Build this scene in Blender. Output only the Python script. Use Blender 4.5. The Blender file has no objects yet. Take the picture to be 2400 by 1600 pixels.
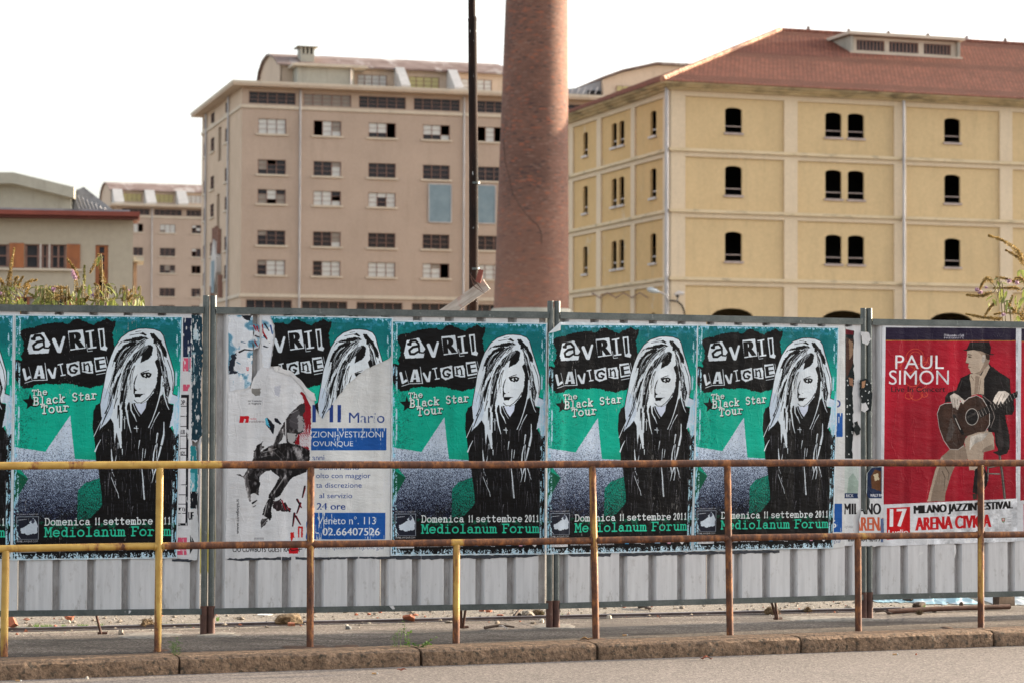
import bpy, bmesh, math, random
import numpy as np
from mathutils import Vector, Matrix
from mathutils.geometry import tessellate_polygon
random.seed(7); rng = np.random.default_rng(7)
S = bpy.context.scene
COL = S.collection
R = math.radians

# ------------------------------------------------------------------ camera
FPX, W0, H0 = 5700.0, 2400.0, 1600.0
PITCH, ROLL, CAMZ = math.atan(182/5700), 0.0035, 1.28
cd = bpy.data.cameras.new('camera'); cam = bpy.data.objects.new('camera', cd); COL.objects.link(cam)
cd.sensor_width = 36; cd.lens = FPX/W0*36; cd.clip_start = .1; cd.clip_end = 3000
CM = Matrix.Rotation(math.pi/2+PITCH, 3, 'X') @ Matrix.Rotation(ROLL, 3, 'Z')
cam.matrix_world = Matrix.Translation((0, 0, CAMZ)) @ CM.to_4x4()
cd.dof.use_dof = True; cd.dof.focus_distance = 14.6; cd.dof.aperture_fstop = 5.2
S.camera = cam

# ------------------------------------------------------------------ daylight
SUN_AZ, SUN_EL = R(26), R(10)            # azimuth from +X towards +Y
w = bpy.data.worlds.new('World'); S.world = w; w.use_nodes = True
nt = w.node_tree; nt.nodes.clear()
sky = nt.nodes.new('ShaderNodeTexSky'); sky.sky_type = 'NISHITA'; sky.sun_disc = False
sky.sun_elevation = SUN_EL; sky.sun_rotation = math.pi/2-SUN_AZ
sky.altitude = 100; sky.air_density = 1.0; sky.dust_density = 5.0; sky.ozone_density = 1.0
hs = nt.nodes.new('ShaderNodeHueSaturation'); hs.inputs['Saturation'].default_value = .32   # thin white overcast veil
bg = nt.nodes.new('ShaderNodeBackground'); bg.inputs['Strength'].default_value = .15
wo = nt.nodes.new('ShaderNodeOutputWorld')
nt.links.new(sky.outputs[0], hs.inputs['Color']); nt.links.new(hs.outputs[0], bg.inputs[0]); nt.links.new(bg.outputs[0], wo.inputs[0])
sl = bpy.data.lights.new('sun', 'SUN'); sl.energy = 3.6; sl.angle = R(.6); sl.color = (1, .80, .56)
sun = bpy.data.objects.new('sun', sl); COL.objects.link(sun)
sd = Vector((math.cos(SUN_EL)*math.cos(SUN_AZ), math.cos(SUN_EL)*math.sin(SUN_AZ), math.sin(SUN_EL)))
sun.rotation_euler = sd.to_track_quat('Z', 'Y').to_euler(); sun.location = (60, 30, 40)
S.view_settings.view_transform = 'Standard'; S.view_settings.look = 'None'
S.view_settings.gamma = 1; S.view_settings.exposure = 2.1; S.view_settings.use_curve_mapping = False
S.cycles.use_denoising = True
try: S.cycles.denoiser = 'OPENIMAGEDENOISE'
except Exception: pass
S.cycles.max_bounces = 6; S.cycles.diffuse_bounces = 3; S.cycles.glossy_bounces = 2

# ------------------------------------------------------------------ helpers
def ray(px, py): return (CM @ Vector((px-1200, 800-py, -FPX))).normalized()
CO = Vector((0, 0, CAMZ))
def at(px, py, Y):
    d = ray(px, py); return CO + d*(Y/d.y)
def ground(px, py, z=0.0):
    d = ray(px, py); return CO + d*((z-CAMZ)/d.z)

class Frame:
    """a vertical local frame: x along a facade, y away from the street, z up"""
    def __init__(s, o, yaw):
        s.o = Vector((o[0], o[1], 0)); s.yaw = yaw
        s.a = Vector((math.cos(yaw), math.sin(yaw), 0)); s.n = Vector((-math.sin(yaw), math.cos(yaw), 0))
    def hit(s, px, py, y=0.0):                 # facade parallel at depth y -> (x, z)
        d = ray(px, py); p0 = s.o + s.n*y
        t = (p0-CO).dot(s.n)/d.dot(s.n); p = CO+d*t
        return (p-s.o).dot(s.a), p.z
    def hitL(s, px, py, x=0.0):                # side wall plane at x -> (y, z)
        d = ray(px, py); p0 = s.o + s.a*x
        t = (p0-CO).dot(s.a)/d.dot(s.a); p = CO+d*t
        return (p-s.o).dot(s.n), p.z
    def world(s, x, y, z): return s.o + s.a*x + s.n*y + Vector((0, 0, z))

def tag(o, label=None, cat=None, group=None, kind=None):
    if label: o['label'] = label
    if cat: o['category'] = cat
    if group: o['group'] = group
    if kind: o['kind'] = kind
    return o
def link(o, parent=None):
    COL.objects.link(o)
    if parent: o.parent = parent
    return o
def empty(name, loc=(0, 0, 0), rz=0, **k):
    o = bpy.data.objects.new(name, None); o.location = loc; o.rotation_euler = (0, 0, rz); o.empty_display_size = .2
    link(o); return tag(o, **k)

class MB:
    def __init__(s): s.v = []; s.f = []; s.sm = []
    def add(s, vs, fs, smooth=False):
        b = len(s.v); s.v += [tuple(v) for v in vs]; s.f += [tuple(i+b for i in f) for f in fs]; s.sm += [smooth]*len(fs); return s
    def box(s, x0, x1, y0, y1, z0, z1):
        return s.add([(x0,y0,z0),(x1,y0,z0),(x1,y1,z0),(x0,y1,z0),(x0,y0,z1),(x1,y0,z1),(x1,y1,z1),(x0,y1,z1)],
                     [(0,3,2,1),(4,5,6,7),(0,1,5,4),(1,2,6,5),(2,3,7,6),(3,0,4,7)])
    def hexa(s, p):                            # 8 points, bottom ring then top ring
        return s.add(p, [(0,3,2,1),(4,5,6,7),(0,1,5,4),(1,2,6,5),(2,3,7,6),(3,0,4,7)])
    def tube(s, pts, r, n=12, caps=True, smooth=True):
        pts = [Vector(p) for p in pts]; rs = r if isinstance(r, (list, tuple)) else [r]*len(pts)
        vs = []; up = None
        for i, p in enumerate(pts):
            t = (pts[min(i+1, len(pts)-1)]-pts[max(i-1, 0)]).normalized()
            if up is None:
                up = Vector((0, 0, 1)) if abs(t.z) < .9 else Vector((1, 0, 0))
            a = t.cross(up).normalized(); b = t.cross(a).normalized(); up = -b if False else up
            for k in range(n):
                q = 2*math.pi*k/n; vs.append(p+a*(math.cos(q)*rs[i])+b*(math.sin(q)*rs[i]))
        fs = [(i*n+k, i*n+(k+1) % n, (i+1)*n+(k+1) % n, (i+1)*n+k) for i in range(len(pts)-1) for k in range(n)]
        s.add(vs, fs, smooth)
        if caps:
            m = len(pts)-1; s.add(vs[:n], [tuple(reversed(range(n)))]); s.add(vs[m*n:], [tuple(range(n))])
        return s
    def prism(s, poly, m, d0, d1):             # poly of (u,z); m(u,z,d)->point
        n = len(poly); vs = [m(u, z, d0) for u, z in poly]+[m(u, z, d1) for u, z in poly]
        tri = tessellate_polygon([[Vector((u, z, 0)) for u, z in poly]])
        s.add(vs, [tuple(t) for t in tri]+[tuple(i+n for i in reversed(t)) for t in tri]+[(i, (i+1) % n, (i+1) % n+n, i+n) for i in range(n)])
        return s
    def build(s, name, mat, parent=None, fix=True):
        me = bpy.data.meshes.new(name); me.from_pydata(s.v, [], s.f)
        if fix:
            bm = bmesh.new(); bm.from_mesh(me); bmesh.ops.remove_doubles(bm, verts=bm.verts, dist=1e-5)
            bmesh.ops.recalc_face_normals(bm, faces=bm.faces)
            bm.to_mesh(me); bm.free()
            if any(s.sm):
                if all(s.sm) or True:
                    for p in me.polygons: p.use_smooth = True
                    try: me.set_sharp_from_angle(angle=R(40))
                    except Exception: pass
        elif any(s.sm):
            for p, q in zip(me.polygons, s.sm): p.use_smooth = q
        me.materials.append(mat); o = bpy.data.objects.new(name, me); return link(o, parent)

def rough_bm(o, cuts, amp, scale, seed=0, keepz=None):
    """subdivide and roughen a mesh in place"""
    from mathutils import noise
    me = o.data; bm = bmesh.new(); bm.from_mesh(me)
    if cuts: bmesh.ops.subdivide_edges(bm, edges=bm.edges[:], cuts=cuts, use_grid_fill=True)
    for v in bm.verts:
        if keepz and keepz(v.co): continue
        q = v.co*scale+Vector((seed, seed*1.7, 0)); v.co += noise.noise_vector(q)*amp + noise.noise_vector(q*2.7)*amp*.4
    bm.to_mesh(me); bm.free(); return o

# ------------------------------------------------------------------ materials
def srgb(r, g, b): return tuple(((c/255)/12.92 if c/255 <= .04045 else ((c/255+.055)/1.055)**2.4) for c in (r, g, b))
class N:
    def __init__(s, name):
        s.m = bpy.data.materials.new(name); s.m.use_nodes = True; s.t = s.m.node_tree
        s.b = s.t.nodes['Principled BSDF']
    def n(s, ty, ins=None, **k):
        x = s.t.nodes.new('ShaderNode'+ty)
        for a, v in k.items(): setattr(x, a, v)
        for a, v in (ins or {}).items():
            i = x.inputs[a]
            if isinstance(v, bpy.types.NodeSocket): s.t.links.new(v, i)
            elif isinstance(v, tuple) and len(v) == 3 and i.type == 'RGBA': i.default_value = (*v, 1)
            else: i.default_value = v
        return x
    def set(s, a, v):
        if isinstance(v, bpy.types.NodeSocket): s.t.links.new(v, s.b.inputs[a])
        elif isinstance(v, tuple) and len(v) == 3: s.b.inputs[a].default_value = (*v, 1)
        else: s.b.inputs[a].default_value = v
    def coord(s, kind='Object', sc=(1, 1, 1), loc=(0, 0, 0)):
        c = s.n('TexCoord').outputs[kind]
        return s.n('Mapping', {0: c, 'Scale': sc, 'Location': loc}).outputs[0]
    def noise(s, vec, scale=5, detail=5, rough=.55):
        return s.n('TexNoise', {'Vector': vec, 'Scale': scale, 'Detail': detail, 'Roughness': rough}).outputs[0]
    def ramp(s, f, stops):
        x = s.n('ValToRGB', {0: f}); e = x.color_ramp.elements
        while len(e) < len(stops): e.new(.5)
        for q, (p, c) in zip(e, stops): q.position = p; q.color = (*c, 1) if isinstance(c, tuple) else (c, c, c, 1)
        return x.outputs[0]
    def mix(s, f, a, b, mode='MIX'):
        x = s.t.nodes.new('ShaderNodeMix'); x.data_type = 'RGBA'; x.blend_type = mode
        for i, v in ((0, f), (6, a), (7, b)):
            if isinstance(v, bpy.types.NodeSocket): s.t.links.new(v, x.inputs[i])
            elif isinstance(v, tuple): x.inputs[i].default_value = (*v, 1)
            else: x.inputs[i].default_value = v
        return x.outputs[2]
    def bump(s, h, st=.3, d=.01):
        s.set('Normal', s.n('Bump', {'Height': h, 'Strength': st, 'Distance': d}).outputs[0])

def mat(name, c1, c2=None, scale=5, rough=.8, metal=0, bump=0, bscale=30, bd=.01, stretch=(1, 1, 1), lo=.35, hi=.65,
        dirt=None, dscale=2, dlo=.55, dhi=.7, dstretch=(1, 1, 1), fine=None, spec=None):
    k = N(name); v = k.coord('Object', stretch)
    col = c1
    if c2: col = k.ramp(k.noise(v, scale), [(lo, c1), (hi, c2)])
    if fine:
        f = k.ramp(k.noise(k.coord(), fine[0], 8, .7), [(.3, 1-fine[1]), (.7, 1+fine[1]*.6)])
        col = k.mix(1.0, col if not isinstance(col, tuple) else col, f, 'MULTIPLY')
    if dirt:
        f = k.ramp(k.noise(k.coord('Object', dstretch), dscale, 7, .65), [(dlo, 0.0), (dhi, 1.0)])
        col = k.mix(f, col, dirt)
    k.set('Base Color', col); k.set('Roughness', rough); k.set('Metallic', metal)
    if spec is not None: k.set('Specular IOR Level', spec)
    if bump: k.bump(k.noise(k.coord(), bscale, 8, .6), bump, bd)
    return k.m
# ------------------------------------------------------------------ print painter (flat print for the posters)
def vnoise(w, h, cell, seed=0, octaves=3, sx=1.0, sy=1.0):
    r = np.random.default_rng(seed); out = np.zeros((h, w), np.float32); amp = 1; tot = 0
    for o in range(octaves):
        cx = max(1.0, cell*sx/2**o); cy = max(1.0, cell*sy/2**o)
        g = r.random((int(h/cy)+3, int(w/cx)+3)).astype(np.float32)
        y = np.arange(h)/cy; x = np.arange(w)/cx; yi = y.astype(int); xi = x.astype(int)
        fy = (y-yi)[:, None]; fx = (x-xi)[None]; fy = fy*fy*(3-2*fy); fx = fx*fx*(3-2*fx)
        out += amp*((g[yi][:, xi]*(1-fx)+g[yi][:, xi+1]*fx)*(1-fy)+(g[yi+1][:, xi]*(1-fx)+g[yi+1][:, xi+1]*fx)*fy)
        tot += amp; amp *= .55
    return out/tot

_txt = {}
def glyph_tris(s, bold=0.0, shear=0.0):
    key = (s, bold, shear)
    if key not in _txt:
        c = bpy.data.curves.new('t', 'FONT'); c.body = s; c.offset = bold; c.shear = shear; c.resolution_u = 4
        o = bpy.data.objects.new('t', c); COL.objects.link(o); bpy.context.view_layer.update()
        dg = bpy.context.evaluated_depsgraph_get(); ev = o.evaluated_get(dg); me = ev.to_mesh(); me.calc_loop_triangles()
        V = np.array([v.co[:2] for v in me.vertices]).reshape(-1, 2); T = np.array([t.vertices[:] for t in me.loop_triangles]).reshape(-1, 3)
        ev.to_mesh_clear(); bpy.data.objects.remove(o); bpy.data.curves.remove(c)
        mn = V.min(0); mx = V.max(0); _txt[key] = ((V-mn)/(mx-mn), T, (mx-mn)[0]/(mx-mn)[1])
    return _txt[key]

class Cv:
    def __init__(s, w, h, b, bg=(230, 232, 234)):
        s.w, s.h = w, h; s.a = np.zeros((h, w, 3), np.float32); s.a[:] = np.array(bg)/255; s.b = b; s.z = (0, 0, 1)
    def zoom(s, x0, y0, sc): s.z = (x0, y0, sc); return s
    def P(s, p):
        x0, y0, k = s.z; b = s.b
        p = np.array(p, float).reshape(-1, 2)
        return np.stack([(x0+p[:, 0]/k-b[0])/(b[2]-b[0])*s.w, (y0+p[:, 1]/k-b[1])/(b[3]-b[1])*s.h], 1)
    def pscale(s): return s.w/(s.b[2]-s.b[0])/s.z[2]
    def _fill(s, m, x0, y0, col):
        h, w = m.shape; reg = s.a[y0:y0+h, x0:x0+w]
        reg[m] = (col[y0:y0+h, x0:x0+w][m] if isinstance(col, np.ndarray) and col.ndim == 3 else np.array(col)/255)
    def poly(s, pts, col, rough=0, seed=1, raw=False, mask=False):
        q = s.P(pts) if not raw else np.array(pts, float)
        if rough:
            out = []; r = np.random.default_rng(seed)
            for i in range(len(q)):
                a, b = q[i], q[(i+1) % len(q)]; n = max(1, int(np.hypot(*(b-a))/5))
                for k in range(n): out.append(a+(b-a)*k/n+r.normal(0, rough, 2))
            q = np.array(out)
        y0 = max(0, int(q[:, 1].min())); y1 = min(s.h, int(q[:, 1].max())+1)
        x0 = max(0, int(q[:, 0].min())); x1 = min(s.w, int(q[:, 0].max())+1)
        if y1 <= y0 or x1 <= x0: return None
        m = np.zeros((y1-y0, x1-x0), bool); X = np.arange(x0, x1)+.5
        ax, ay = q[:, 0], q[:, 1]; bx, by = np.roll(ax, -1), np.roll(ay, -1)
        for r_ in range(y0, y1):
            y = r_+.5; k = (ay <= y) != (by <= y)
            if k.any():
                xs = np.sort(ax[k]+(y-ay[k])*(bx[k]-ax[k])/(by[k]-ay[k]))
                m[r_-y0] = np.searchsorted(xs, X) % 2 == 1
        if mask:
            M = np.zeros((s.h, s.w), bool); M[y0:y1, x0:x1] = m; return M
        s._fill(m, x0, y0, col)
    def stroke(s, pts, w0, w1, col, raw=False):
        q = s.P(pts) if not raw else np.array(pts, float)
        k = 1 if raw else s.pscale(); w0 *= k/2; w1 *= k/2
        L = np.r_[0, np.cumsum(np.hypot(*np.diff(q, axis=0).T))]; T = L[-1] or 1
        for i in range(len(q)-1):
            a, b = q[i], q[i+1]; ra = w0+(w1-w0)*L[i]/T; rb = w0+(w1-w0)*L[i+1]/T; rm = max(ra, rb, .5)
            x0 = max(0, int(min(a[0], b[0])-rm-1)); x1 = min(s.w, int(max(a[0], b[0])+rm+2))
            y0 = max(0, int(min(a[1], b[1])-rm-1)); y1 = min(s.h, int(max(a[1], b[1])+rm+2))
            if x1 <= x0 or y1 <= y0: continue
            X, Y = np.meshgrid(np.arange(x0, x1)+.5, np.arange(y0, y1)+.5); d = b-a; dd = max(d@d, 1e-6)
            t = np.clip(((X-a[0])*d[0]+(Y-a[1])*d[1])/dd, 0, 1)
            s._fill(np.hypot(X-a[0]-t*d[0], Y-a[1]-t*d[1]) <= np.maximum(ra+(rb-ra)*t, .35), x0, y0, col)
    def tris(s, V, T, quad, col):              # V in unit box, quad = TL,TR,BR,BL
        Q = s.P(quad); u = V[:, 0:1]; v = 1-V[:, 1:2]
        p = (Q[0]*(1-u)+Q[1]*u)*(1-v)+(Q[3]*(1-u)+Q[2]*u)*v
        for t in T:
            a, b, c = p[t]
            x0 = max(0, int(min(a[0], b[0], c[0]))); x1 = min(s.w, int(max(a[0], b[0], c[0]))+2)
            y0 = max(0, int(min(a[1], b[1], c[1]))); y1 = min(s.h, int(max(a[1], b[1], c[1]))+2)
            if x1 <= x0 or y1 <= y0: continue
            X, Y = np.meshgrid(np.arange(x0, x1)+.5, np.arange(y0, y1)+.5)
            e = lambda p1, p2: (X-p1[0])*(p2[1]-p1[1])-(Y-p1[1])*(p2[0]-p1[0])
            e0, e1, e2 = e(a, b), e(b, c), e(c, a)
            s._fill(((e0 >= 0) & (e1 >= 0) & (e2 >= 0)) | ((e0 <= 0) & (e1 <= 0) & (e2 <= 0)), x0, y0, col)
    def text(s, st, q, col, bold=0.0, shear=0.0):
        if len(q) == 4 and not isinstance(q[0], (tuple, list)): x0, y0, x1, y1 = q; q = [(x0, y0), (x1, y0), (x1, y1), (x0, y1)]
        V, T, _ = glyph_tris(st, 0.0, shear)
        if bold <= .003: s.tris(V, T, q, col); return
        hh = abs(q[3][1]-q[0][1])+abs(q[3][0]-q[0][0]) if abs(q[1][0]-q[0][0]) > abs(q[1][1]-q[0][1]) else abs(q[3][0]-q[0][0])
        d = hh*bold*1.2; ln = math.hypot(q[1][0]-q[0][0], q[1][1]-q[0][1]); ex, ey = (q[1][0]-q[0][0])/ln*d, (q[1][1]-q[0][1])/ln*d
        for k in (-1, -.5, 0, .5, 1): s.tris(V, T, [(a+ex*k, b+ey*k) for a, b in q], col)
    def slab(s, st, x0, x1, yb, h, col, slope=0.0, wt=.15, cw=.86):
        """typewriter lettering between x0 and x1 with baseline yb (slope = rise per unit x)"""
        n = len(st); pw = (x1-x0)/n; k = s.pscale()
        for i, ch in enumerate(st):
            for part in SLAB.get(ch, []):
                if part[0] == 'L': pp = [(part[j], part[j+1]) for j in range(1, len(part), 2)]
                else:
                    _, cx, cy, rx, ry, a0, a1 = part; m = 14
                    pp = [(cx+rx*math.cos(R(a0+(a1-a0)*j/m)), cy+ry*math.sin(R(a0+(a1-a0)*j/m))) for j in range(m+1)]
                q = [(x0+pw*(i+.5+(a-.5)*cw), yb+slope*pw*(i+.5)-b*h) for a, b in pp]
                s.stroke(q, wt*h, wt*h, col)
    def image(s, name):
        im = bpy.data.images.new(name, s.w, s.h); px = np.ones((s.h, s.w, 4), np.float32); px[..., :3] = np.clip(s.a[::-1], 0, 1)
        im.pixels.foreach_set(px.ravel()); im.update(); im.pack(); return im

SLAB = {
'D': [('L',.05,1,.5,1),('E',.5,.5,.42,.5,90,-90),('L',.5,0,.05,0),('L',.2,0,.2,1)],
'o': [('E',.5,.34,.4,.34,0,360)],
'm': [('L',.02,.66,.14,.66,.14,0),('E',.32,.48,.18,.18,180,0),('L',.5,.5,.5,0),('E',.68,.48,.18,.18,180,0),('L',.86,.5,.86,0),('L',.02,0,.26,0),('L',.42,0,.6,0),('L',.76,0,1,0)],
'e': [('L',.12,.36,.88,.36),('E',.5,.34,.4,.34,0,320)],
'n': [('L',.08,.66,.25,.66,.25,0),('L',.05,0,.42,0),('E',.52,.42,.26,.26,180,0),('L',.78,.42,.78,0),('L',.62,0,.95,0)],
'i': [('L',.25,.66,.5,.66,.5,0),('L',.15,0,.85,0),('L',.5,.9,.5,.94)],
'c': [('E',.5,.34,.4,.34,40,320)],
'a': [('E',.45,.45,.28,.22,160,0),('L',.73,.45,.73,.06,.92,0),('E',.43,.2,.3,.2,0,360)],
'1': [('L',.25,.8,.5,1,.5,0),('L',.3,0,.7,0)],
's': [('E',.5,.5,.3,.17,20,270),('E',.5,.17,.33,.17,90,-160)],
't': [('L',.4,.95,.4,.15),('E',.6,.15,.2,.15,180,340),('L',.12,.66,.8,.66)],
'b': [('L',.05,1,.22,1,.22,0),('E',.52,.34,.32,.34,0,360)],
'r': [('L',.1,.66,.33,.66,.33,0),('L',.08,0,.62,0),('E',.62,.4,.29,.26,180,40)],
'2': [('E',.5,.7,.35,.3,170,-20),('L',.82,.58,.12,0,.9,0)],
'0': [('E',.5,.5,.36,.5,0,360)],
'M': [('L',.02,0,.3,0),('L',.16,0,.16,1),('L',.02,1,.2,1,.5,.35,.8,1,.98,1),('L',.84,1,.84,0),('L',.7,0,.98,0)],
'd': [('L',.6,1,.78,1,.78,0,.95,0),('E',.46,.34,.32,.34,0,360)],
'l': [('L',.25,1,.5,1,.5,0),('L',.15,0,.85,0)],
'u': [('L',.05,.66,.22,.66,.22,.24),('E',.47,.24,.25,.24,180,360),('L',.6,.66,.74,.66,.74,0,.95,0)],
'F': [('L',.05,1,.92,1,.92,.8),('L',.22,1,.22,0),('L',.05,0,.5,0),('L',.22,.52,.65,.52)],
'T': [('L',.08,.8,.08,1,.92,1,.92,.8),('L',.5,1,.5,0),('L',.28,0,.72,0)],
'h': [('L',.05,1,.22,1,.22,0),('L',.05,0,.4,0),('E',.5,.42,.28,.26,180,0),('L',.78,.42,.78,0),('L',.62,0,.95,0)],
'B': [('L',.05,1,.55,1),('E',.55,.76,.28,.24,90,-90),('L',.22,.52,.6,.52),('E',.58,.26,.32,.26,90,-90),('L',.58,0,.05,0),('L',.2,0,.2,1)],
'k': [('L',.05,1,.22,1,.22,0),('L',.05,0,.4,0),('L',.75,.66,.25,.28),('L',.45,.42,.78,0),('L',.6,.66,.92,.66),('L',.62,0,.95,0)],
'S': [('E',.5,.74,.34,.26,30,270),('E',.5,.25,.36,.25,90,-150)],
}

# ---- the teal tour poster --------------------------------------------------
def paint_tour():
    Wd, Hd = 900, 1330
    c = Cv(Wd, Hd, (918, 751, 1280, 1300)); K = (9, 8, 10); Wh = (214, 224, 232); Lv = (194, 208, 224)
    n1 = vnoise(Wd, Hd, 260, 1, 3); n2 = vnoise(Wd, Hd, 5, 2, 3); n3 = vnoise(Wd, Hd, 22, 3, 3)
    yy = np.linspace(0, 1, Hd)[:, None]; xx = np.linspace(0, 1, Wd)[None]
    teal = np.zeros((Hd, Wd, 3), np.float32); A = np.array([0, 170, 143])/255; Bc = np.array([4, 104, 108])/255; D = np.array([12, 66, 60])/255
    f = np.clip(1.25-yy*4.6-(.5-xx)*.5*(yy < .5)+(n1-.5)*.9+(n2-.5)*.5, 0, 1)[..., None]
    teal[:] = A; teal = teal*(1-f)+Bc*f
    g = np.clip((yy-.52)*3+(n1-.5)*.8, 0, .8)[..., None]; teal = teal*(1-g)+np.array([8, 92, 62])/255*g
    h = np.clip((.16-xx)*5*(n3*1.2)+(n2-.62)*1.6, 0, .8)[..., None]*np.clip(1.1-f, 0, 1); teal = teal*(1-h)+D*h
    h = np.clip((.05-yy)*14+(n3-.6)*3, 0, .6)[..., None]*np.clip((.14-yy)*10, 0, 1)[..., None]; teal = teal*(1-h)+np.array([60, 140, 170])/255*h
    teal[(n2 > .80)] *= .55
    c.a[:] = teal
    # star
    c.zoom(900, 700, 2.529)
    lv = np.zeros((Hd, Wd, 3), np.float32); fade = np.clip((yy-.52)/.36, 0, 1)
    r = np.random.default_rng(5).random((Hd//2+1, Wd//2+1)).repeat(2, 0).repeat(2, 1)[:Hd, :Wd]
    lv[:] = np.array(Lv)/255; lv = lv*(1-.35*fade[..., None])+np.array([84, 120, 180])/255*.35*fade[..., None]
    lv[(r+(n2-.5)*.5) < fade*1.15-.02] = np.array([18, 22, 44])/255
    lv[r > .985] = np.array([110, 125, 165])/255
    c.poly([(355,697),(368,820),(384,945),(640,962),(560,1046),(404,1124),(402,1300),(40,1300),(60,1188),(131,1057),(42,946),(42,875),(222,905)], lv, .8)
    c.poly([(42,1000),(131,1057),(60,1185),(42,1190)], (8, 84, 60), .8)
    tb = np.zeros_like(lv); tb[:] = np.array([6, 140, 118])/255; tb[(r+(n2-.5)*.6) < .30+np.clip(yy-.72, 0, 1)*2.5] = np.array([14, 16, 18])/255
    c.poly([(404,1124),(440,1085),(520,1055),(640,1040),(600,1290),(404,1290)], tb, 1.5)
    # darkness of the lower band
    dk = np.clip((yy-.775)*9+(n3-.5)*1.6, 0, 1); m = r < dk; c.a[m] = np.array(K)/255
    c.a[int(.875*Hd):] = np.array(K)/255
    # torn black title field
    c.zoom(915, 745, 6.533)
    c.poly([(80,295),(150,250),(300,225),(400,185),(560,155),(680,150),(770,175),(840,110),(905,92),(990,130),(1120,182),(1200,130),(1310,92),(1380,120),(1435,125),(1432,200),(1390,300),(1420,480),(1430,620),
            (1380,800),(1300,1000),(1260,1070),(1180,1075),(1100,1105),(940,1080),(860,1050),(740,1040),(660,1052),(480,1045),(330,1060),(280,1100),(160,1120),(70,1020),(20,930),(18,720),(60,700),(135,710),(115,640),(155,540),(150,440),(105,340)], K, 2.2)
    T = lambda st, q, col=Wh, b=.02: c.text(st, q, col, b)
    c.poly([(245,340),(430,300),(525,465),(500,600),(230,613),(204,540)], Wh, .8)
    # a : two-storey black letter
    c.stroke([(290,395),(310,350),(380,340),(425,390),(440,520),(500,525),(515,500)], 44, 20, K); c.stroke([(430,420),(340,440),(285,490),(300,545),(360,545),(430,500)], 38, 30, K)
    c.stroke([(270,395),(300,400)], 40, 40, K)
    c.stroke([(572,405),(640,565)], 52, 52, Wh); c.stroke([(712,370),(655,570)], 36, 50, Wh)
    c.poly([(765,275),(975,250),(1020,525),(805,557)], Wh, .5); T('R', [(800,300),(960,280),(985,515),(825,535)], K, .07)
    c.poly([(1012,275),(1130,252),(1132,272),(1095,285),(1120,500),(1170,495),(1170,520),(1055,535),(1055,515),(1085,510),(1060,290),(1015,295)], Wh)
    c.stroke([(1028,460),(1045,560)], 8, 8, Wh); c.stroke([(1045,570),(1115,560)], 8, 8, Wh)
    c.poly([(1183,240),(1272,227),(1298,490),(1326,515),(1310,560),(1228,540)], Wh, .5); c.poly([(1208,262),(1252,255),(1275,480),(1250,505),(1236,500)], K)
    c.stroke([(158,840),(190,985)], 40, 36, Wh); c.stroke([(190,985),(240,950)], 26, 40, Wh)
    c.stroke([(225,800),(275,990)], 6, 6, Wh); c.stroke([(175,1038),(285,1000)], 9, 9, Wh); c.stroke([(290,998),(488,990)], 10, 12, Wh)
    c.poly([(345,780),(412,778),(455,970),(395,970),(390,930),(350,935),(345,970),(298,972)], Wh, .5); c.poly([(372,830),(388,905),(358,908)], K)
    c.stroke([(452,740),(485,990)], 8, 16, Wh); c.stroke([(505,840),(560,950)], 34, 40, Wh); c.stroke([(600,815),(580,950)], 28, 40, Wh)
    c.poly([(628,760),(705,742),(706,760),(680,768),(705,908),(745,905),(745,922),(672,935),(672,918),(692,912),(660,772),(630,776)], Wh)
    c.poly([(750,755),(930,712),(948,900),(830,938),(770,900)], Wh, .8)
    c.stroke([(905,790),(870,765),(815,780),(795,830),(820,880),(875,885),(900,850),(862,838)], 32, 26, K)
    c.poly([(960,728),(1100,705),(1122,760),(1132,890),(1060,893),(975,868),(972,800)], Wh, .8)
    c.stroke([(1000,750),(1010,850)], 24, 24, K); c.stroke([(1010,775),(1055,745),(1075,790),(1080,860)], 18, 24, K); c.stroke([(985,850),(1035,850)], 10, 10, K); c.stroke([(1060,862),(1105,858)], 10, 10, K)
    c.poly([(1137,660),(1288,642),(1330,842),(1165,873)], Wh, .5); T('E', [(1165,690),(1275,670),(1300,825),(1190,845)], K, .06)
    c.stroke([(1178,908),(1310,882)], 9, 9, Wh); c.stroke([(1312,640),(1335,740)], 6, 6, Wh)
    # subtitle with a small star
    st = [(250,1180),(275,1265),(350,1300),(285,1330),(345,1392),(262,1372),(208,1415),(212,1340),(145,1278),(230,1268)]
    c.poly(st, K)
    for (s_, a, b, y, h_) in (('The', 270, 495, 1225, 82), ('Black Star', 290, 1195, 1362, 112), ('Tour', 400, 810, 1485, 112)):
        sl_ = -.115
        c.slab(s_, a+9, b+9, y+12, h_, K, sl_, .2); c.slab(s_, a, b, y, h_, (222, 232, 228), sl_, .17)
    # ---- figure: black body, pale hair and face, black locks
    c.zoom(1080, 765, 6.533)
    c.poly([(260,1150),(165,1190),(100,1230),(65,1320),(58,1560),(90,1750),(118,2040),(150,2160),(200,2500),(215,2700),(150,2790),(60,2880),(-100,2960),(1400,2960),(1310,2300),(1300,1640),(1225,1655),(1160,1540),(1200,1300),(1000,1000),(500,1000)], K, .8)
    c.poly([(1140,1060),(1185,1065),(1310,1112),(1310,1657),(1225,1657),(1195,1530),(1150,1560),(1180,1400),(1200,1300),(1205,1210),(1130,1190)], Lv, .8)
    hair = [(162,1200),(182,1060),(200,960),(240,700),(300,500),(350,370),(440,230),(540,150),(680,100),(790,95),(900,105),(990,140),(1035,200),(1080,360),(1140,540),(1200,740),(1210,900),(1185,1060)]
    c.poly(hair+[(1140,1210),(1100,1130),(1060,1050),(1000,1100),(900,1150),(800,1180),(740,1200),(660,1250),(560,1400),(500,1500),(480,1400),(460,1560),(478,1800),(455,1840),(400,1620),(372,1790),(355,1500),(300,1400),(180,1400)], Wh)
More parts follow.
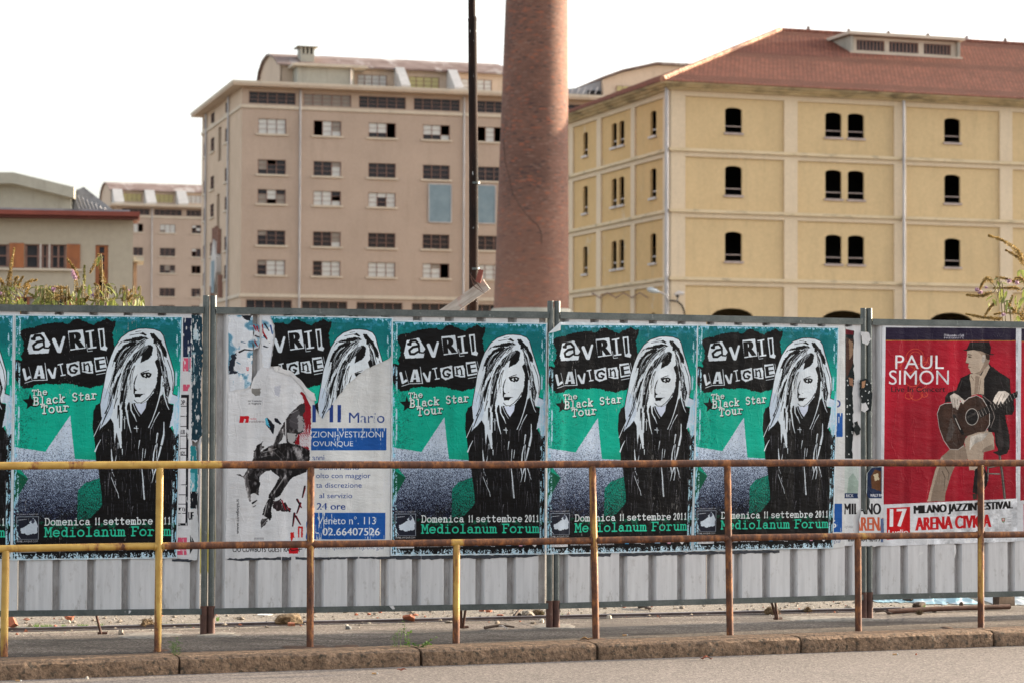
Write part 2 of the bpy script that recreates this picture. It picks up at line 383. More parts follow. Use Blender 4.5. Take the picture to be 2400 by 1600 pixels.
    c.poly([(165,1190),(200,960),(260,1000),(330,1100),(350,1300),(310,1420),(250,1500),(180,1560),(155,1600),(190,1400)], Lv, .6)
    c.stroke(hair+[(1310,1110)], 10, 10, K)
    B = lambda p, rg=1.6: c.poly(p, K, rg)
    B([(395,360),(430,300),(520,268),(600,240),(720,215),(800,228),(825,250),(740,272),(640,290),(540,292),(450,300)])
    B([(330,580),(380,460),(470,350),(560,298),(690,292),(800,262),(760,310),(700,350),(640,405),(560,470),(500,560),(470,650),(420,690),(380,760),(345,880),(300,970),(320,860),(350,720),(370,600)])
    B([(700,180),(740,150),(800,190),(790,210),(740,190)]); B([(480,275),(600,250),(620,262),(520,282)])
    B([(480,720),(510,620),(600,540),(620,480),(700,400),(780,350),(850,335),(890,360),(880,480),(830,545),(720,602),(740,490),(690,530),(640,590),(580,640),(520,690)])
    B([(840,170),(900,165),(960,240),(1010,290),(1030,340),(1060,380),(1095,480),(1085,520),(1050,500),(1045,560),(1060,640),(1078,780),(1070,880),(1040,800),(1000,1080),(940,1250),(880,1400),(830,1560),(560,1560),(520,1330),(560,1180),(600,1210),(640,1190),(700,1215),(800,1185),(860,1110),(915,1040),(950,900),(965,740),(920,580),(955,540),(950,440),(935,340),(890,310),(900,270),(870,230)])
    B([(520,700),(590,660),(560,760),(530,880),(545,1000),(530,1100),(510,1180),(520,1330),(545,1560),(500,1560),(480,1350),(440,1200),(450,1020),(475,1000),(470,860),(490,760)])
    B([(1050,920),(1100,860),(1150,960),(1140,1060),(1120,1110),(1085,1090),(1065,1000)]); B([(1085,830),(1110,820),(1140,930),(1110,920)])
    B([(1060,1060),(1120,1130),(1130,1200),(1200,1220),(1200,1290),(1150,1270),(1090,1320),(1080,1560),(1040,1300)])
    c.poly([(640,660),(700,625),(780,590),(850,545),(885,490),(895,400),(915,330),(940,360),(950,470),(945,540),(920,580),(965,700),(950,880),(915,1000),(860,1080),(800,1150),(740,1190),(670,1188),(640,1130),(600,1180),(560,1130),(545,1000),(540,860),(560,760),(590,700)], (220, 228, 234))
    c.poly([(650,1205),(740,1205),(818,1175),(805,1270),(745,1365),(700,1310)], (205, 214, 232))
    c.stroke([(640,1150),(680,1190),(740,1192),(800,1150),(870,1075),(925,980)], 8, 10, K)
    B([(682,765),(655,850),(640,930),(645,980),(680,1008),(650,1020),(648,1050),(628,1060),(628,900),(650,820)], .4)
    B([(640,1062),(785,1060),(745,1078),(722,1105),(650,1112)], .5); c.stroke([(640,1062),(790,1060)], 8, 4, K)
    r2 = random.Random(4)
    for i in range(230):
        left = i % 3 != 0
        if left:
            v = r2.random(); P = [(820+r2.uniform(-60,40), 235+90*v), (430+230*v+r2.uniform(-30,30), 360+140*v), (250+280*v+r2.uniform(-25,25), 860), (190+330*v+r2.uniform(-25,25), 1420)]
        else:
            v = r2.random(); P = [(900+60*v, 290), (1010+60*v, 520), (1060+90*v, 860), (1010+110*v, 1300)]
        a0 = r2.uniform(0, .75); a1 = a0+r2.uniform(.08, .25); Q = []
        for j in range(7):
            t = min(1, a0+(a1-a0)*j/6); u_ = 1-t; Q.append(tuple(u_**3*P[0][m]+3*u_*u_*t*P[1][m]+3*u_*t*t*P[2][m]+t**3*P[3][m] for m in (0, 1)))
        if left and 600 < Q[3][0] < 960 and 560 < Q[3][1] < 1200: continue
        c.stroke(Q, r2.uniform(4, 9), 2, K if i % 2 else Wh)
    # eye
    c.poly([(718,772),(760,745),(830,738),(890,765),(860,805),(810,828),(750,812)], K, 2); c.poly([(765,785),(790,760),(830,758),(852,775),(825,798),(790,803)], (225, 232, 236))
    c.stroke([(812,772),(814,784)], 38, 38, K); c.stroke([(822,770),(823,771)], 9, 9, Wh); c.stroke([(725,755),(780,730),(838,710)], 12, 8, K); c.stroke([(712,985),(722,985)], 6, 6, K)
    for p in (((560,700),(530,860),(540,1000)), ((600,690),(580,840),(590,1000)), ((640,640),(610,760),(600,900))): c.stroke(p, 7, 4, K)
    r2 = random.Random(4)
    def st_(lst, col, j=0):
        for (p, a, b) in lst: c.stroke([(x+r2.uniform(-j, j), y+r2.uniform(-j, j)) for x, y in p], a, b, col)
    st_([([(560,360),(480,420),(420,520),(390,640)],10,5),([(690,400),(600,480),(530,580),(490,690)],22,8),([(520,370),(440,450),(380,580)],8,4),([(960,350),(1010,440),(1030,540),(1080,660),(1150,800),(1180,900)],20,8),
         ([(950,550),(980,520)],5,3),([(980,560),(985,500)],5,3),([(620,1190),(660,1290),(720,1390)],10,6),([(590,1190),(600,1300),(660,1420),(680,1470)],26,6),([(530,1130),(530,1300),(560,1480),(605,1630)],22,8),
         ([(1030,800),(1020,1000),(990,1150),(950,1300),(900,1450),(850,1560)],24,8),([(1050,960),(1070,1100),(1110,1230),(1140,1290)],26,8),([(1000,1330),(940,1440),(890,1570)],12,6),([(470,1180),(440,1350),(455,1560)],10,30)], Wh)
    st_([([(440,760),(390,880),(360,1000)],16,40),([(360,1000),(350,1130)],40,8),([(350,960),(320,1100),(280,1240),(230,1350)],6,16),([(330,1150),(300,1260),(230,1420),(180,1540)],6,12),([(400,1120),(360,1240),(350,1400)],10,6),
         ([(420,1240),(410,1420)],30,8),([(430,1300),(440,1560)],18,10),([(350,560),(320,660)],8,4),([(640,150),(720,135)],8,4),([(560,200),(700,170),(780,200)],8,4),([(380,700),(330,860)],16,8),([(1100,560),(1160,720),(1190,900),(1180,1010)],10,8),
         ([(1075,660),(1100,800)],12,4),([(260,1320),(200,1480)],8,4),([(300,1000),(290,1180)],5,3)], K)
    D2 = 1306  # offset from second trace
    def low(l, col): st_([([(x, y+D2) for x, y in p], a, b) for p, a, b in l], col)
    low([([(190,130),(150,220),(80,380)],8,10),([(300,80),(240,190),(170,235)],12,8),([(175,430),(130,520),(100,600)],8,22),([(370,0),(375,200),(378,480)],60,8),([(460,0),(465,300)],34,20),([(400,300),(440,430),(465,540)],16,30),([(425,480),(425,560)],12,6),
         ([(330,570),(335,660),(345,740)],8,26),([(405,660),(390,740)],6,14),([(485,570),(488,650)],12,8),([(540,0),(570,180),(605,320)],18,6),([(640,60),(680,160)],18,4),([(730,440),(715,570)],14,5),([(780,560),(768,740)],8,14),([(820,570),(805,700)],12,6),
         ([(650,260),(710,265)],14,8),([(680,230),(690,320)],14,6),([(985,340),(965,480)],26,8),([(960,510),(935,640),(930,740)],12,22),([(980,490),(975,740)],12,8),([(1070,170),(1075,340),(1045,500)],12,34),([(1035,540),(1010,660),(990,740)],26,16),
         ([(345,850),(345,880)],10,10),([(350,910),(378,970)],8,6),([(335,980),(390,1120),(440,1230)],8,8),([(440,1240),(450,1290)],8,8),([(390,1040),(405,1100)],7,5),([(768,850),(785,980),(800,1150),(815,1310)],14,22),([(800,1120),(815,1300)],24,5),
         ([(920,850),(935,960)],22,6),([(975,850),(940,960),(918,1070)],22,5),([(985,850),(990,960),(975,1060)],16,10),([(1020,850),(1050,940),(1078,1030)],16,6),([(860,250),(880,190)],6,5),([(920,80),(895,160)],6,10),([(510,90),(512,270)],12,6)], Wh)
    c.zoom(1080, 765, 6.533)
    for i in range(170):
        x = r2.uniform(170, 1270); y = r2.uniform(1480, 2750); L_ = r2.uniform(60, 300); g9 = r2.choice((40, 52, 70, 96, 150)); c.stroke([(x, y), (x+r2.uniform(-25, 25), y+L_)], r2.uniform(3, 6), 2, (g9, g9, g9+8))
    # bottom lettering
    c.zoom(900, 700, 2.529)
    c.slab('Domenica', 222, 476, 1320, 38, (222, 228, 230), 0, .15, .9); c.slab('11', 497, 532, 1320, 38, (222, 228, 230), 0, .15, .5)
    c.slab('settembre', 543, 822, 1320, 38, (222, 228, 230), 0, .15, .9); c.slab('2011', 834, 924, 1320, 38, (222, 228, 230), 0, .15, .75)
    c.slab('Mediolanum', 222, 670, 1385, 50, (44, 196, 158), 0, .15, .92); c.slab('Forum', 700, 925, 1385, 50, (44, 196, 158), 0, .15, .9)
    c.text('In tutti i negozi', (72,1253,186,1264), (200,200,205)); c.text('AVRILLAVIGNE.COM', (72,1406,188,1416), (215,215,220), .01)
    c.poly([(68,1270),(192,1270),(192,1401),(68,1401)], (150,158,170)); c.poly([(71,1273),(189,1273),(189,1398),(71,1398)], (26,30,44))
    c.poly([(90,1340),(120,1325),(142,1310),(150,1285),(165,1280),(178,1300),(186,1330),(184,1365),(130,1375),(95,1362)], (196,208,220), 2); c.poly([(152,1285),(166,1282),(170,1300),(160,1312),(150,1305)], (60,66,84), 1)
    c.stroke([(85,1290),(125,1286)], 3, 2, (200,205,215)); c.stroke([(76,1375),(92,1395)], 4, 2, (200,205,215))
    c.poly([(70,1457),(182,1457),(182,1474),(70,1474)], (214,214,216)); c.text('LIVE NATION', (76,1460,176,1471), (120,120,124), .01)
    c.text('infoline: 0253006501   www.livenation.it', (200,1453,468,1468), (214,216,220), .01)
    c.poly([(537,1448),(560,1448),(560,1464),(537,1464)], (70,150,200)); c.text('nove', (598,1452,636,1464), (220,220,225), .02)
    for i in range(3):
        for j in range(3): c.poly([(638+i*8,1447+j*9),(642+i*8,1447+j*9),(642+i*8,1451+j*9),(638+i*8,1451+j*9)], (230,230,235))
    c.poly([(724,1447),(757,1447),(757,1463),(724,1463)], (170,205,232)); c.text('TV', (730,1449,750,1461), (50,80,120), .02)
    c.poly([(803,1446),(823,1446),(823,1467),(803,1467)], (205,140,160)); c.text('TELE', (792,1452,845,1462), (225,220,225), .02)
    c.poly([(880,1440),(914,1436),(916,1452),(898,1474),(882,1460)], (226,226,226)); c.text('105', (884,1443,912,1457), (20,20,20), .03)
    # worn printed frame and paper margin
    e = np.minimum(np.minimum(xx, 1-xx)*Wd, np.minimum(yy, 1-yy)*Hd); nz = vnoise(Wd, Hd, 40, 9, 4, .25, 1.0)*1.0+(n2-.5)*.5
    fr = (e < 7); c.a[fr] = np.array([206, 216, 222])/255
    ring = (e >= 9) & (e < 9+20*np.clip(nz-.42, 0, 1)*2.2); c.a[ring & (nz > .5)] = np.array([150, 200, 224])/255
    sideb = (np.minimum(xx, 1-xx)*Wd < 34) & (np.minimum(xx, 1-xx)*Wd > 24) & (nz > .54) & (e > 24); c.a[sideb] = np.array([168, 206, 220])/255
    bb = ((1-yy)*Hd < 42*nz+4) & (n2+nz > 1.06); c.a[bb] = np.array([190, 216, 230])/255
    return c

# ---- red concert poster ----------------------------------------------------
def paint_red():
    Wd, Hd = 850, 1330
    c = Cv(Wd, Hd, (2068, 761, 2386, 1276), (208, 210, 214)); c.zoom(2000, 700, 2.53)
    n1 = vnoise(Wd, Hd, 220, 21, 3)[..., None]
    yy = np.linspace(0, 1, Hd)[:, None, None]
    red = np.array([148, 15, 36])/255*(.82+.4*n1)*(1.08-.15*np.abs(yy-.3)); red = np.broadcast_to(red, (Hd, Wd, 3)).astype(np.float32)
    c.poly([(192,170),(964,168),(968,1197),(190,1212)], red); c.poly([(192,170),(964,168),(964,244),(192,247)], (30, 20, 46))
    c.stroke([(192,247),(964,243)], 4, 4, (172,120,50)); c.text("D'Alessandro e Galli", (535,207,652,222), (225,225,228), .01); c.text('PRESENTS', (535,226,650,234), (215,215,220))
    O = (196, 74, 52)
    for cx, cy, rr in ((370,345,72),(370,345,48),(320,400,46),(430,400,40),(350,470,52),(400,500,36),(370,560,42),(330,570,24),(420,560,22),(470,350,22),(265,380,22)):
        c.stroke([(cx+rr*math.cos(t/10)*(1-t/160), cy+rr*math.sin(t/10)*(1-t/160)) for t in range(0, 64, 3)], 5, 3, O)
    c.text('PAUL', (250,332,535,414), (228,228,232), -.004); c.text('SIMON', (214,421,565,506), (228,228,232), -.004)
    c.text('Live In Concert', (228,517,544,550), (22,10,18), .012)
    # seated musician with hat and guitar (photo print, duotone)
    c.zoom(2160, 780, 3.825)
    G1, G2, G3, G4, K = (178,160,142), (142,124,108), (98,84,72), (54,40,32), (20,16,17)
    P = c.poly
    # stool
    for p, w_ in (([(700,1090),(730,1300),(750,1495)],24),([(690,1200),(600,1215)],14),([(700,1275),(605,1270)],14),([(600,1180),(595,1330),(560,1420)],16)): c.stroke(p, w_, w_, (74,66,62)); c.stroke([(x+4,y) for x,y in p], 4, 4, (150,144,138))
    P([(640,1075),(790,1040),(770,1090),(700,1110)], K)
    # trousers, shoes
    P([(380,1000),(260,1040),(180,1110),(130,1220),(95,1370),(60,1510),(215,1512),(220,1440),(268,1280),(300,1200),(440,1120)], G2, 1); P([(130,1220),(180,1110),(200,1120),(150,1240),(110,1400),(90,1510),(60,1510),(95,1370)], G1, 1)
    c.stroke([(215,1200),(250,1260),(240,1320)], 8, 4, G3); c.stroke([(190,1240),(215,1300),(205,1420)], 8, 4, G3)
    P([(380,960),(430,910),(520,890),(620,870),(650,940),(655,1050),(560,1075),(560,1120),(545,1240),(430,1235),(428,1180),(405,1080)], G1, 1)
    P([(440,930),(520,905),(600,900),(560,960),(470,1000),(430,1060)], (196,188,178), 2); P([(540,1080),(655,1050),(640,1000),(560,1040)], G2, 1)
    P([(480,1230),(560,1180),(600,1300),(590,1380),(520,1460),(462,1440)], K, 1); P([(462,1450),(500,1450),(500,1500),(465,1502)], G4)
    # jacket
    P([(430,360),(350,400),(310,510),(240,530),(210,570),(208,622),(300,610),(400,600),(470,540),(560,560),(640,700),(650,860),(665,1000),(700,1085),(770,1070),(795,1050),(795,930),(760,800),(750,735),(815,738),(835,690),(830,600),(800,520),(795,410),(700,350),(620,290),(600,270),(560,330)], K, 1)
    P([(650,740),(700,730),(740,1000),(720,1060),(690,1050)], (44,38,38), 1); c.stroke([(360,420),(330,520)], 10, 5, (50,44,44)); c.stroke([(700,400),(740,520)], 12, 5, (44,38,40))
    P([(540,540),(600,560),(700,640),(690,900),(600,890),(560,700)], K)
    # shirt
    P([(430,365),(480,355),(530,380),(595,270),(610,300),(560,410),(560,550),(500,545),(445,560),(440,480),(428,400)], G1, .6); P([(480,380),(520,385),(500,540),(470,545)], G2, .8); c.stroke([(530,400),(510,540)], 5, 4, G3); c.stroke([(440,380),(465,420)], 5, 5, G3)
    # head
    P([(402,150),(480,142),(560,160),(600,190),(605,240),(590,275),(560,330),(500,375),(440,352),(425,320),(412,300),(420,270),(392,262),(396,235),(404,200)], G1, .5)
    P([(480,150),(520,175),(545,210),(560,270),(520,340),(470,360),(520,370),(590,290),(610,240),(600,190),(560,160)], G2, .6); P([(545,190),(572,190),(570,240),(550,270),(535,240)], (168,158,148)); P([(570,180),(612,195),(605,240),(580,230)], G4, 1)
    c.stroke([(412,188),(446,192)], 8, 5, K); c.stroke([(420,208),(440,210)], 12, 8, G4); c.stroke([(415,300),(440,302)], 6, 3, G4); c.stroke([(393,262),(420,268)], 7, 4, G3)
    P([(365,148),(400,140),(430,75),(600,72),(618,120),(615,180),(650,185),(640,192),(600,190),(540,160),(460,146),(400,155)], K, .6)
    # guitar
    P([(140,720),(165,650),(210,628),(300,625),(380,615),(420,580),(490,558),(550,590),(580,650),(610,730),(610,820),(575,885),(500,895),(400,930),(375,1010),(330,1045),(260,1040),(200,960),(160,850)], (58,38,30), .6)
    c.stroke([(140,720),(165,650),(210,628),(300,625),(380,615),(420,580),(490,558),(550,590),(585,650),(610,730),(610,820),(575,885)], 6, 6, (190,184,178)); c.stroke([(375,1015),(330,1048),(255,1042),(200,960),(160,850),(140,720)], 6, 5, (170,164,158))
    P([(260,760),(300,820),(290,900),(250,980),(220,960),(240,860)], (76,66,62), 4); c.stroke([(530,545),(620,620),(655,760),(620,850)], 8, 6, (110,100,96))
    a = [(451+57*math.cos(t/8), 752+74*math.sin(t/8)) for t in range(0, 52)]; P(a, (20,16,18)); c.stroke(a, 6, 6, (180,174,168))
    for q in range(4): c.stroke([(400,770-q*6),(850,545-q*5)], 2, 2, (90,84,80))
    P([(500,700),(860,520),(870,570),(530,765)], (24,20,20), .5)
    for q in range(14): x = 510+q*26; c.stroke([(x, 700-q*13.4),(x+22, 752-q*13.4)], 3, 3, (176,168,160))
    c.stroke([(305,765),(350,865)], 12, 12, (190,182,174)); c.stroke([(290,740),(368,900)], 26, 26, (18,14,16)); c.stroke([(305,765),(350,865)], 7, 7, (190,182,174))
    P([(252,560),(290,535),(330,555),(385,605),(370,640),(345,600),(345,640),(325,688),(310,680),(300,640),(298,670),(282,665),(265,620)], (190,180,170), .6)
    P([(690,520),(750,518),(792,545),(760,590),(725,640),(712,610),(690,645),(680,645),(690,600),(662,640),(638,610),(660,560)], (198,188,178), .6); c.stroke([(715,545),(690,600)], 4, 3, G3); c.stroke([(745,550),(722,605)], 4, 3, G3); c.stroke([(290,580),(300,640)], 4, 3, G3); c.stroke([(320,590),(325,640)], 4, 3, G3)
    # photographic tone inside the figure
    g_ = vnoise(Wd, Hd, 60, 77, 4); g2 = vnoise(Wd, Hd, 9, 78, 2); fm_ = (np.abs(c.a[..., 0]-c.a[..., 2]) < .12)&(np.arange(Wd)[None] > 330)&(np.arange(Hd)[:, None] > 100); c.a[fm_] *= (.62+.62*g_+.18*g2)[fm_][:, None]
    # lettering below
    c.zoom(2000, 700, 2.53)
    c.poly([(210,1234),(344,1230),(346,1415),(212,1420)], (188,12,22)); c.text('17', (232,1240,322,1345), (226,226,228), .04); c.text('Luglio', (222,1362,334,1402), (226,226,228), .03)
    c.text("MILANO JAZZIN'FESTIVAL", [(368,1222),(948,1209),(948,1270),(370,1287)], (14,12,14), .05); c.text('ARENA CIVICA', [(378,1294),(818,1288),(818,1364),(380,1372)], (190,14,24), .05)
    c.text('Infoline 0584 46477   www.dalessandroegalli.com', (375,1388,822,1412), (24,22,26), .02)
    c.poly([(880,1312),(906,1312),(902,1335),(893,1342),(884,1335)], (120,150,120)); c.poly([(886,1314),(900,1314),(900,1332),(886,1332)], (180,40,44)); c.stroke([(893,1316),(893,1330)], 3, 3, (230,230,230)); c.stroke([(887,1322),(899,1322)], 3, 3, (230,230,230))
    for q in range(3): c.text('comune', (918,1306+q*13,942,1311+q*13), (120,120,130))
    return c

# ---- funeral service poster, white with blue -------------------------------
def paint_service():
    c = Cv(560, 900, (640, 790, 916, 1304), (214, 215, 214)); c.zoom(480, 700, 2.529)
    B1 = (24, 84, 160); Bt = (36, 62, 130)
    c.text('MI', (638,628,806,730), Bt, .01); c.text('Mario', (855,672,1068,734), Bt, .004)
    c.poly([(560,765),(1080,765),(1080,897),(560,897)], B1); c.text('ZIONI-VESTIZIONI', (636,784,1060,820), (224,226,228), -.003); c.text('OVUNQUE', (640,842,880,878), (224,226,228), -.003)
    c.text('anni', (636,925,708,955), Bt, -.004); c.text('Solini Mario', (680,985,915,1012), Bt, -.004); c.text('olto con maggior', (660,1032,985,1070), Bt, -.004)
    c.text('ta discrezione', (660,1088,932,1118), Bt, -.004); c.text('al servizio', (680,1150,876,1180), Bt, -.004); c.text('24 ore', (665,1208,834,1248), Bt, .025)
    c.poly([(560,1266),(1076,1266),(1076,1424),(560,1424)], B1); c.text('Veneto n\u00b0. 113', (668,1288,1018,1334), (224,226,228), -.002); c.text('- 02.66407526', (660,1356,1042,1400), (224,226,228), .02)
    c.text('servizi di qualsiasi tipologia', (585,1455,1068,1490), (110,120,150), -.004, .3)
    sc = vnoise(c.w, c.h, 26, 31, 4, .16, 1.6); n = vnoise(c.w, c.h, 120, 32, 2)
    c.a[(sc+n*.5 > 1.03)] = np.array([212, 214, 216])/255
    return c

# ---- rodeo poster -----------------------------------------------------------
def paint_rodeo():
    c = Cv(520, 1250, (528, 848, 740, 1312), (212, 213, 216)); c.zoom(530, 920, 4.61)
    K, D, G, Lg, Rd = (24,20,22), (48,44,46), (96,92,94), (150,148,150), (140,14,30)
    P = c.poly
    c.text('del Comune', (235,74,380,96), (50,50,54), .012); c.text('di Voghera', (240,104,374,130), (50,50,54), .012)
    P([(150,250),(240,248),(248,262),(238,322),(205,322),(212,282),(192,282),(184,322),(140,322)], (196,18,34), .6); c.text('radio', (255,266,326,290), (196,60,70)); c.text('rumbero', (250,292,410,320), (120,110,114))
    P([(800,-10),(880,-5),(916,120),(920,320),(905,470),(890,560),(905,640),(860,610),(740,545),(780,440),(840,420),(850,330),(800,140),(850,100)], Rd, 2)
    for q in range(26): x = 790+q*5; P([(x,560+q%5*8),(x+4,420-q%7*16),(x+8,580)], (205,200,204), 1.5)
    # rider's leg and back
    P([(800,120),(850,110),(855,180),(830,240),(845,330),(835,420),(770,450),(740,540),(660,560),(640,480),(620,420),(600,500),(560,560),(510,560),(540,480),(590,380),(650,280),(690,220)], D, 2)
    P([(740,170),(800,200),(780,300),(800,400),(700,380),(670,300)], (74,70,74), 5); P([(770,240),(830,250),(838,400),(780,430)], Lg, 5); P([(560,540),(600,390),(640,360),(610,480)], G, 2); P([(655,430),(755,440),(740,520),(700,560),(670,520)], (176,174,174), 2)
    c.stroke([(640,290),(645,500),(636,700)], 12, 6, (200,198,200)); c.stroke([(700,220),(780,180)], 8, 4, Lg); c.stroke([(690,300),(760,330)], 8, 4, G)
    # horse: trunk, mane, head, forelegs
    P([(510,560),(640,540),(780,560),(900,620),(905,700),(870,850),(800,880),(740,900),(640,950),(570,905),(480,835),(420,850),(370,890),(355,930),(368,980),(350,1050),(350,1105),(300,1080),(270,1095),(235,1090),(210,1010),(185,900),(225,830),(260,760),(300,700),(360,640),(450,580)], K, 1.5)
    P([(190,905),(230,860),(240,960),(262,1060),(270,1180),(245,1170),(215,1040)], G, 2); P([(270,1100),(310,1080),(340,1150),(345,1190),(320,1225),(295,1238),(265,1200)], (206,206,208), 2); c.stroke([(285,1190),(330,1160)], 22, 12, K); c.stroke([(290,1230),(320,1215)], 12, 8, K)
    P([(108,882),(150,876),(185,905),(200,930),(170,905)], K, 1); P([(290,735),(300,640),(330,570),(375,540),(395,520),(380,570),(420,580),(370,620),(345,735)], K, 2)
    P([(740,560),(800,600),(840,720),(790,760),(730,640)], G, 4); P([(450,600),(510,580),(520,640),(470,660)], (90,84,84), 3); P([(230,850),(250,740),(330,740),(290,840),(250,900)], (64,60,62), 3)
    c.stroke([(520,640),(600,720)], 12, 5, G); c.stroke([(560,620),(660,720)], 10, 5, (70,66,68)); c.stroke([(700,600),(720,800)], 14, 6, (70,66,70)); c.stroke([(380,690),(480,670)], 10, 6, G); c.stroke([(400,640),(540,600)], 8, 5, Lg)
    P([(600,860),(720,900),(640,1010),(580,1110),(520,1140),(455,1140),(460,1100),(520,1010)], K, 1.5); c.stroke([(640,900),(560,1010),(500,1100)], 26, 8, G); c.stroke([(625,910),(540,1040)], 10, 4, Lg)
    P([(455,1145),(530,1130),(500,1200),(480,1280),(495,1330),(470,1380),(440,1345),(390,1320),(400,1260)], K, 2); c.stroke([(440,1190),(410,1320)], 14, 8, Lg); P([(380,1360),(450,1350),(440,1400),(375,1465),(368,1420)], (70,66,68), 2); c.stroke([(440,1370),(380,1440)], 8, 4, Lg)
    P([(500,1170),(560,1160),(590,1140),(600,1210),(640,1180),(660,1230),(700,1250),(690,1285),(610,1280),(540,1270),(505,1240)], (44,30,34), 3); c.stroke([(600,1160),(640,1260)], 14, 10, Rd); c.stroke([(660,1230),(690,1270)], 12, 8, Rd)
    g_ = vnoise(c.w, c.h, 26, 79, 4, .6, 1.4); fm_ = (c.a.max(2) < .5)&(np.arange(c.h)[:, None] > 420); c.a[fm_] = np.clip(c.a[fm_]*.8+(np.clip(g_-.52, 0, 1)*1.5)[fm_][:, None], 0, 1)
    # torn flakes
    P([(418,280),(440,262),(480,300),(525,360),(505,450),(470,390),(430,350)], (14,16,26), 2); P([(415,280),(440,265),(470,370),(430,345)], (84,176,206), 2); P([(515,275),(550,272),(605,345),(560,330),(525,310)], (16,18,30), 2)
    for a_, b_ in (((765,1150),(810,1240)),((800,1190),(760,1300)),((735,1300),(715,1440)),((750,1330),(800,1420)),((850,1010),(820,1130))): c.stroke([a_, b_], 24, 10, (30,26,34)); c.stroke([(a_[0]+10,a_[1]),(b_[0]+8,b_[1])], 9, 4, Rd)
    P([(775,1440),(830,1440),(825,1560),(775,1560)], (196,30,30), 1); P([(790,1460),(810,1460),(808,1560),(790,1560)], (214,214,216)); P([(690,1510),(730,1500),(735,1560),(700,1600)], (196,30,30), 2)
    c.text('www.cowboys.it', [(105,1520),(105,1145),(145,1145),(145,1520)], (26,24,28), .012)
    c.zoom(480, 700, 2.529)
    c.text("C/O COWBOYS' GUEST RANCH", (165,1468,560,1498), (28,26,30), .02); c.poly([(500,1465),(555,1465),(552,1508),(498,1508)], (200,20,34), 1.5); c.stroke([(495,1470),(515,1490),(575,1480)], 5, 5, (24,22,26))
    c.poly([(290,1410),(350,1410),(350,1430),(290,1430)], (190,190,192)); c.text('stampa', (293,1414,347,1426), (120,120,124))
    c.poly([(275,530),(330,530),(325,572),(300,575),(280,560)], (128,126,122), 2); c.poly([(410,520),(450,510),(440,580),(415,570)], (186,188,198), 2); c.poly([(150,515),(160,540),(146,540)], (190,20,34))
    c.text('GUSTO', (160,352,225,372), (170,170,176), .02)
    return c

# ---- festival line-up poster -----------------------------------------------
def paint_lineup():
    c = Cv(300, 1400, (1976, 766, 2068, 1284), (210, 212, 214)); c.zoom(1600, 700, 2.529)
    P = c.poly
    P([(965,190),(1170,190),(1170,945),(962,945)], (22, 30, 32)); P([(965,180),(1012,190),(1012,215),(965,212)], (100,20,34))
    P([(970,230),(1010,240),(1010,380),(975,470),(966,420)], (70,44,36), 2); P([(985,240),(1010,260),(1008,330),(990,360)], (150,120,96), 2)
    P([(985,465),(1010,470),(1010,520),(990,510)], (150,110,86), 2); P([(1060,490),(1085,480),(1080,520),(1062,530)], (160,120,90), 2)
    rr = random.Random(2)
    for q in range(70):
        x = rr.uniform(970, 1165); y = rr.uniform(470, 940); c.stroke([(x, y), (x+1, y+1)], 7, 7, (196,200,200))
    P([(960,985),(1180,985),(1180,1180),(956,1180)], (180,190,186)); P([(985,1060),(1010,1030),(1040,1080),(1040,1150),(975,1150)], (150,168,158), 2); P([(958,1150),(1180,1150),(1180,1180),(956,1180)], (24,46,84))
    P([(1095,1030),(1120,1000),(1180,995),(1180,1180),(1092,1150)], (22,40,72)); P([(1115,1050),(1140,1010),(1175,1020),(1175,1140),(1120,1120)], (96,60,36), 2); P([(1130,1040),(1160,1030),(1165,1070),(1140,1080)], (196,180,150), 2)
    c.text('RICK', (970,1156,1012,1174), (220,220,224), .02); c.text('WALLY PAGE', (1112,1154,1200,1172), (220,220,224), .03)
    P([(950,1181),(1200,1181),(1200,1560),(950,1560)], (210,212,214)); c.text('MILANO', (958,1210,1174,1276), (20,18,22), .035); c.text('ARENA', (1014,1292,1210,1372), (196,92,60), .035)
    P([(1174,1300),(1200,1300),(1200,1440),(1174,1440)], (92,108,146)); c.text('Info 0584 46477', (982,1408,1174,1436), (26,24,28), .03)
    c.text('biglietti', (955,1340,1012,1360), (150,150,156)); return c

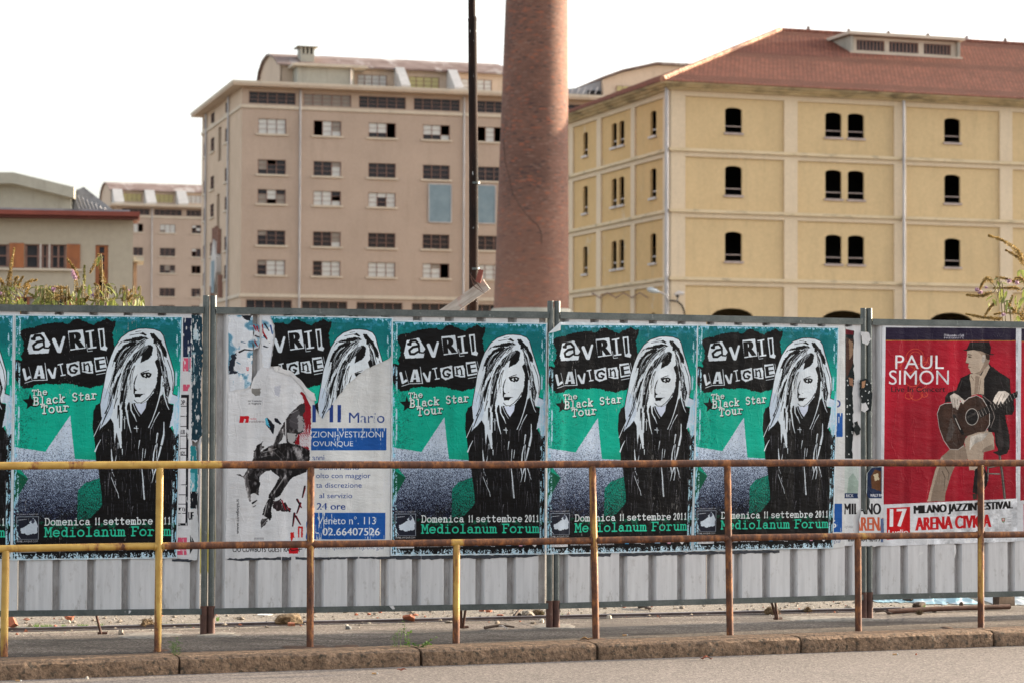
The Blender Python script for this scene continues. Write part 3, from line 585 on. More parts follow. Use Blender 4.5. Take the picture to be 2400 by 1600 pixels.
def paint_underleft():
    c = Cv(200, 1400, (422, 736, 480, 1312), (208, 208, 212)); c.zoom(0, 700, 2.529); P = c.poly
    P([(1085,115),(1133,115),(1133,345),(1085,345)], (22,36,64)); P([(1085,350),(1130,350),(1130,428),(1085,428)], (204,84,112)); P([(1085,506),(1125,506),(1125,546),(1085,546)], (204,84,112))
    P([(1060,568),(1120,568),(1112,1342),(1058,1342)], (22,22,30)); P([(1070,585),(1106,585),(1099,1328),(1066,1328)], (214,214,218))
    for y in (635,695,755,812,885,925,1100,1160,1215,1270): c.stroke([(1068,y),(1104,y)], 3, 3, (24,24,30))
    for s_, y in (('TOP',600),('CLUB',775),('ENJOY',903),('(TI)',1235)): c.text(s_, (1050,y,1096,y+26), (26,26,32), .02)
    P([(1058,1412),(1108,1412),(1106,1515),(1056,1515)], (204,84,112)); c.text('info', (1066,1480,1100,1492), (225,225,228))
    P([(1136,90),(1215,90),(1215,840),(1136,835)], (22,54,68), 2); P([(1145,180),(1175,180),(1178,250),(1148,245)], (176,196,206), 4); c.text('LT', (1118,316,1160,432), (120,150,160), .01); c.text('ODY', (1130,450,1172,490), (120,150,160))
    P([(1130,870),(1160,870),(1172,1000),(1170,1240),(1130,1240)], (34,128,136), 3); P([(1132,1030),(1155,1030),(1155,1140),(1130,1140)], (110,176,190), 2); P([(1128,1140),(1170,1140),(1170,1240),(1128,1240)], (14,18,26), 2)
    P([(1126,1245),(1200,1245),(1200,1550),(1120,1550)], (206,208,210)); c.text('UF', (1118,1262,1146,1308), (20,20,26), .03); P([(1127,1390),(1152,1440),(1148,1470),(1125,1512)], (16,16,20))
    nz = vnoise(c.w, c.h, 26, 44, 4, .5, 1.5); c.a[(nz > .66)] = np.array([206,208,210])/255; return c

def paint_scrap():
    c = Cv(360, 620, (532, 738, 648, 920), (206, 210, 216)); c.zoom(480, 700, 2.529); P = c.poly
    nz = vnoise(c.w, c.h, 50, 51, 4); nb = vnoise(c.w, c.h, 90, 52, 3)
    c.a[nb > .56] = np.array([148, 178, 196])/255; c.a[nb > .64] = np.array([88, 136, 160])/255
    P([(215,100),(275,98),(268,135),(240,125)], (24,26,34), 3); P([(160,330),(190,320),(170,420),(205,440),(145,445),(142,400)], (30,36,48), 4)
    c.stroke([(205,315),(235,300),(282,305)], 12, 6, (26,28,34)); c.stroke([(215,255),(240,262)], 6, 4, (40,80,110)); c.stroke([(262,255),(280,262)], 6, 4, (40,80,110))
    P([(180,380),(220,345),(275,350),(280,440),(200,440)], (204,208,214), 3); c.stroke([(190,375),(210,385)], 6, 5, (60,120,150)); c.text('u', (248,402,258,426), (190,30,40), .02)
    for a_, b_, col in (((290,160),(305,190),(150,16,30)),((308,165),(318,195),(150,16,30)),((340,155),(345,200),(150,16,30)),((295,250),(312,280),(120,20,30)),((355,150),(380,190),(28,30,40)),((350,220),(385,260),(30,34,46)),((345,200),(370,240),(150,20,34)),((390,160),(400,210),(40,70,130)),((300,220),(325,230),(60,50,56)),((350,280),(380,290),(40,44,56))): c.stroke([a_, b_], 10, 6, col)
    c.a[nz > .70] = np.array([216,218,220])/255; return c
# ------------------------------------------------------------------ materials of the street
def rusty(name, stops, seed=0.0):
    """chipped yellow paint over rust; stops = [(x along the tube, paint share 0..1), ...]"""
    k = N(name); v = k.coord('Object', (1, 1, .45) if len(stops) > 1 else (1.6, 1.6, .16), (seed, seed*2, seed)); n = k.noise(v, 9, 7, .62); n2 = k.noise(k.coord('Object', (1, 1, 1), (seed, 0, 3)), 60, 5, .7)
    x = k.n('SeparateXYZ', {0: k.n('TexCoord').outputs['Object']}).outputs[0]
    share = None
    if len(stops) == 1: share = stops[0][1]
    else:
        a, b = stops[0][0], stops[-1][0]
        t = k.n('MapRange', {0: x, 1: a, 2: b}).outputs[0]
        share = k.ramp(t, [((p-a)/(b-a), q) for p, q in stops])
    zz_ = k.n('SeparateXYZ', {0: k.n('TexCoord').outputs['Object']}).outputs[2]; foot = k.n('MapRange', {0: zz_, 1: .20, 2: .02, 3: 0.0, 4: .45}).outputs[0]
    share = k.n('Math', {0: share, 1: foot}, operation='SUBTRACT').outputs[0]
    nn = k.n('Math', {0: n, 1: k.n('Math', {0: n2, 1: .16}, operation='MULTIPLY').outputs[0]}, operation='ADD').outputs[0]
    th = k.n('MapRange', {0: share, 1: 0.0, 2: 1.0, 3: .28, 4: .88}).outputs[0]
    d = k.n('Math', {0: nn, 1: th}, operation='SUBTRACT').outputs[0]
    f = k.n('MapRange', {0: d, 1: -.015, 2: .02}).outputs[0]
    rust = k.ramp(k.noise(k.coord('Object', (1, 1, .5)), 24, 8, .7), [(.25, (.022, .010, .008)), (.5, (.105, .038, .018)), (.72, (.38, .145, .040))])
    paint = k.ramp(k.noise(k.coord(), 14, 6, .6), [(.3, (.36, .20, .035)), (.65, (.50, .32, .075))])
    halo = k.n('MapRange', {0: d, 1: -.09, 2: -.01}).outputs[0]
    paint = k.mix(halo, paint, (.26, .11, .025))
    k.set('Base Color', k.mix(f, paint, rust)); k.set('Roughness', k.n('MapRange', {0: f, 3: .42, 4: .78}).outputs[0])
    h = k.n('Math', {0: k.n('Math', {0: f, 1: -.5}, operation='MULTIPLY').outputs[0], 1: n2}, operation='ADD').outputs[0]
    k.bump(h, .45, .002); return k.m

def asphalt(name, c1, c2, agg, dark=None, bump=.5):
    k = N(name); v = k.coord()
    col = k.ramp(k.noise(v, .9, 7, .6), [(.3, c1), (.7, c2)])
    vo = k.n('TexVoronoi', {'Vector': v, 'Scale': 95.0}); g = k.n('SeparateColor', {0: vo.outputs['Color']}).outputs[0]
    col = k.mix(k.ramp(g, [(.62, 0.0), (.80, .75)]), col, agg); col = k.mix(k.ramp(g, [(.08, .65), (.24, 0.0)]), col, tuple(c*.35 for c in c1))
    col = k.mix(1.0, col, k.ramp(k.noise(v, 240, 3, .7), [(.3, .62), (.7, 1.3)]), 'MULTIPLY')
    if dark:
        col = k.mix(k.ramp(k.noise(k.coord('Object', (.5, 1.3, 1)), 2.2, 8, .7), [(.44, 0.0), (.62, .85)]), col, dark)
        cr = k.n('TexVoronoi', {'Vector': k.n('Mapping', {0: v, 'Scale': (.5, 1.1, 1)}).outputs[0], 'Scale': 1.3}, feature='DISTANCE_TO_EDGE').outputs[0]
        dist = k.n('Math', {0: cr, 1: k.n('Math', {0: k.noise(v, 7, 5), 1: .05}, operation='MULTIPLY').outputs[0]}, operation='SUBTRACT').outputs[0]
        col = k.mix(k.ramp(dist, [(.0, .0), (.001, .8), (.012, 0.0)]) if False else k.ramp(k.n('Math', {0: dist}, operation='ABSOLUTE').outputs[0], [(.0, .85), (.006, 0.0)]), col, tuple(c*.4 for c in dark))
    if dark:                                # soil gathered along the kerb
        dn = k.n('VectorMath', {0: v, 1: (-math.sin(R(20.6)), math.cos(R(20.6)), 0)}, operation='DOT_PRODUCT').outputs['Value']
        off_ = -2.67*-math.sin(R(20.6))+12.68*math.cos(R(20.6)); w1 = k.n('MapRange', {0: dn, 1: off_+.62, 2: off_+.36}).outputs[0]
        w2 = k.n('Math', {0: w1, 1: k.ramp(k.noise(v, 3.2, 7, .7), [(.34, .25), (.56, 1.0)])}, operation='MULTIPLY').outputs[0]
        col = k.mix(w2, col, k.mix(k.ramp(g, [(.80, 0.0), (.86, .6)]), (.030, .022, .017), (.16, .13, .11)))
    k.set('Base Color', col); k.set('Roughness', .93)
    hh = k.n('Math', {0: vo.outputs['Distance'], 1: k.noise(v, 3, 4)}, operation='ADD').outputs[0]
    k.bump(hh, bump, .004); return k.m

m_pave = asphalt('asphalt_pavement', (.092, .070, .054), (.165, .130, .102), (.33, .28, .235), (.045, .032, .023), .6)
m_road = asphalt('road_asphalt', (.130, .110, .099), (.178, .151, .137), (.28, .24, .215), None, .35)
m_yard = asphalt('yard_dirt', (.135, .115, .092), (.22, .19, .155), (.36, .32, .27), None, .7)
m_kerb = mat('kerb_granite', (.115, .070, .043), (.32, .205, .127), 34, .9, bump=1.0, bscale=48, bd=.02, lo=.3, hi=.68, dirt=(.060, .045, .030), dscale=30, dlo=.54, dhi=.62, fine=(120, .6))
m_galv = mat('galvanised_frame', (.085, .100, .098), (.135, .150, .145), 9, .5, .55, bump=.15, bscale=60, bd=.002, dirt=(.30, .31, .31), dscale=26, dlo=.66, dhi=.74, fine=(80, .25))
m_foot = mat('rust_primer', (.055, .024, .018), (.105, .048, .034), 14, .8, bump=.4, bscale=70, bd=.003, dirt=(.18, .13, .10), dscale=20, dlo=.62, dhi=.75)
def sheet_material():
    k = N('grey_painted_sheet')
    base = k.ramp(k.noise(k.coord('Object', (1, 1, .06)), 34, 6, .6), [(.3, (.50, .50, .51)), (.7, (.64, .64, .65))])
    g = k.ramp(k.noise(k.coord('Object', (1, 1, .22)), 26, 6, .6), [(.60, 0.0), (.75, .35)])
    y = k.n('SeparateXYZ', {0: k.n('TexCoord').outputs['Object']})
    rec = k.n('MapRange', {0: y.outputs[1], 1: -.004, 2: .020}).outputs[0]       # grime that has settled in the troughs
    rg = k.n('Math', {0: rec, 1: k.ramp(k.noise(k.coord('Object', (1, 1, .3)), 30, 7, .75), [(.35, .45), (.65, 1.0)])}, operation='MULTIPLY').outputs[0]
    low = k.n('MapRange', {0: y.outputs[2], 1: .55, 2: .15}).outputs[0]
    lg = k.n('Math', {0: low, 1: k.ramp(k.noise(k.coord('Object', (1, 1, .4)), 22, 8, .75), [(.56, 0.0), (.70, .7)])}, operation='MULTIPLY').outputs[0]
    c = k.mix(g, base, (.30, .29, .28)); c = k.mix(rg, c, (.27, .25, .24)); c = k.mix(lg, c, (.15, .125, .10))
    sp = k.ramp(k.noise(k.coord('Object', (1, 1, .5)), 70, 4, .8), [(.70, 0.0), (.74, .8)]); c = k.mix(sp, c, (.10, .09, .085))
    k.set('Base Color', c); k.set('Roughness', .5); k.bump(k.noise(k.coord('Object', (1, 1, .1)), 20, 5), .12, .003); return k.m
m_sheet = sheet_material()
m_back = mat('bare_paper_back', (.60, .62, .61), (.72, .72, .71), 20, .85)

def print_mat(name, img, wear=.5, gloss=.42):
    k = N(name); t = k.n('TexImage', {0: k.n('TexCoord').outputs['UV']}); t.image = img; t.interpolation = 'Cubic'; t.extension = 'EXTEND'
    rnd = k.n('ObjectInfo').outputs['Random']; off = k.n('Math', {0: rnd, 1: 37.0}, operation='MULTIPLY').outputs[0]
    cb = k.n('CombineXYZ', {0: off, 1: off, 2: off}).outputs[0]
    def V(sc): return k.n('VectorMath', {0: k.coord('Object', sc), 1: cb}).outputs[0]
    flake = k.noise(V((1, 1, .16)), 120, 6, .8); area = k.noise(V((1, 1, .7)), 4.5, 4, .6)
    d = k.n('Math', {0: flake, 1: k.n('Math', {0: area, 1: .40}, operation='MULTIPLY').outputs[0]}, operation='ADD').outputs[0]
    f = k.ramp(d, [(.905-.022*wear, 0.0), (.94-.022*wear, .6)])
    col = k.mix(f, t.outputs[0], (.50, .48, .46))
    grain = k.ramp(k.noise(V((1, 1, 1)), 300, 3, .7), [(.3, .88), (.7, 1.1)]); col = k.mix(1.0, col, grain, 'MULTIPLY')
    fade = k.ramp(k.noise(V((1, 1, .8)), 2.6, 4, .6), [(.3, .86), (.7, 1.12)]); col = k.mix(1.0, col, fade, 'MULTIPLY')
    soil = k.ramp(k.noise(V((1, 1, .12)), 9, 6, .6), [(.40, 1.0), (.75, .78)]); col = k.mix(1.0, col, soil, 'MULTIPLY')
    fold = k.n('Math', {0: k.n('Math', {0: k.noise(V((1, 1, .35)), 6, 3, .5), 1: .5}, operation='SUBTRACT').outputs[0]}, operation='ABSOLUTE').outputs[0]
    cre = k.ramp(fold, [(0.0, 1.0), (.012, 0.0)])
    hm = k.n('Math', {0: k.noise(V((.6, 1, 1.6)), 11, 6, .62), 1: k.n('Math', {0: cre, 1: .10}, operation='MULTIPLY').outputs[0]}, operation='ADD').outputs[0]
    k.set('Base Color', col); k.set('Roughness', gloss); k.set('Specular IOR Level', .16); k.bump(hm, .8, .010); return k.m

# ------------------------------------------------------------------ ground
def strip(name, p0, p1, y0, y1, z, m, nx=1, ny=1):
    d = Vector((p1[0]-p0[0], p1[1]-p0[1], 0)).normalized(); n = Vector((-d.y, d.x, 0)); L = (Vector(p1)-Vector(p0)).length
    o = Vector((p0[0], p0[1], 0)); b = MB()
    for i in range(nx):
        for j in range(ny):
            x0, x1 = L*i/nx, L*(i+1)/nx; a0, a1 = y0+(y1-y0)*j/ny, y0+(y1-y0)*(j+1)/ny
            b.add([o+d*x0+n*a0+Vector((0,0,z)), o+d*x1+n*a0+Vector((0,0,z)), o+d*x1+n*a1+Vector((0,0,z)), o+d*x0+n*a1+Vector((0,0,z))], [(0,1,2,3)])
    return tag(b.build(name, m), kind='structure')
KY = R(20.6); kd = Vector((math.cos(KY), math.sin(KY), 0)); K0 = Vector((-2.67, 12.68, 0))
FK = Frame(K0, KY)
pL = K0-kd*400; pR = K0+kd*400
pL2, pR2 = (pL.x, pL.y), (pR.x, pR.y)
strip('road', pL2, pR2, -14, .05, -.085, m_road)
strip('pavement', (K0-kd*60).xy[:], (K0+kd*60).xy[:], .26, 1.75, 0, m_pave)
strip('yard_ground', pL2, pR2, 1.75, 900, 0, m_yard)
strip('far_pavement', pL2, pR2, -40, -14, .03, m_pave)
kerb = tag(bpy.data.objects.new('kerb', None), kind='structure'); link(kerb); kerb.location = K0; kerb.rotation_euler = (0, 0, KY)
jx = [FK.hit(px, py)[0] for px, py in ((423, 1548), (990, 1528), (1403, 1512), (1880, 1500), (2332, 1484))]
jx = [jx[0]-4.3, jx[0]-2.9, jx[0]-1.5]+jx+[jx[-1]+1.2, jx[-1]+2.5]
for i in range(len(jx)-1):
    a, b_ = jx[i]+.006, jx[i+1]-.006; nn = max(6, int((b_-a)/.028)); m_ = MB(); prof = [(.30, -.12), (.30, 0.0), (.15, .004), (.03, .0), (.006, -.012), (.0, -.05), (.006, -.13)]
    vs = []; rr = random.Random(i)
    from mathutils import noise as mn
    for q in range(nn+1):
        x = a+(b_-a)*q/nn
        for (y, z) in prof:
            e = Vector((x*14, y*30+i*9, z*30)); s_ = .012 if y < .04 else .003
            if q in (0, nn) and y < .05: y2 = y+.012
            else: y2 = y
            v = mn.noise_vector(e)*s_+mn.noise_vector(e*3)*s_*.5
            vs.append((x+v.x*.3, y2+v.y, z+v.z*(.6 if z < 0 else .5)+(0 if z < -.1 else .004)))
    np_ = len(prof); fs = [(q*np_+j, (q+1)*np_+j, (q+1)*np_+j+1, q*np_+j+1) for q in range(nn) for j in range(np_-1)]
    m_.add(vs, fs, True); m_.add(vs[:np_], [tuple(range(np_))]); m_.add(vs[-np_:], [tuple(range(np_))])
    o = m_.build('kerb_stone', m_kerb, kerb)
# soil line between kerb and asphalt, worn tar lines in the road
m_tar = mat('tar_line', (.10, .095, .095), (.16, .15, .15), 6, .9)

# ------------------------------------------------------------------ hoarding panels
F1 = ground(486, 1485.5); F2 = ground(1296, 1470.6); F3 = ground(2031, 1447.7)
y12 = math.atan2(F2.y-F1.y, F2.x-F1.x); y23 = math.atan2(F3.y-F2.y, F3.x-F2.x)
PA, PB, PC, PD = Frame(F1, R(10.5)), Frame(F1, y12), Frame(F2, y23), Frame(F3, R(19.5))
LB, LC = (F2-F1).length, (F3-F2).length; LA, LD = 2.2, 2.2
YF = -.012
def ribs(fr, px, pitch, rec, x0, x1):
    a = fr.hit(px, 1340, YF)[0]; st = a
    while st > x0: st -= pitch
    out = []
    while st < x1: out.append((st, st+rec)); st += pitch
    return out
RIB = {'A': ribs(PA, 122, .2, .055, -LA, 0), 'B': ribs(PB, 660, .1985, .058, 0, LB), 'C': ribs(PC, 1382, .2, .057, 0, LC), 'D': ribs(PD, 2110, .2, .057, 0, LD)}
def hoarding(key, fr, x0, x1, label, splits, braces, posts=(True, True)):
    root = empty('fence_panel', fr.o, fr.yaw, label=label, cat='fence panel', group='metal hoarding panels along the pavement')
    zt, zb = 1.94, .119
    for i, (px_, yes) in enumerate(zip((x0+.021, x1-.021), posts)):
        b = MB().tube([(px_, 0, .17), (px_, 0, 2.008)], .0192, 14).build('post', m_galv, root)
        MB().tube([(px_, 0, -.05), (px_, 0, .168)], .0222, 14).build('sleeve', m_foot, b)
    MB().box(x0+.035, x1-.035, -.0215, -.0185, zt-.040, zt).box(x0+.035, x1-.035, -.0184, .012, zt-.004, zt-.0008).build('top_rail', m_galv, root)
    MB().box(x0+.035, x1-.035, -.0215, -.0185, zb, zb+.036).box(x0+.035, x1-.035, -.0184, .012, zb+.0008, zb+.004).build('bottom_rail', m_galv, root)
    cuts = [x0+.045]+splits+[x1-.045]
    for i in range(len(cuts)-1):
        a, b = cuts[i]+(.003 if i else 0), cuts[i+1]-.002; pts = [(a, YF)]
        for r0, r1 in RIB[key]:
            for x, y in ((r0, YF), (r0+.009, YF+.032), (r1-.020, YF+.032), (r1, YF)):
                if a < x < b: pts.append((x, y))
        if any(r0 < b < r1 for r0, r1 in RIB[key]): pts.append((b, YF+.03))
        else: pts.append((b, YF))
        if any(r0 < a < r1 for r0, r1 in RIB[key]): pts[0] = (a, YF+.03)
        off = .0 if i % 2 == 0 else .0012; m = MB(); n = len(pts); vs = []
        zs = [zb+.01, .5, .9, 1.3, 1.65, zt-.012]
        for z in zs: vs += [(x, y+off+.0012*math.sin(z*4+x*7), z) for x, y in pts]
        t_ = .0012; nz = len(zs); vs2 = [(x, y+t_, z) for x, y, z in vs]
        m.add(vs, [(k*n+j, k*n+j+1, (k+1)*n+j+1, (k+1)*n+j) for k in range(nz-1) for j in range(n-1)]); m.add(vs2, [(k*n+j+1, k*n+j, (k+1)*n+j, (k+1)*n+j+1) for k in range(nz-1) for j in range(n-1)])
        m.build('corrugated_sheet', m_sheet, root, fix=False)
    for (xa, xb, fx) in braces:
        MB().tube([(xa, .03, .13), (xb, .10, .0)], .008, 8).tube([(xb-.02, .10, .006), (xb+.035, .11, .006)], .009, 6).build('brace', m_foot, root)
    return root
hA = hoarding('A', PA, -LA, -.001, 'grey corrugated hoarding panel furthest left, cut off by the left edge', [PA.hit(42, 1340)[0]], [(PA.hit(225, 1445)[0], PA.hit(238, 1445)[0], 0)])
hB = hoarding('B', PB, .001, LB-.001, 'grey corrugated hoarding panel behind the torn rodeo poster', [PB.hit(893, 1340)[0]], [(PB.hit(1083, 1440)[0], PB.hit(1090, 1440)[0], 0), (PB.hit(1094, 1440)[0], PB.hit(1094, 1440)[0], 0)])
hC = hoarding('C', PC, .001, LC-.001, 'grey corrugated hoarding panel between the middle and right pairs of posts', [PC.hit(1659, 1340)[0]], [(PC.hit(1812, 1410)[0], PC.hit(1838, 1410)[0], 0), (PC.hit(1822, 1410)[0], PC.hit(1840, 1410)[0], 0)])
hD = hoarding('D', PD, .001, LD, 'grey corrugated hoarding panel behind the red concert posters', [PD.hit(2364, 1340)[0]], [])

PE = Frame(PD.world(LD, 0, 0), R(19.5)); PZ = Frame(PA.world(-LA, 0, 0), R(10.5))
RIB['E'] = ribs(PD, 2110, .2, .057, 0, 2.2); RIB['Z'] = [(a+.02, b+.02) for a, b in RIB['A']]
hoarding('E', PE, .001, 2.2, 'grey corrugated hoarding panel beyond the last red poster, right of the frame', [1.0], [])
hoarding('Z', PZ, -LA, -.001, 'grey corrugated hoarding panel beyond the far left teal poster, left of the frame', [-1.2], [])
# ------------------------------------------------------------------ posters
def sheet(name, key, fr, pts, quad, m, off, label, cat='poster', group=None, rough=0, seed=0, over=None, strips=True):
    """a pasted sheet: outline and print corners given where they sit on the hoarding"""
    rr = random.Random(seed+len(pts)*13)
    if rough:
        q = []
        for i in range(len(pts)):
            a, b = Vector(pts[i]), Vector(pts[(i+1) % len(pts)]); n = max(1, int((b-a).length/6))
            for k in range(n): p = a.lerp(b, k/n); q.append((p.x+rr.gauss(0, rough), p.y+rr.gauss(0, rough)) if k else (p.x, p.y))
        pts = q
    L = [fr.hit(x, y, YF-off) for x, y in pts]; Q = [fr.hit(x, y, YF-off) for x, y in quad]
    bm = bmesh.new(); vs = [bm.verts.new((x, 0, z)) for x, z in L]
    for t in tessellate_polygon([[Vector((x, z, 0)) for x, z in L]]):
        try: bm.faces.new([vs[i] for i in t])
        except ValueError: pass
    x0, x1 = min(p[0] for p in L), max(p[0] for p in L); z0, z1 = min(p[1] for p in L), max(p[1] for p in L)
    if strips:
        x = math.ceil(x0/.02)*.02
        while x < x1: bmesh.ops.bisect_plane(bm, geom=bm.verts[:]+bm.edges[:]+bm.faces[:], plane_co=(x, 0, 0), plane_no=(1, 0, 0)); x += .02
        z = z0+.07
        while z < z1: bmesh.ops.bisect_plane(bm, geom=bm.verts[:]+bm.edges[:]+bm.faces[:], plane_co=(0, 0, z), plane_no=(0, 0, 1)); z += .07
    uv = bm.loops.layers.uv.new('UVMap')
    xl = lambda t: Q[0][0]*(1-t)+Q[3][0]*t; xr = lambda t: Q[1][0]*(1-t)+Q[2][0]*t
    def UV(x, z):
        t = .5; 
        for _ in range(3):
            u = (x-xl(t))/(xr(t)-xl(t)); zt_ = Q[0][1]*(1-u)+Q[1][1]*u; zb_ = Q[3][1]*(1-u)+Q[2][1]*u; t = (zt_-z)/(zt_-zb_)
        return u, 1-t
    for f in bm.faces:
        for l in f.loops: l[uv].uv = UV(l.vert.co.x, l.vert.co.z)
    for v in bm.verts:
        x, z = v.co.x, v.co.z; d = YF-off
        for r0, r1 in RIB[key]:
            if r0 < x < r1: d += .0035*math.sin(math.pi*(x-r0)/(r1-r0))
        d += mn.noise(Vector((x*9, key == 'B', z*7)))*.0008
        if over is not None:
            e = abs(x-over[0]); d = d-over[1]*max(0, 1-max(0, e-.045)/.05)
        v.co.y = d
    me = bpy.data.meshes.new(name); bm.normal_update()
    if sum(f.normal.y*f.calc_area() for f in bm.faces) > 0: bmesh.ops.reverse_faces(bm, faces=bm.faces)
    bm.to_mesh(me); bm.free()
    for p in me.polygons: p.use_smooth = True
    me.materials.append(m); o = bpy.data.objects.new(name, me); link(o); o.location = fr.o; o.rotation_euler = (0, 0, fr.yaw)
    return tag(o, label, cat, group)

cv = paint_tour(); m_tour = print_mat('tour_poster_print', cv.image('tour_print'), .6); m_tour_worn = print_mat('tour_poster_print_scratched', bpy.data.images['tour_print'], 2.6)
m_red = print_mat('red_poster_print', paint_red().image('red_print'), .2)
m_srv = print_mat('service_poster_print', paint_service().image('service_print'), 0)
m_rod = print_mat('rodeo_poster_print', paint_rodeo().image('rodeo_print'), 0)
m_lin = print_mat('lineup_poster_print', paint_lineup().image('lineup_print'), .5)
m_und = print_mat('calendar_poster_print', paint_underleft().image('calendar_print'), .5)
m_scr = print_mat('scrap_print', paint_scrap().image('scrap_print'), .5)
m_navy = mat('navy_paper_remnant', (.010, .014, .024), (.03, .036, .05), 30, .6, dirt=(.45, .46, .48), dscale=40, dlo=.66, dhi=.7, bump=.4, bscale=40, bd=.004)
m_white = mat('white_paper_remnant', (.50, .50, .51), (.64, .64, .64), 14, .8, bump=.5, bscale=30, bd=.006, dirt=(.30, .30, .31), dscale=30, dlo=.62, dhi=.7)

GP = 'teal concert posters pasted on the hoarding'
q0 = lambda a, b, c, d: [a, b, c, d]
def rect(q, j=0, s=1):
    r = random.Random(s); return [(x, y) for x, y in q]
Q0 = [(-352, 733), (33, 737), (27, 1311), (-360, 1318)]
sheet('poster', 'A', PA, Q0, Q0, m_tour, .0055, 'teal concert poster cut by the left edge of the photo, only a strip showing', group=GP, rough=.3, seed=1)
Q1 = [(34, 737), (429, 741), (415, 1307), (27, 1312)]
sheet('poster', 'A', PA, Q1, Q1, m_tour_worn, .0060, 'teal concert poster with long-haired woman, leftmost whole one, crossed by the yellow rail', group=GP, rough=.35, seed=2)
UQ = [(422, 736), (480, 736), (480, 1312), (422, 1312)]
sheet('poster', 'A', PA, [(422, 737), (453, 738), (450, 1028), (449, 1130), (447, 1309), (412, 1308)], UQ, m_und, .0030, 'white poster edge with navy and pink blocks beside the left teal poster', rough=.4, seed=3)
sheet('paper_scrap', 'A', PA, [(449, 738), (473, 739), (475, 850), (470, 900), (473, 1020), (462, 1033), (458, 1036), (447, 1028)], UQ, m_und, .0012, 'dark teal torn paper strip near the left pair of posts, upper one', 'paper scrap', rough=1.0, seed=4)
sheet('paper_scrap', 'A', PA, [(446, 1040), (460, 1045), (466, 1120), (462, 1190), (466, 1260), (462, 1311), (442, 1311)], UQ, m_und, .0012, 'dark torn paper strip near the left pair of posts, lower one', 'paper scrap', rough=1.0, seed=5)
QS = [(532, 738), (648, 738), (648, 920), (532, 920)]; z6 = lambda X, Y: (480+X/2.529, 700+Y/2.529)
SCR = [(140, 100), (215, 98), (285, 100), (285, 330), (280, 440), (270, 520), (150, 548), (140, 440)]
sheet('paper_scrap', 'B', PB, [z6(*p) for p in SCR], QS, m_scr, .0015, 'pale blue and white torn scraps with a moustache shape above the rodeo poster', 'paper scrap', rough=.6, seed=6)
sheet('paper_scrap', 'B', PB, [z6(*p) for p in [(340, 100), (395, 100), (408, 200), (402, 300), (390, 400), (345, 420), (335, 300)]], QS, m_scr, .0015, 'narrow torn white scrap beside the black title of the torn teal poster', 'paper scrap', rough=1.2, seed=7)
sheet('paper_scrap', 'B', PB, [z6(*p) for p in [(283, 150), (322, 160), (328, 240), (318, 290), (290, 300)]], QS, m_scr, .0042, 'small curled scrap with red marks, left of the narrow white scrap', 'paper scrap', rough=1.2, seed=9)
QV = [(640, 790), (916, 790), (913, 1304), (640, 1304)]
sheet('poster', 'B', PB, [(700, 800), (921, 800), (916, 1000), (913, 1303), (700, 1305)], QV, m_srv, .0022, 'white poster with blue lettering and two blue bands under the torn teal poster', rough=.3, seed=8)
QR = [(528, 848), (740, 848), (740, 1312), (528, 1312)]
ROD = [(140, 550), (230, 552), (270, 530), (285, 480), (335, 402), (380, 415), (430, 408), (480, 440), (520, 450), (560, 500), (575, 540), (610, 600), (630, 640), (633, 760), (630, 900), (634, 960), (612, 1040), (600, 1100), (600, 1200), (607, 1290), (600, 1440), (590, 1520), (420, 1532), (120, 1536), (128, 1300), (133, 1000)]
sheet('poster', 'B', PB, [z6(*p) for p in ROD], QR, m_rod, .0036, 'white rodeo poster with a bucking horse, torn along its right side', rough=.9, seed=10)
Q2 = [(560, 737), (921, 744), (917, 1302), (552, 1306)]
TOR = [(388, 102), (415, 160), (418, 220), (405, 300), (390, 398), (440, 402), (480, 425), (520, 440), (570, 490), (600, 530), (640, 560), (655, 640), (690, 700), (700, 712), (735, 650), (790, 575), (850, 500), (950, 420), (1030, 382), (1080, 360), (1108, 332), (1118, 112), (760, 104)]
sheet('poster', 'B', PB, [z6(*p) for p in TOR], Q2, m_tour, .0052, 'torn upper remnant of a teal concert poster above the bucking horse', group=GP, rough=.8, seed=11)
sheet('paper_scrap', 'B', PB, [z6(*p) for p in [(405, 400), (440, 398), (485, 420), (525, 436), (575, 486), (606, 528), (646, 556), (660, 602), (634, 600), (600, 560), (570, 515), (520, 462), (470, 440), (410, 420)]], QS, m_white, .0066, 'white torn paper edge curling off under the black title of the torn teal poster', 'paper scrap', rough=1.0, seed=12)
Q3 = [(918, 751), (1283, 757), (1278, 1298), (916, 1301)]
sheet('poster', 'B', PB, Q3, Q3, m_tour, .0058, 'intact teal concert poster in the centre, just left of the middle pair of posts', group=GP, rough=.35, seed=13)
# poster over the middle posts, its top left corner peeled
Q4 = [(1283, 759), (1638, 761), (1622, 1291), (1278, 1298)]
Q4P = [(1313, 755), (1638, 761), (1622, 1291), (1278, 1298), (1282, 1000), (1285, 781)]
sheet('poster', 'C', PC, Q4P, Q4, m_tour_worn, .0062, 'teal concert poster with peeled top corner, pasted over the middle pair of posts', group=GP, rough=.35, seed=14, over=(0, .0075))
a = [PC.hit(x, y, YF-.0155) for x, y in ((1313, 755), (1285, 781), (1311, 774))]
fl = MB().add([(a[0][0], YF-.0145, a[0][1]), (a[1][0], YF-.0145, a[1][1]), (a[2][0], YF-.034, a[2][1]), ((a[0][0]+a[2][0])/2, YF-.030, (a[0][1]+a[2][1])/2+.003), ((a[1][0]+a[2][0])/2, YF-.032, (a[1][1]+a[2][1])/2-.002)], [(0, 3, 1), (3, 4, 1), (3, 2, 4)]).build('peeled_corner', m_back, fix=False)
pst = [o for o in COL.objects if o.get('label', '').startswith('teal concert poster with peeled')][0]; fl.parent = pst
Q5 = [(1634, 761), (1967, 766), (1953, 1284), (1623, 1290)]
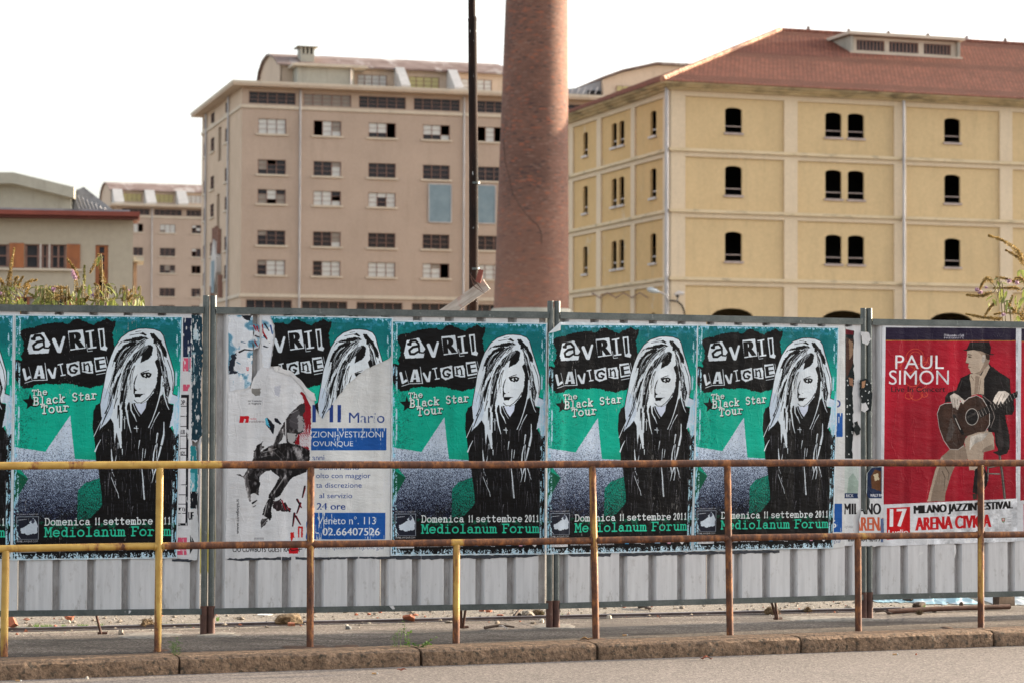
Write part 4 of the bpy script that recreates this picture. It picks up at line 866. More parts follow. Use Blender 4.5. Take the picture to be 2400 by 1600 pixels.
sheet('poster', 'C', PC, Q5, Q5, m_tour, .0072, 'rightmost teal concert poster, beside the torn festival poster', group=GP, rough=.35, seed=15)
sheet('poster', 'C', PC, [(1950, 766), (1981, 767), (1979, 1282), (1945, 1284)], [(1700, 740), (1984, 740), (1984, 1290), (1700, 1290)], m_srv, .0026, 'white poster edge with blue blocks sticking out beside the rightmost teal poster', rough=.3, seed=16)
QL = [(1976, 766), (2068, 766), (2068, 1284), (1976, 1284)]; z7 = lambda X, Y: (1600+X/2.529, 700+Y/2.529)
sheet('poster', 'C', PC, [z7(*p) for p in [(964, 165), (1014, 165), (1012, 380), (1018, 470), (1008, 540), (1012, 800), (1004, 880), (1010, 980), (1046, 1000), (1040, 1180), (1050, 1240), (1010, 1300), (1014, 1440), (1000, 1462), (950, 1462)]], QL, m_lin, .0012, 'festival poster strip with dark portraits left of the right pair of posts', rough=.8, seed=17)
sheet('poster', 'D', PD, [z7(*p) for p in [(1092, 1030), (1120, 998), (1184, 992), (1190, 1180), (1188, 1460), (1070, 1464), (1046, 1460), (1044, 1310), (1060, 1240), (1090, 1270), (1110, 1200), (1086, 1140)]], QL, m_lin, .012, 'torn festival poster bottom with small blue portrait, right of the right posts', rough=.8, seed=18)
sheet('paper_scrap', 'D', PD, [z7(*p) for p in [(1052, 478), (1088, 470), (1118, 500), (1124, 560), (1118, 660), (1090, 668), (1060, 640), (1050, 560)]], QL, m_lin, .012, 'black dotted paper scrap stuck on the right pair of posts, upper one', 'paper scrap', rough=1.3, seed=19)
sheet('paper_scrap', 'C', PC, [z7(*p) for p in [(1016, 730), (1036, 722), (1056, 770), (1050, 800), (1030, 808), (1014, 780)]], QL, m_lin, .014, 'black dotted paper scrap just left of the right posts, lower one', 'paper scrap', rough=.9, seed=20)
sheet('paper_scrap', 'D', PD, [z7(*p) for p in [(1060, 620), (1085, 612), (1102, 650), (1080, 672), (1058, 660)]], QL, m_white, .0165, 'white crumpled scrap on the right pair of posts', 'paper scrap', rough=.8, seed=21)
sheet('paper_scrap', 'D', PD, [z7(*p) for p in [(1058, 195), (1100, 198), (1118, 240), (1096, 275), (1066, 262)]], QL, m_white, .0125, 'pale paper residue high on the right pair of posts', 'paper scrap', rough=1.0, seed=22)
Q6 = [(2068, 761), (2386, 764), (2384, 1268), (2062, 1279)]
sheet('poster', 'D', PD, Q6, Q6, m_red, .0030, 'red concert poster of a seated man in a hat playing guitar', group='red concert posters on the hoarding', rough=.35, seed=23)
Q7 = [(2386, 764), (2700, 767), (2690, 1256), (2384, 1267)]
sheet('poster', 'D', PD, Q7, Q7, m_red, .0036, 'red concert poster cut by the right edge of the photo', group='red concert posters on the hoarding', rough=.35, seed=24)
for i, (k_, f_, p_, lb) in enumerate((('A', PA, [(403, 1309), (449, 1308), (449, 1315), (403, 1314)], 'navy paper remnant below the left teal poster'),
        ('B', PB, [(532, 1306), (600, 1305), (680, 1304), (840, 1301), (838, 1308), (760, 1310), (680, 1311), (600, 1311), (560, 1313), (533, 1311)], 'navy paper remnant below the rodeo poster'),
        ('B', PB, [(842, 1302), (1010, 1300), (1160, 1299), (1276, 1298), (1240, 1304), (1160, 1307), (1000, 1309), (900, 1309), (842, 1307)], 'navy paper remnant with curled edge below the centre teal poster'),
        ('C', PC, [(1330, 1296), (1500, 1294), (1665, 1291), (1827, 1288), (1827, 1294), (1740, 1296), (1600, 1299), (1480, 1302), (1340, 1303)], 'long navy paper remnant below the poster over the middle posts'))):
    sheet('paper_scrap', k_, f_, p_, p_[:1]+p_[1:2]+p_[2:3]+p_[3:4] if len(p_) == 4 else [p_[0], p_[3], p_[4], p_[-1]], m_navy, .0010, lb, 'paper scrap', rough=.8, seed=30+i)
for i, (f_, k_, p_, lb) in enumerate(((PA, 'A', [(287, 1437), (292, 1429), (308, 1430), (305, 1435), (296, 1441)], 'white tape flake on the bottom rail of the left panel'), (PB, 'B', [(912, 1419), (922, 1418), (926, 1426), (920, 1427)], 'white flake on the bottom rail under the torn poster'),
        (PD, 'D', [(2234, 1275), (2241, 1276), (2241, 1296), (2237, 1307), (2233, 1300)], 'white paper tongue hanging below the red poster'), (PD, 'D', [(2149, 1306), (2156, 1290), (2165, 1287), (2163, 1296), (2154, 1300)], 'grey blue glue smear on the sheet below the red poster'))):
    sheet('paper_scrap', k_, f_, p_, QL, m_white, .011 if i < 2 else .001, lb, 'paper scrap', rough=.5, seed=40+i)
# bare strip of older paper above the posters
for key, fr, xa, xb, yy_, lb in (('A', PA, 0, 470, 735, 'left'), ('B', PB, 636, 1278, 744, 'centre'), ('C', PC, 1320, 1990, 755, 'right')):
    n = 0
    for r0, r1 in zip([(None, fr.hit(xa, yy_)[0])]+RIB[key], RIB[key]+[(fr.hit(xb, yy_)[0], None)]):
        a_, b_ = r0[1], r1[0]
        if b_-a_ < .03 or a_ < fr.hit(xa, yy_)[0]-.001 or b_ > fr.hit(xb, yy_)[0]+.001: continue
        n += 1; m = MB(); m.box(a_, b_, YF-.0009, YF-.0003, 1.80, 1.898); o = m.build('old_paper_strip', m_white, {'A': hA, 'B': hB, 'C': hC}[key])

# ------------------------------------------------------------------ handrail
H0_ = Vector((-2.73, 13.09, 0)); FH = Frame(H0_, R(19.7))
rail = empty('handrail', H0_, FH.yaw, label='rusty tubular handrail with chipped yellow paint between kerb and hoarding', cat='handrail')
hx = lambda px, py=1200: FH.hit(px, py)[0]
ZT, ZM = 1.022, .577
mt = rusty('top_rail_paint', [(hx(-400), .80), (hx(100), .70), (hx(250), .84), (hx(470), .74), (hx(560), .10), (hx(1250), .22), (hx(1300), .12), (hx(2000), .16), (hx(2120), .35), (hx(2420), .15)], 1)
mm = rusty('mid_rail_paint', [(hx(-400), .72), (hx(390), .66), (hx(450), .18), (hx(1000), .15), (hx(1060), .55), (hx(1110), .12), (hx(1900), .2), (hx(2020), .55), (hx(2100), .18)], 4)
sag = lambda x, z: (x, .002*math.sin(x*2.3), z+.0025*math.sin(x*1.7))
xs = [hx(-500)+i*(hx(2900)-hx(-500))/40 for i in range(41)]
MB().tube([sag(x, ZT) for x in xs], .0212, 16).build('top_rail', mt, rail)
MB().tube([sag(x, ZM) for x in xs], .0200, 16).build('mid_rail', mm, rail)
for i, (px, top, lean, paint) in enumerate(((-340, 1, 0, .8), (10, 0, .004, .84), (370, 1, .004, .80), (727, 1, -.002, .34), (1069, 0, .0, .55), (1397, 1, -.026, .52), (1711, 1, -.018, .16), (2012, 0, -.004, .20), (2299, 1, .002, .42), (2570, 0, 0, .4))):
    x = hx(px, 1470); z1 = (ZT if top else ZM)-.012
    o = MB().tube([(x, 0, -.03), (x+lean*.5, 0, z1*.5), (x+lean, 0, z1)], .0205, 16).build('post', rusty('post_paint', [(0, paint)], 7+i*3.3), rail)
    for zz in ([ZM, ZT] if top else [ZM]):
        if top and zz == ZM: MB().tube([(x+lean*.55-.027, 0, zz), (x+lean*.55-.019, 0, zz)], .0225, 14).tube([(x+lean*.55+.019, 0, zz), (x+lean*.55+.027, 0, zz)], .0225, 14).build('weld', mm, o)
# ------------------------------------------------------------------ building materials
def plaster(name, c1, c2, stain, sc=.35, dlo=.52, dhi=.75, streak=None):
    k = N(name); v = k.coord()
    col = k.ramp(k.noise(v, sc, 7, .6), [(.3, c1), (.7, c2)])
    st = k.ramp(k.noise(k.coord('Object', (1, 1, .16)), 1.3, 8, .7), [(dlo, 0.0), (dhi, .55)]); col = k.mix(st, col, stain)
    if streak:
        f = k.ramp(k.noise(k.coord('Object', (1, 1, .6)), .55, 8, .75), [(.60, 0.0), (.64, .8)]); col = k.mix(f, col, streak)
    col = k.mix(1.0, col, k.ramp(k.noise(v, 5, 6, .7), [(.3, .92), (.7, 1.06)]), 'MULTIPLY')
    k.set('Base Color', col); k.set('Roughness', .92); k.bump(k.noise(v, 8, 8, .7), .25, .03); return k.m
m_brown = plaster('beige_render', (.392, .300, .238), (.440, .338, .270), (.32, .245, .19))
m_brownL = plaster('beige_render_weathered', (.49, .375, .275), (.56, .43, .32), (.38, .29, .21), streak=(.60, .50, .40))
m_cream = plaster('cream_wall', (.375, .325, .25), (.425, .37, .29), (.31, .27, .21))
m_creamtrim = plaster('pale_trim', (.52, .44, .35), (.60, .52, .42), (.36, .31, .25))
m_attic = plaster('attic_wall', (.50, .39, .30), (.56, .445, .345), (.34, .26, .19))
m_greyc = plaster('grey_concrete', (.33, .315, .265), (.42, .40, .34), (.20, .19, .155))
m_fin = plaster('pale_concrete_fin', (.46, .44, .42), (.58, .55, .53), (.34, .32, .30))
m_yel = plaster('ochre_render', (.580, .425, .232), (.635, .470, .262), (.44, .33, .19), .25, .48, .80)
m_yelL = plaster('ochre_render_golden', (.56, .375, .17), (.62, .42, .20), (.46, .33, .17), .5, .5, .75, streak=(.56, .46, .32))  # side wall: more golden base than the front, with pale worn patches
m_ytrim = plaster('pale_yellow_trim', (.625, .50, .355), (.69, .56, .405), (.48, .40, .29))
m_ysill = mat('stained_moulding', (.60, .48, .31), (.67, .54, .36), .8, .9, dirt=(.26, .21, .15), dscale=1.6, dlo=.52, dhi=.72, dstretch=(.6, .6, 2.5))
m_ycorn = mat('stained_cornice', (.52, .40, .23), (.62, .50, .31), .9, .9, dirt=(.17, .14, .09), dscale=1.3, dlo=.48, dhi=.70, dstretch=(.5, .5, 2))
m_stone = mat('sill_stone', (.50, .45, .42), (.62, .57, .54), 3, .8)
m_ssill = mat('dusty_sill', (.34, .27, .25), (.44, .36, .33), 3, .8)
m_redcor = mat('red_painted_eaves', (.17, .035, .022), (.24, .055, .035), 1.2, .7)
m_woodp = mat('orange_shutter_board', (.26, .085, .028), (.36, .125, .045), 2, .7, stretch=(1, 1, .3), dirt=(.16, .06, .03), dscale=2, dlo=.5, dhi=.7)
m_wframe = mat('brown_window_frame', (.20, .105, .080), (.28, .155, .12), 4, .7)
m_wwhite = mat('pale_mullion', (.42, .36, .33), (.50, .44, .40), 4, .7)
m_dark = mat('dark_room', (.010, .010, .011), None, 1, .9)
m_gd = mat('window_glass_dark', (.014, .016, .022), (.045, .042, .046), .9, .15, spec=.2)
m_gg = mat('window_glass_dusty', (.17, .14, .115), (.27, .24, .21), 1.2, .35)
m_gf = mat('window_glass_frosted', (.42, .42, .40), (.60, .60, .58), .8, .4)
m_gy = mat('window_glass_yellowed', (.42, .36, .14), (.52, .47, .22), .8, .4)
m_blue = mat('blue_grey_netting', (.155, .22, .26), (.20, .27, .31), 1.2, .8, bump=.3, bscale=4, bd=.05)
m_zinc = mat('zinc_pipe', (.34, .33, .34), (.48, .46, .46), 1.5, .5, .3, stretch=(1, 1, .3))
m_roofb = mat('rusty_corrugated_roof', (.14, .085, .070), (.24, .175, .155), .5, .8, dirt=(.42, .38, .36), dscale=.5, dlo=.52, dhi=.66, dstretch=(1, .4, .4))
m_roofm = mat('grey_metal_roof', (.20, .21, .235), (.29, .29, .31), .6, .6, dirt=(.12, .12, .13), dscale=.8, dlo=.56, dhi=.7)
m_gk = mat('window_glass_matte_dark', (.012, .012, .014), (.03, .028, .028), 1, .9, spec=.05)  # matte near-black panes: darkness of the unlit rooms put into the colour
PM = {'k': m_gk, 'd': m_gd, 'g': m_gg, 'f': m_gf, 'y': m_gy}
_pane = {}
def pane(w_, h_, kind, loc, ax, parent):
    key = (round(w_, 2), round(h_, 2), kind, ax)
    if key not in _pane:
        m = MB(); W_, Hh = key[0]/2, key[1]/2
        m.box(-W_, W_, -.01, .01, -Hh, Hh) if ax == 'x' else m.box(-.01, .01, -W_, W_, -Hh, Hh)
        o = m.build('pane', PM[kind], parent); _pane[key] = o.data
    else: o = bpy.data.objects.new('pane', _pane[key]); link(o, parent)
    o.location = loc; return o

def mapF(u, z, d): return (u, d, z)            # facade at y=0 looking to the street
def mapL(u, z, d): return (d, u, z)            # side wall at x=0, u runs away from the street
def wall(root, name, outer, holes, mp, depth, m):
    """wall with real openings and reveals"""
    polys = [outer]+holes; pts = [p for q in polys for p in q]
    tri = tessellate_polygon([[Vector((u, z, 0)) for u, z in q] for q in polys]); b = MB()
    b.add([mp(u, z, 0) for u, z in pts], [tuple(t) for t in tri])
    for q in holes:
        n = len(q); b.add([mp(u, z, 0) for u, z in q]+[mp(u, z, depth) for u, z in q], [(i, (i+1) % n, (i+1) % n+n, i+n) for i in range(n)])
    return b.build(name, m, root)
def rectp(u0, u1, z0, z1): return [(u0, z0), (u1, z0), (u1, z1), (u0, z1)]
def archp(u0, u1, z0, z1, rise, n=8):
    c = (u0+u1)/2; h = (u1-u0)/2
    return [(u0, z0), (u1, z0)]+[(c+h*math.cos(math.pi*i/n), z1-rise+rise*math.sin(math.pi*i/n)) for i in range(n+1)]
def bx(mp, b, u0, u1, z0, z1, d0, d1):
    p = [mp(u, z, d) for z in (z0, z1) for u, d in ((u0, d0), (u1, d0), (u1, d1), (u0, d1))]; return b.hexa(p)
def window(root, mp, ax, u0, u1, z0, z1, states, rows=3, dep=.16, sill=True, fw=.07, mframe=None, sill_over=.18):
    """window frame with its panes; states = one string per sash, top pane first"""
    b = MB(); n = len(states); w_ = (u1-u0)/n; hh = (z1-z0)/rows
    for i in range(n+1):
        x = u0+w_*i; t = fw*(1.0 if i in (0, n) else .8)
        a0, a1 = (x, x+t) if i == 0 else ((x-t, x) if i == n else (x-t/2, x+t/2)); bx(mp, b, a0, a1, z0, z1, dep-.05, dep+.03)
    for i in range(n):
        for j in range(rows+1):
            if 0 < j < rows and states[i][min(j, len(states[i])-1)] == 'o' and states[i][j-1] == 'o': continue
            z = z1-hh*j; t = fw*(.9 if j in (0, rows) else .45); bx(mp, b, u0+w_*i+fw*.5, u0+w_*(i+1)-fw*.5, max(z0, z-t/2), min(z1, z+t/2), dep-.035, dep+.02)
    f = b.build('window', mframe or m_wframe, root)
    for i in range(n):
        for j in range(rows):
            s_ = states[i][j]
            if s_ != 'o': pane(w_-fw*.9, hh-fw*.5, s_, mp(u0+w_*(i+.5), z1-hh*(j+.5), dep+random.uniform(-.004, .004)), ax, f)
    if sill:
        s = MB(); bx(mp, s, u0-sill_over, u1+sill_over, z0-.16, z0-.002, -.14, .1); s.build('window_sill', m_creamtrim, f)
    return f
def shell(root, X, Y, Z, mp=None, x0=0, m=m_dark, z0=0):
    """inner dark lining and the walls one cannot see"""
    b = MB(); t = .05
    b.box(x0+.3, X-.3, .5, .55, z0, Z) if False else None
    b.box(x0+.02, X, Y-t, Y, z0, Z).box(X-t, X, .02, Y-t-.002, z0, Z).box(x0+.02, X-t-.002, .02, Y-t-.002, Z-.1, Z); return b.build('rear_walls', m, root)
def floors(root, x0, x1, y0, y1, zs):
    b = MB()
    for z in zs: b.box(x0, x1, y0, y1, z-.15, z)
    b.box(x0, x1, y0+3.2, y0+3.3, zs[0], zs[-1]); return b.build('floor_slabs', m_dark, root)

def block(D, corner_px, yaw, q, spec):
    """concrete silo block: rows of three-sash windows, attic band, deep eaves, barrel-roofed attic with fins"""
    o = at(*corner_px, D); f = Frame(o, yaw); root = empty('apartment_block' if False else 'warehouse_block', f.o, yaw, label=spec['label'], cat='building')
    H = lambda X, Y, y=0: f.hit(*q(X, Y), y); HL = lambda X, Y, x=0: f.hitL(*q(X, Y), x)
    X0 = spec['x0']; zr = [(H(X0, b_)[1], H(X0, a_)[1]) for a_, b_ in spec['rows']]; uc = [(H(a_, spec['ycol'])[0], H(b_, spec['ycol'])[0]) for a_, b_ in spec['cols']]
    za0, za1 = H(X0, spec['attic'][1])[1], H(X0, spec['attic'][0])[1]; ua = [(H(a_, spec['attic'][2])[0], H(b_, spec['attic'][2])[0]) for a_, b_ in spec['acols']]
    ztop = H(X0, spec['top'])[1]; UX = spec['U']; W_ = spec['W']; st = spec['states']
    holes = []; wins = []
    for r_, (z0, z1) in enumerate(zr):
        for c_, (u0, u1) in enumerate(uc):
            s_ = st[r_][c_] if c_ < len(st[r_]) else ['ddd']*3
            if s_: holes.append(rectp(u0, u1, z0, z1)); wins.append((u0, u1, z0, z1, s_))
    for c_, (u0, u1) in enumerate(ua): holes.append(rectp(u0, u1, za0, za1)); wins.append((u0, u1, za0, za1, ['ggg']*5 if c_ in spec.get('agrey', ()) else ['ddd']*5))
    for (a_, b_, t_, bt) in spec.get('ground', ()):
        u0, z1 = H(a_, t_); u1 = H(b_, t_)[0]; holes.append(rectp(u0, u1, z1-2.6, z1)); wins.append((u0, u1, z1-2.6, z1, ['ddd', 'dgd', 'ddd', 'ddd', 'ddd']))
    wall(root, 'front_wall', rectp(0, UX, 0, ztop), holes, mapF, .35, m_brown)
    for (u0, u1, z0, z1, s_) in wins: window(root, mapF, 'x', u0, u1, z0, z1, s_, sill=(z0 < za0-.5 and z1-z0 < 2.4))
    # side wall
    lh = []; lw = []
    for (a_, b_) in spec.get('lcols', ()):
        ya, yb = HL(b_, 700)[0], HL(a_, 700)[0]
        for r_, (z0, z1) in enumerate(zr): lh.append(rectp(ya, yb, z0, z1)); lw.append((ya, yb, z0, z1))
        if spec.get('ltop'): lh.append(rectp(ya, yb, za0, za1)); lw.append((ya, yb, za0, za1))
    for (a_, b_, t_, bt) in spec.get('slots', ()):
        ya, yb = HL(b_, 700)[0], HL(a_, 700)[0]; z1, z0 = HL((a_+b_)/2, t_)[1], HL((a_+b_)/2, bt)[1]; lh.append(rectp(ya, yb, z0, z1))
    wall(root, 'side_wall', rectp(0, W_, 0, ztop), lh, mapL, .5, m_brownL)
    for (ya, yb, z0, z1) in lw: window(root, mapL, 'y', ya, yb, z0, z1, ['kkk', 'kkk'], dep=.05, sill_over=.25)
    shell(root, UX, W_, ztop, m=m_brown)
    floors(root, .6, UX-.3, .8, W_-.5, [z0-1.0 for z0, z1 in reversed(zr)]+[za0-.6, ztop-.3])
    # string course and eaves slab
    zs = za0-.42; b = MB(); b.box(-.12, UX, -.12, -.003, zs, zs+.28).box(-.12, -.003, 0, W_, zs, zs+.28); b.build('string_course', m_creamtrim, root)
    if spec.get('lowcourse'):
        zz = H(X0, spec['lowcourse'])[1]; b = MB(); b.box(-.14, UX, -.14, -.004, zz, zz+.3).box(-.14, -.004, 0, W_, zz, zz+.3); b.build('string_course', m_creamtrim, root)
    ov = spec['ov']; b = MB(); b.box(-ov, UX, -ov, W_+ov, ztop, ztop+.18); b.build('eaves_slab', m_attic, root)
    b = MB(); b.box(-ov-.06, UX, -ov-.06, W_+ov+.06, ztop+.181, ztop+.42); b.build('gutter', m_creamtrim, root)
    for X in spec['pipes']:
        u = H(*X)[0]; b = MB().tube([(u, -.14, 0), (u, -.14, ztop-.1)], .085, 8); [b.tube([(u, -.14, z), (u, -.14, z+.12)], .11, 8) for z in (ztop*.3, ztop*.55, ztop*.8)]; b.build('drainpipe', m_zinc, root)
    for X in spec.get('lpipes', ()):
        u = HL(*X)[0]; MB().tube([(-.16, u, 0), (-.16, u, ztop-.1)], .10, 8).build('drainpipe', m_zinc, root)
    # attic with barrel roof
    d = spec['ad']; zb = ztop+.42; ze = f.hit(*q(*spec['eave']), d)[1]; ug = spec['ug']; dw = d*2+spec['aw']; ym = d+spec['aw']/2
    zrg = f.hit(*q(*spec['ridge']), ym)[1]
    UXA = spec.get('UA', UX)
    prof = [(d, zb), (d, ze), (d+.16*spec['aw'], ze+(zrg-ze)*.55), (ym-.12*spec['aw'], ze+(zrg-ze)*.93), (ym, zrg), (ym+.2*spec['aw'], ze+(zrg-ze)*.85), (d+.88*spec['aw'], ze+(zrg-ze)*.35), (d+spec['aw'], ze-(zrg-ze)*.6), (d+spec['aw']*1.06, zb)]
    ah = []; aw_ = []
    for (a_, b_, t_, bt, kind) in spec['awin']:
        u0, z1 = f.hit(*q(a_, t_), d); u1, z0 = f.hit(*q(b_, bt), d)[0], f.hit(*q(a_, bt), d)[1]; z0 = max(z0, zb+.1); ah.append(rectp(u0, u1, z0, z1)); aw_.append((u0, u1, z0, z1, kind))
    mpa = lambda u, z, dd: (u, d+dd, z)
    wall(root, 'attic_wall', rectp(ug, UXA, zb, ze), ah, mpa, .25, m_attic)
    for (u0, u1, z0, z1, kind) in aw_: window(root, mpa, 'x', u0, u1, z0, z1, [kind*3]*4, dep=.12, sill=False)
    mg = lambda u, z, dd: (dd, u, z); g = MB(); g.prism([(u, z) for u, z in prof], mg, ug+.01, ug+.25); g.build('attic_gable', m_attic, root)
    if UXA < UX: MB().prism([(u, z) for u, z in prof], mg, UXA-.25, UXA-.01).build('attic_gable', m_attic, root)
    b = MB(); n = len(prof); pr = [(u, z+.12) for u, z in prof[1:]]; pr[0] = (d-.5, ze+.02)
    for i in range(len(pr)-1): 
        (y0, z0), (y1, z1) = pr[i], pr[i+1]; b.hexa([(ug-.3, y0, z0-.16), (UXA, y0, z0-.16), (UXA, y1, z1-.16), (ug-.3, y1, z1-.16), (ug-.3, y0, z0), (UXA, y0, z0), (UXA, y1, z1), (ug-.3, y1, z1)])
    b.build('barrel_roof', m_roofb, root)
    for (Xt, Yt) in spec['fins']:
        u = f.hit(*q(Xt, Yt), d)[0]; w2 = spec['finw']; g = MB(); g.prism([(d-.02, ze+.1), (d-.02, zb), (.1, zb), (.1, zb+.35), (d-.6, ze+.1)], mg, u-w2, u+w2); g.build('roof_fin', m_fin, root)
    return root, f, dict(zr=zr, ztop=ztop, zb=zb, ze=ze, uc=uc)

# ------------------------------------------------------------------ large beige warehouse
qM = lambda X, Y: (460+X/2.45, 80+Y/2.45)
F3_ = 'fff'; D3 = ['ddd', 'ddd', 'ddd']
stM = [[['fff', 'fff', 'fff'], ['ooo', 'fff', 'ggf'], ['ffd', 'ffd', 'ooo'], ['ffd', 'ffd', 'oof'], ['ooo', 'fff', 'ooo'], D3, D3],
       [['ggd', 'odd', 'ddd'], ['ddd', 'ddd', 'gff'], D3, D3, D3, D3, D3],
       [['dgg', 'ffo', 'dgg'], ['fff', 'fff', 'dof'], ['fff', 'fdd', 'fff'], None, None, D3, D3],
       [['gdd', 'ddd', 'ddd'], ['ddd', 'ddd', 'ggf'], D3, D3, D3, D3, D3],
       [['gdd', 'fff', 'fff'], ['ddd', 'fff', 'fff'], ['fff', 'fff', 'fff'], ['fff', 'gff', 'ooo'], ['fff', 'fff', 'fff'], D3, D3]]
cornerM = (565, 500)
rm, fm, im = block(215, cornerM, R(16.1), qM, dict(label='large beige warehouse with rows of three-part windows and barrel roof, left of the brick chimney', UA=25.6, x0=435, ycol=790,
    rows=[(487, 573), (722, 806), (893, 975), (1128, 1213), (1298, 1383)], cols=[(353, 515), (672, 832), (988, 1146), (1301, 1456), (1612, 1762), (1915, 2065), (2200, 2350)],
    attic=(334, 402, 370), acols=[(302, 572), (616, 890), (934, 1204), (1249, 1515), (1612, 1870), (2080, 2330)], agrey=(1,), top=308, U=52, W=22.7, states=stM,
    ground=[(285, 550, 1525, 0), (605, 868, 1533, 0), (920, 1185, 1540, 0), (1237, 1500, 1546, 0), (1550, 1780, 1552, 0)], lcols=[(43, 55), (83, 103), (165, 186)], slots=[(126, 143, 535, 730), (120, 136, 918, 1112)], ltop=True,
    lowcourse=1512, ov=.95, pipes=[(594, 800), (1535, 800)], lpipes=[(190, 900), (62, 900)], ad=3.2, eave=(1000, 196), ridge=(1000, 152), ug=4.0, aw=11,
    awin=[(925, 1095, 232, 300, 'f'), (1220, 1396, 243, 314, 'y'), (1522, 1698, 257, 328, 'f')], fins=[(1160, 190), (1462, 208)], finw=.42))
HM = lambda X, Y, y=0: fm.hit(*qM(X, Y), y)
for (a_, b_, t_, bt) in ((1335, 1463, 862, 1080), (1612, 1716, 868, 1086)):
    u0, z1 = HM(a_, t_); u1 = HM(b_, t_)[0]; z0 = HM(a_, bt)[1]; p_ = MB().box(u0, u1, -.09, -.03, z0, z1).build('blue_panel', m_blue, rm)
    MB().box(u0-.06, u0+.04, -.12, -.092, z0, z1).box(u1-.04, u1+.06, -.12, -.092, z0, z1).box(u0+.045, u1-.045, -.12, -.092, z0-.06, z0+.04).box(u0+.045, u1-.045, -.12, -.092, z1-.04, z1+.06).build('panel_frame', m_zinc, p_)
# stair box on the roof with its chimney
yb_ = 1.0; (u0, zt_), u1 = HM(583, 184, yb_), HM(905, 200, yb_)[0]
MB().box(u0, u1, yb_, 6.5, im['zb'], zt_).build('roof_box', m_greyc, rm)
MB().box(u0-.5, u1+1.2, yb_-.5, 7.2, zt_+.002, zt_+.22).build('roof_box_lid', m_creamtrim, rm)
MB().tube([(u1-.3, yb_-.1, im['zb']+.1), (u1-.3, yb_-.1, zt_)], .09, 8).build('drainpipe', m_stone, rm)
yc_ = 3.5; (c0, cz), c1 = HM(600, 98, yc_), HM(678, 98, yc_)[0]; czt = HM(640, 84, yc_)[1]; cb = MB(); hw = (c1-c0)
cb.box(c0, c1, yc_, yc_+1.6, zt_+.222, cz-.25)
for k in range(4): cb.box(c0+hw*k/3.0*.86, c0+hw*k/3.0*.86+hw*.14, yc_, yc_+1.6, cz-.249, cz+.45) if k < 4 else None
cb.box(c0-.35, c1+.35, yc_-.3, yc_+1.9, cz+.452, czt+.15); cb.build('chimney', m_greyc, rm)
# broken chute on the side wall
HLM = lambda X, Y: fm.hitL(*qM(X, Y), 0)
(ya, za), (yb2, zb2) = HLM(145, 1190), HLM(108, 1500); mp = lambda u, z, d: (d, u, z)
ch = MB().prism([(ya, zb2+2), (ya, za-1.5), ((ya+yb2)/2, za+.3), (yb2, za-2.2), (yb2, zb2+1), ((ya+yb2)/2, zb2)], mp, -.5, -.02).build('chute', m_fin, rm)
(y2a, z2a), (y2b, z2b) = HLM(135, 1300), HLM(117, 1490); MB().box(-.54, -.503, y2a, y2b, z2b, z2a).build('chute_door', m_blue, ch)
for k, (X, Y) in enumerate(((112, 1170), (128, 1160), (142, 1175), (104, 1450), (150, 1440))):
    y_, z_ = HLM(X, Y); MB().box(-.35-k*.02, -.02, y_-.15, y_+.2, z_-1.6+k*.1, z_+.9).build('broken_board', m_wframe, ch)
# attic volume of the rear wing, right of the brick chimney
q3 = lambda X, Y: (1060+X/2.119, Y/2.119); yw = 8.0; W3 = lambda X, Y: fm.hit(*q3(X, Y), yw)
pol = [W3(750, 520), W3(750, 395), W3(840, 362), W3(1010, 325), W3(1185, 333), W3(1260, 360), W3(1260, 520)]
g = MB().prism(list(reversed(pol)), mapF, yw, yw+9).build('rear_attic', m_attic, rm)
rp = [W3(744, 392), W3(840, 358), W3(1010, 321), W3(1185, 329)]; b = MB()
for i in range(3):
    (ua_, za_), (ub_, zb_) = rp[i], rp[i+1]; b.hexa([(ua_, yw-.4, za_), (ub_, yw-.4, zb_), (ub_, yw+9, zb_), (ua_, yw+9, za_), (ua_, yw-.4, za_+.2), (ub_, yw-.4, zb_+.2), (ub_, yw+9, zb_+.2), (ua_, yw+9, za_+.2)])
b.build('rear_attic_roof', m_roofb, rm)
(wa, wz1), (wb, wz0) = W3(812, 428), W3(905, 468); window(rm, lambda u, z, d: (u, yw-.2+d, z), 'x', wa, wb, wz0, wz1, ['yyy', 'yyy', 'fff'], dep=.1, sill=False)
pol = [W3(560, 520), W3(560, 440), W3(630, 435), W3(748, 396), W3(748, 520)]; MB().prism(list(reversed(pol)), mapF, yw+.5, yw+7).build('lean_to_roof', m_roofm, rm)
MB().box(W3(680, 470)[0], W3(742, 470)[0], yw+.30, yw+.498, W3(700, 478)[1], W3(700, 448)[1]).build('vent_opening', m_dark, rm)
for k in range(5):
    a_, b_ = W3(585+k*30, 470), W3(600+k*30, 436); MB().tube([(a_[0], yw-.2, a_[1]), (b_[0], yw-.2, b_[1])], .05, 6).build('roof_brace', m_zinc, rm)

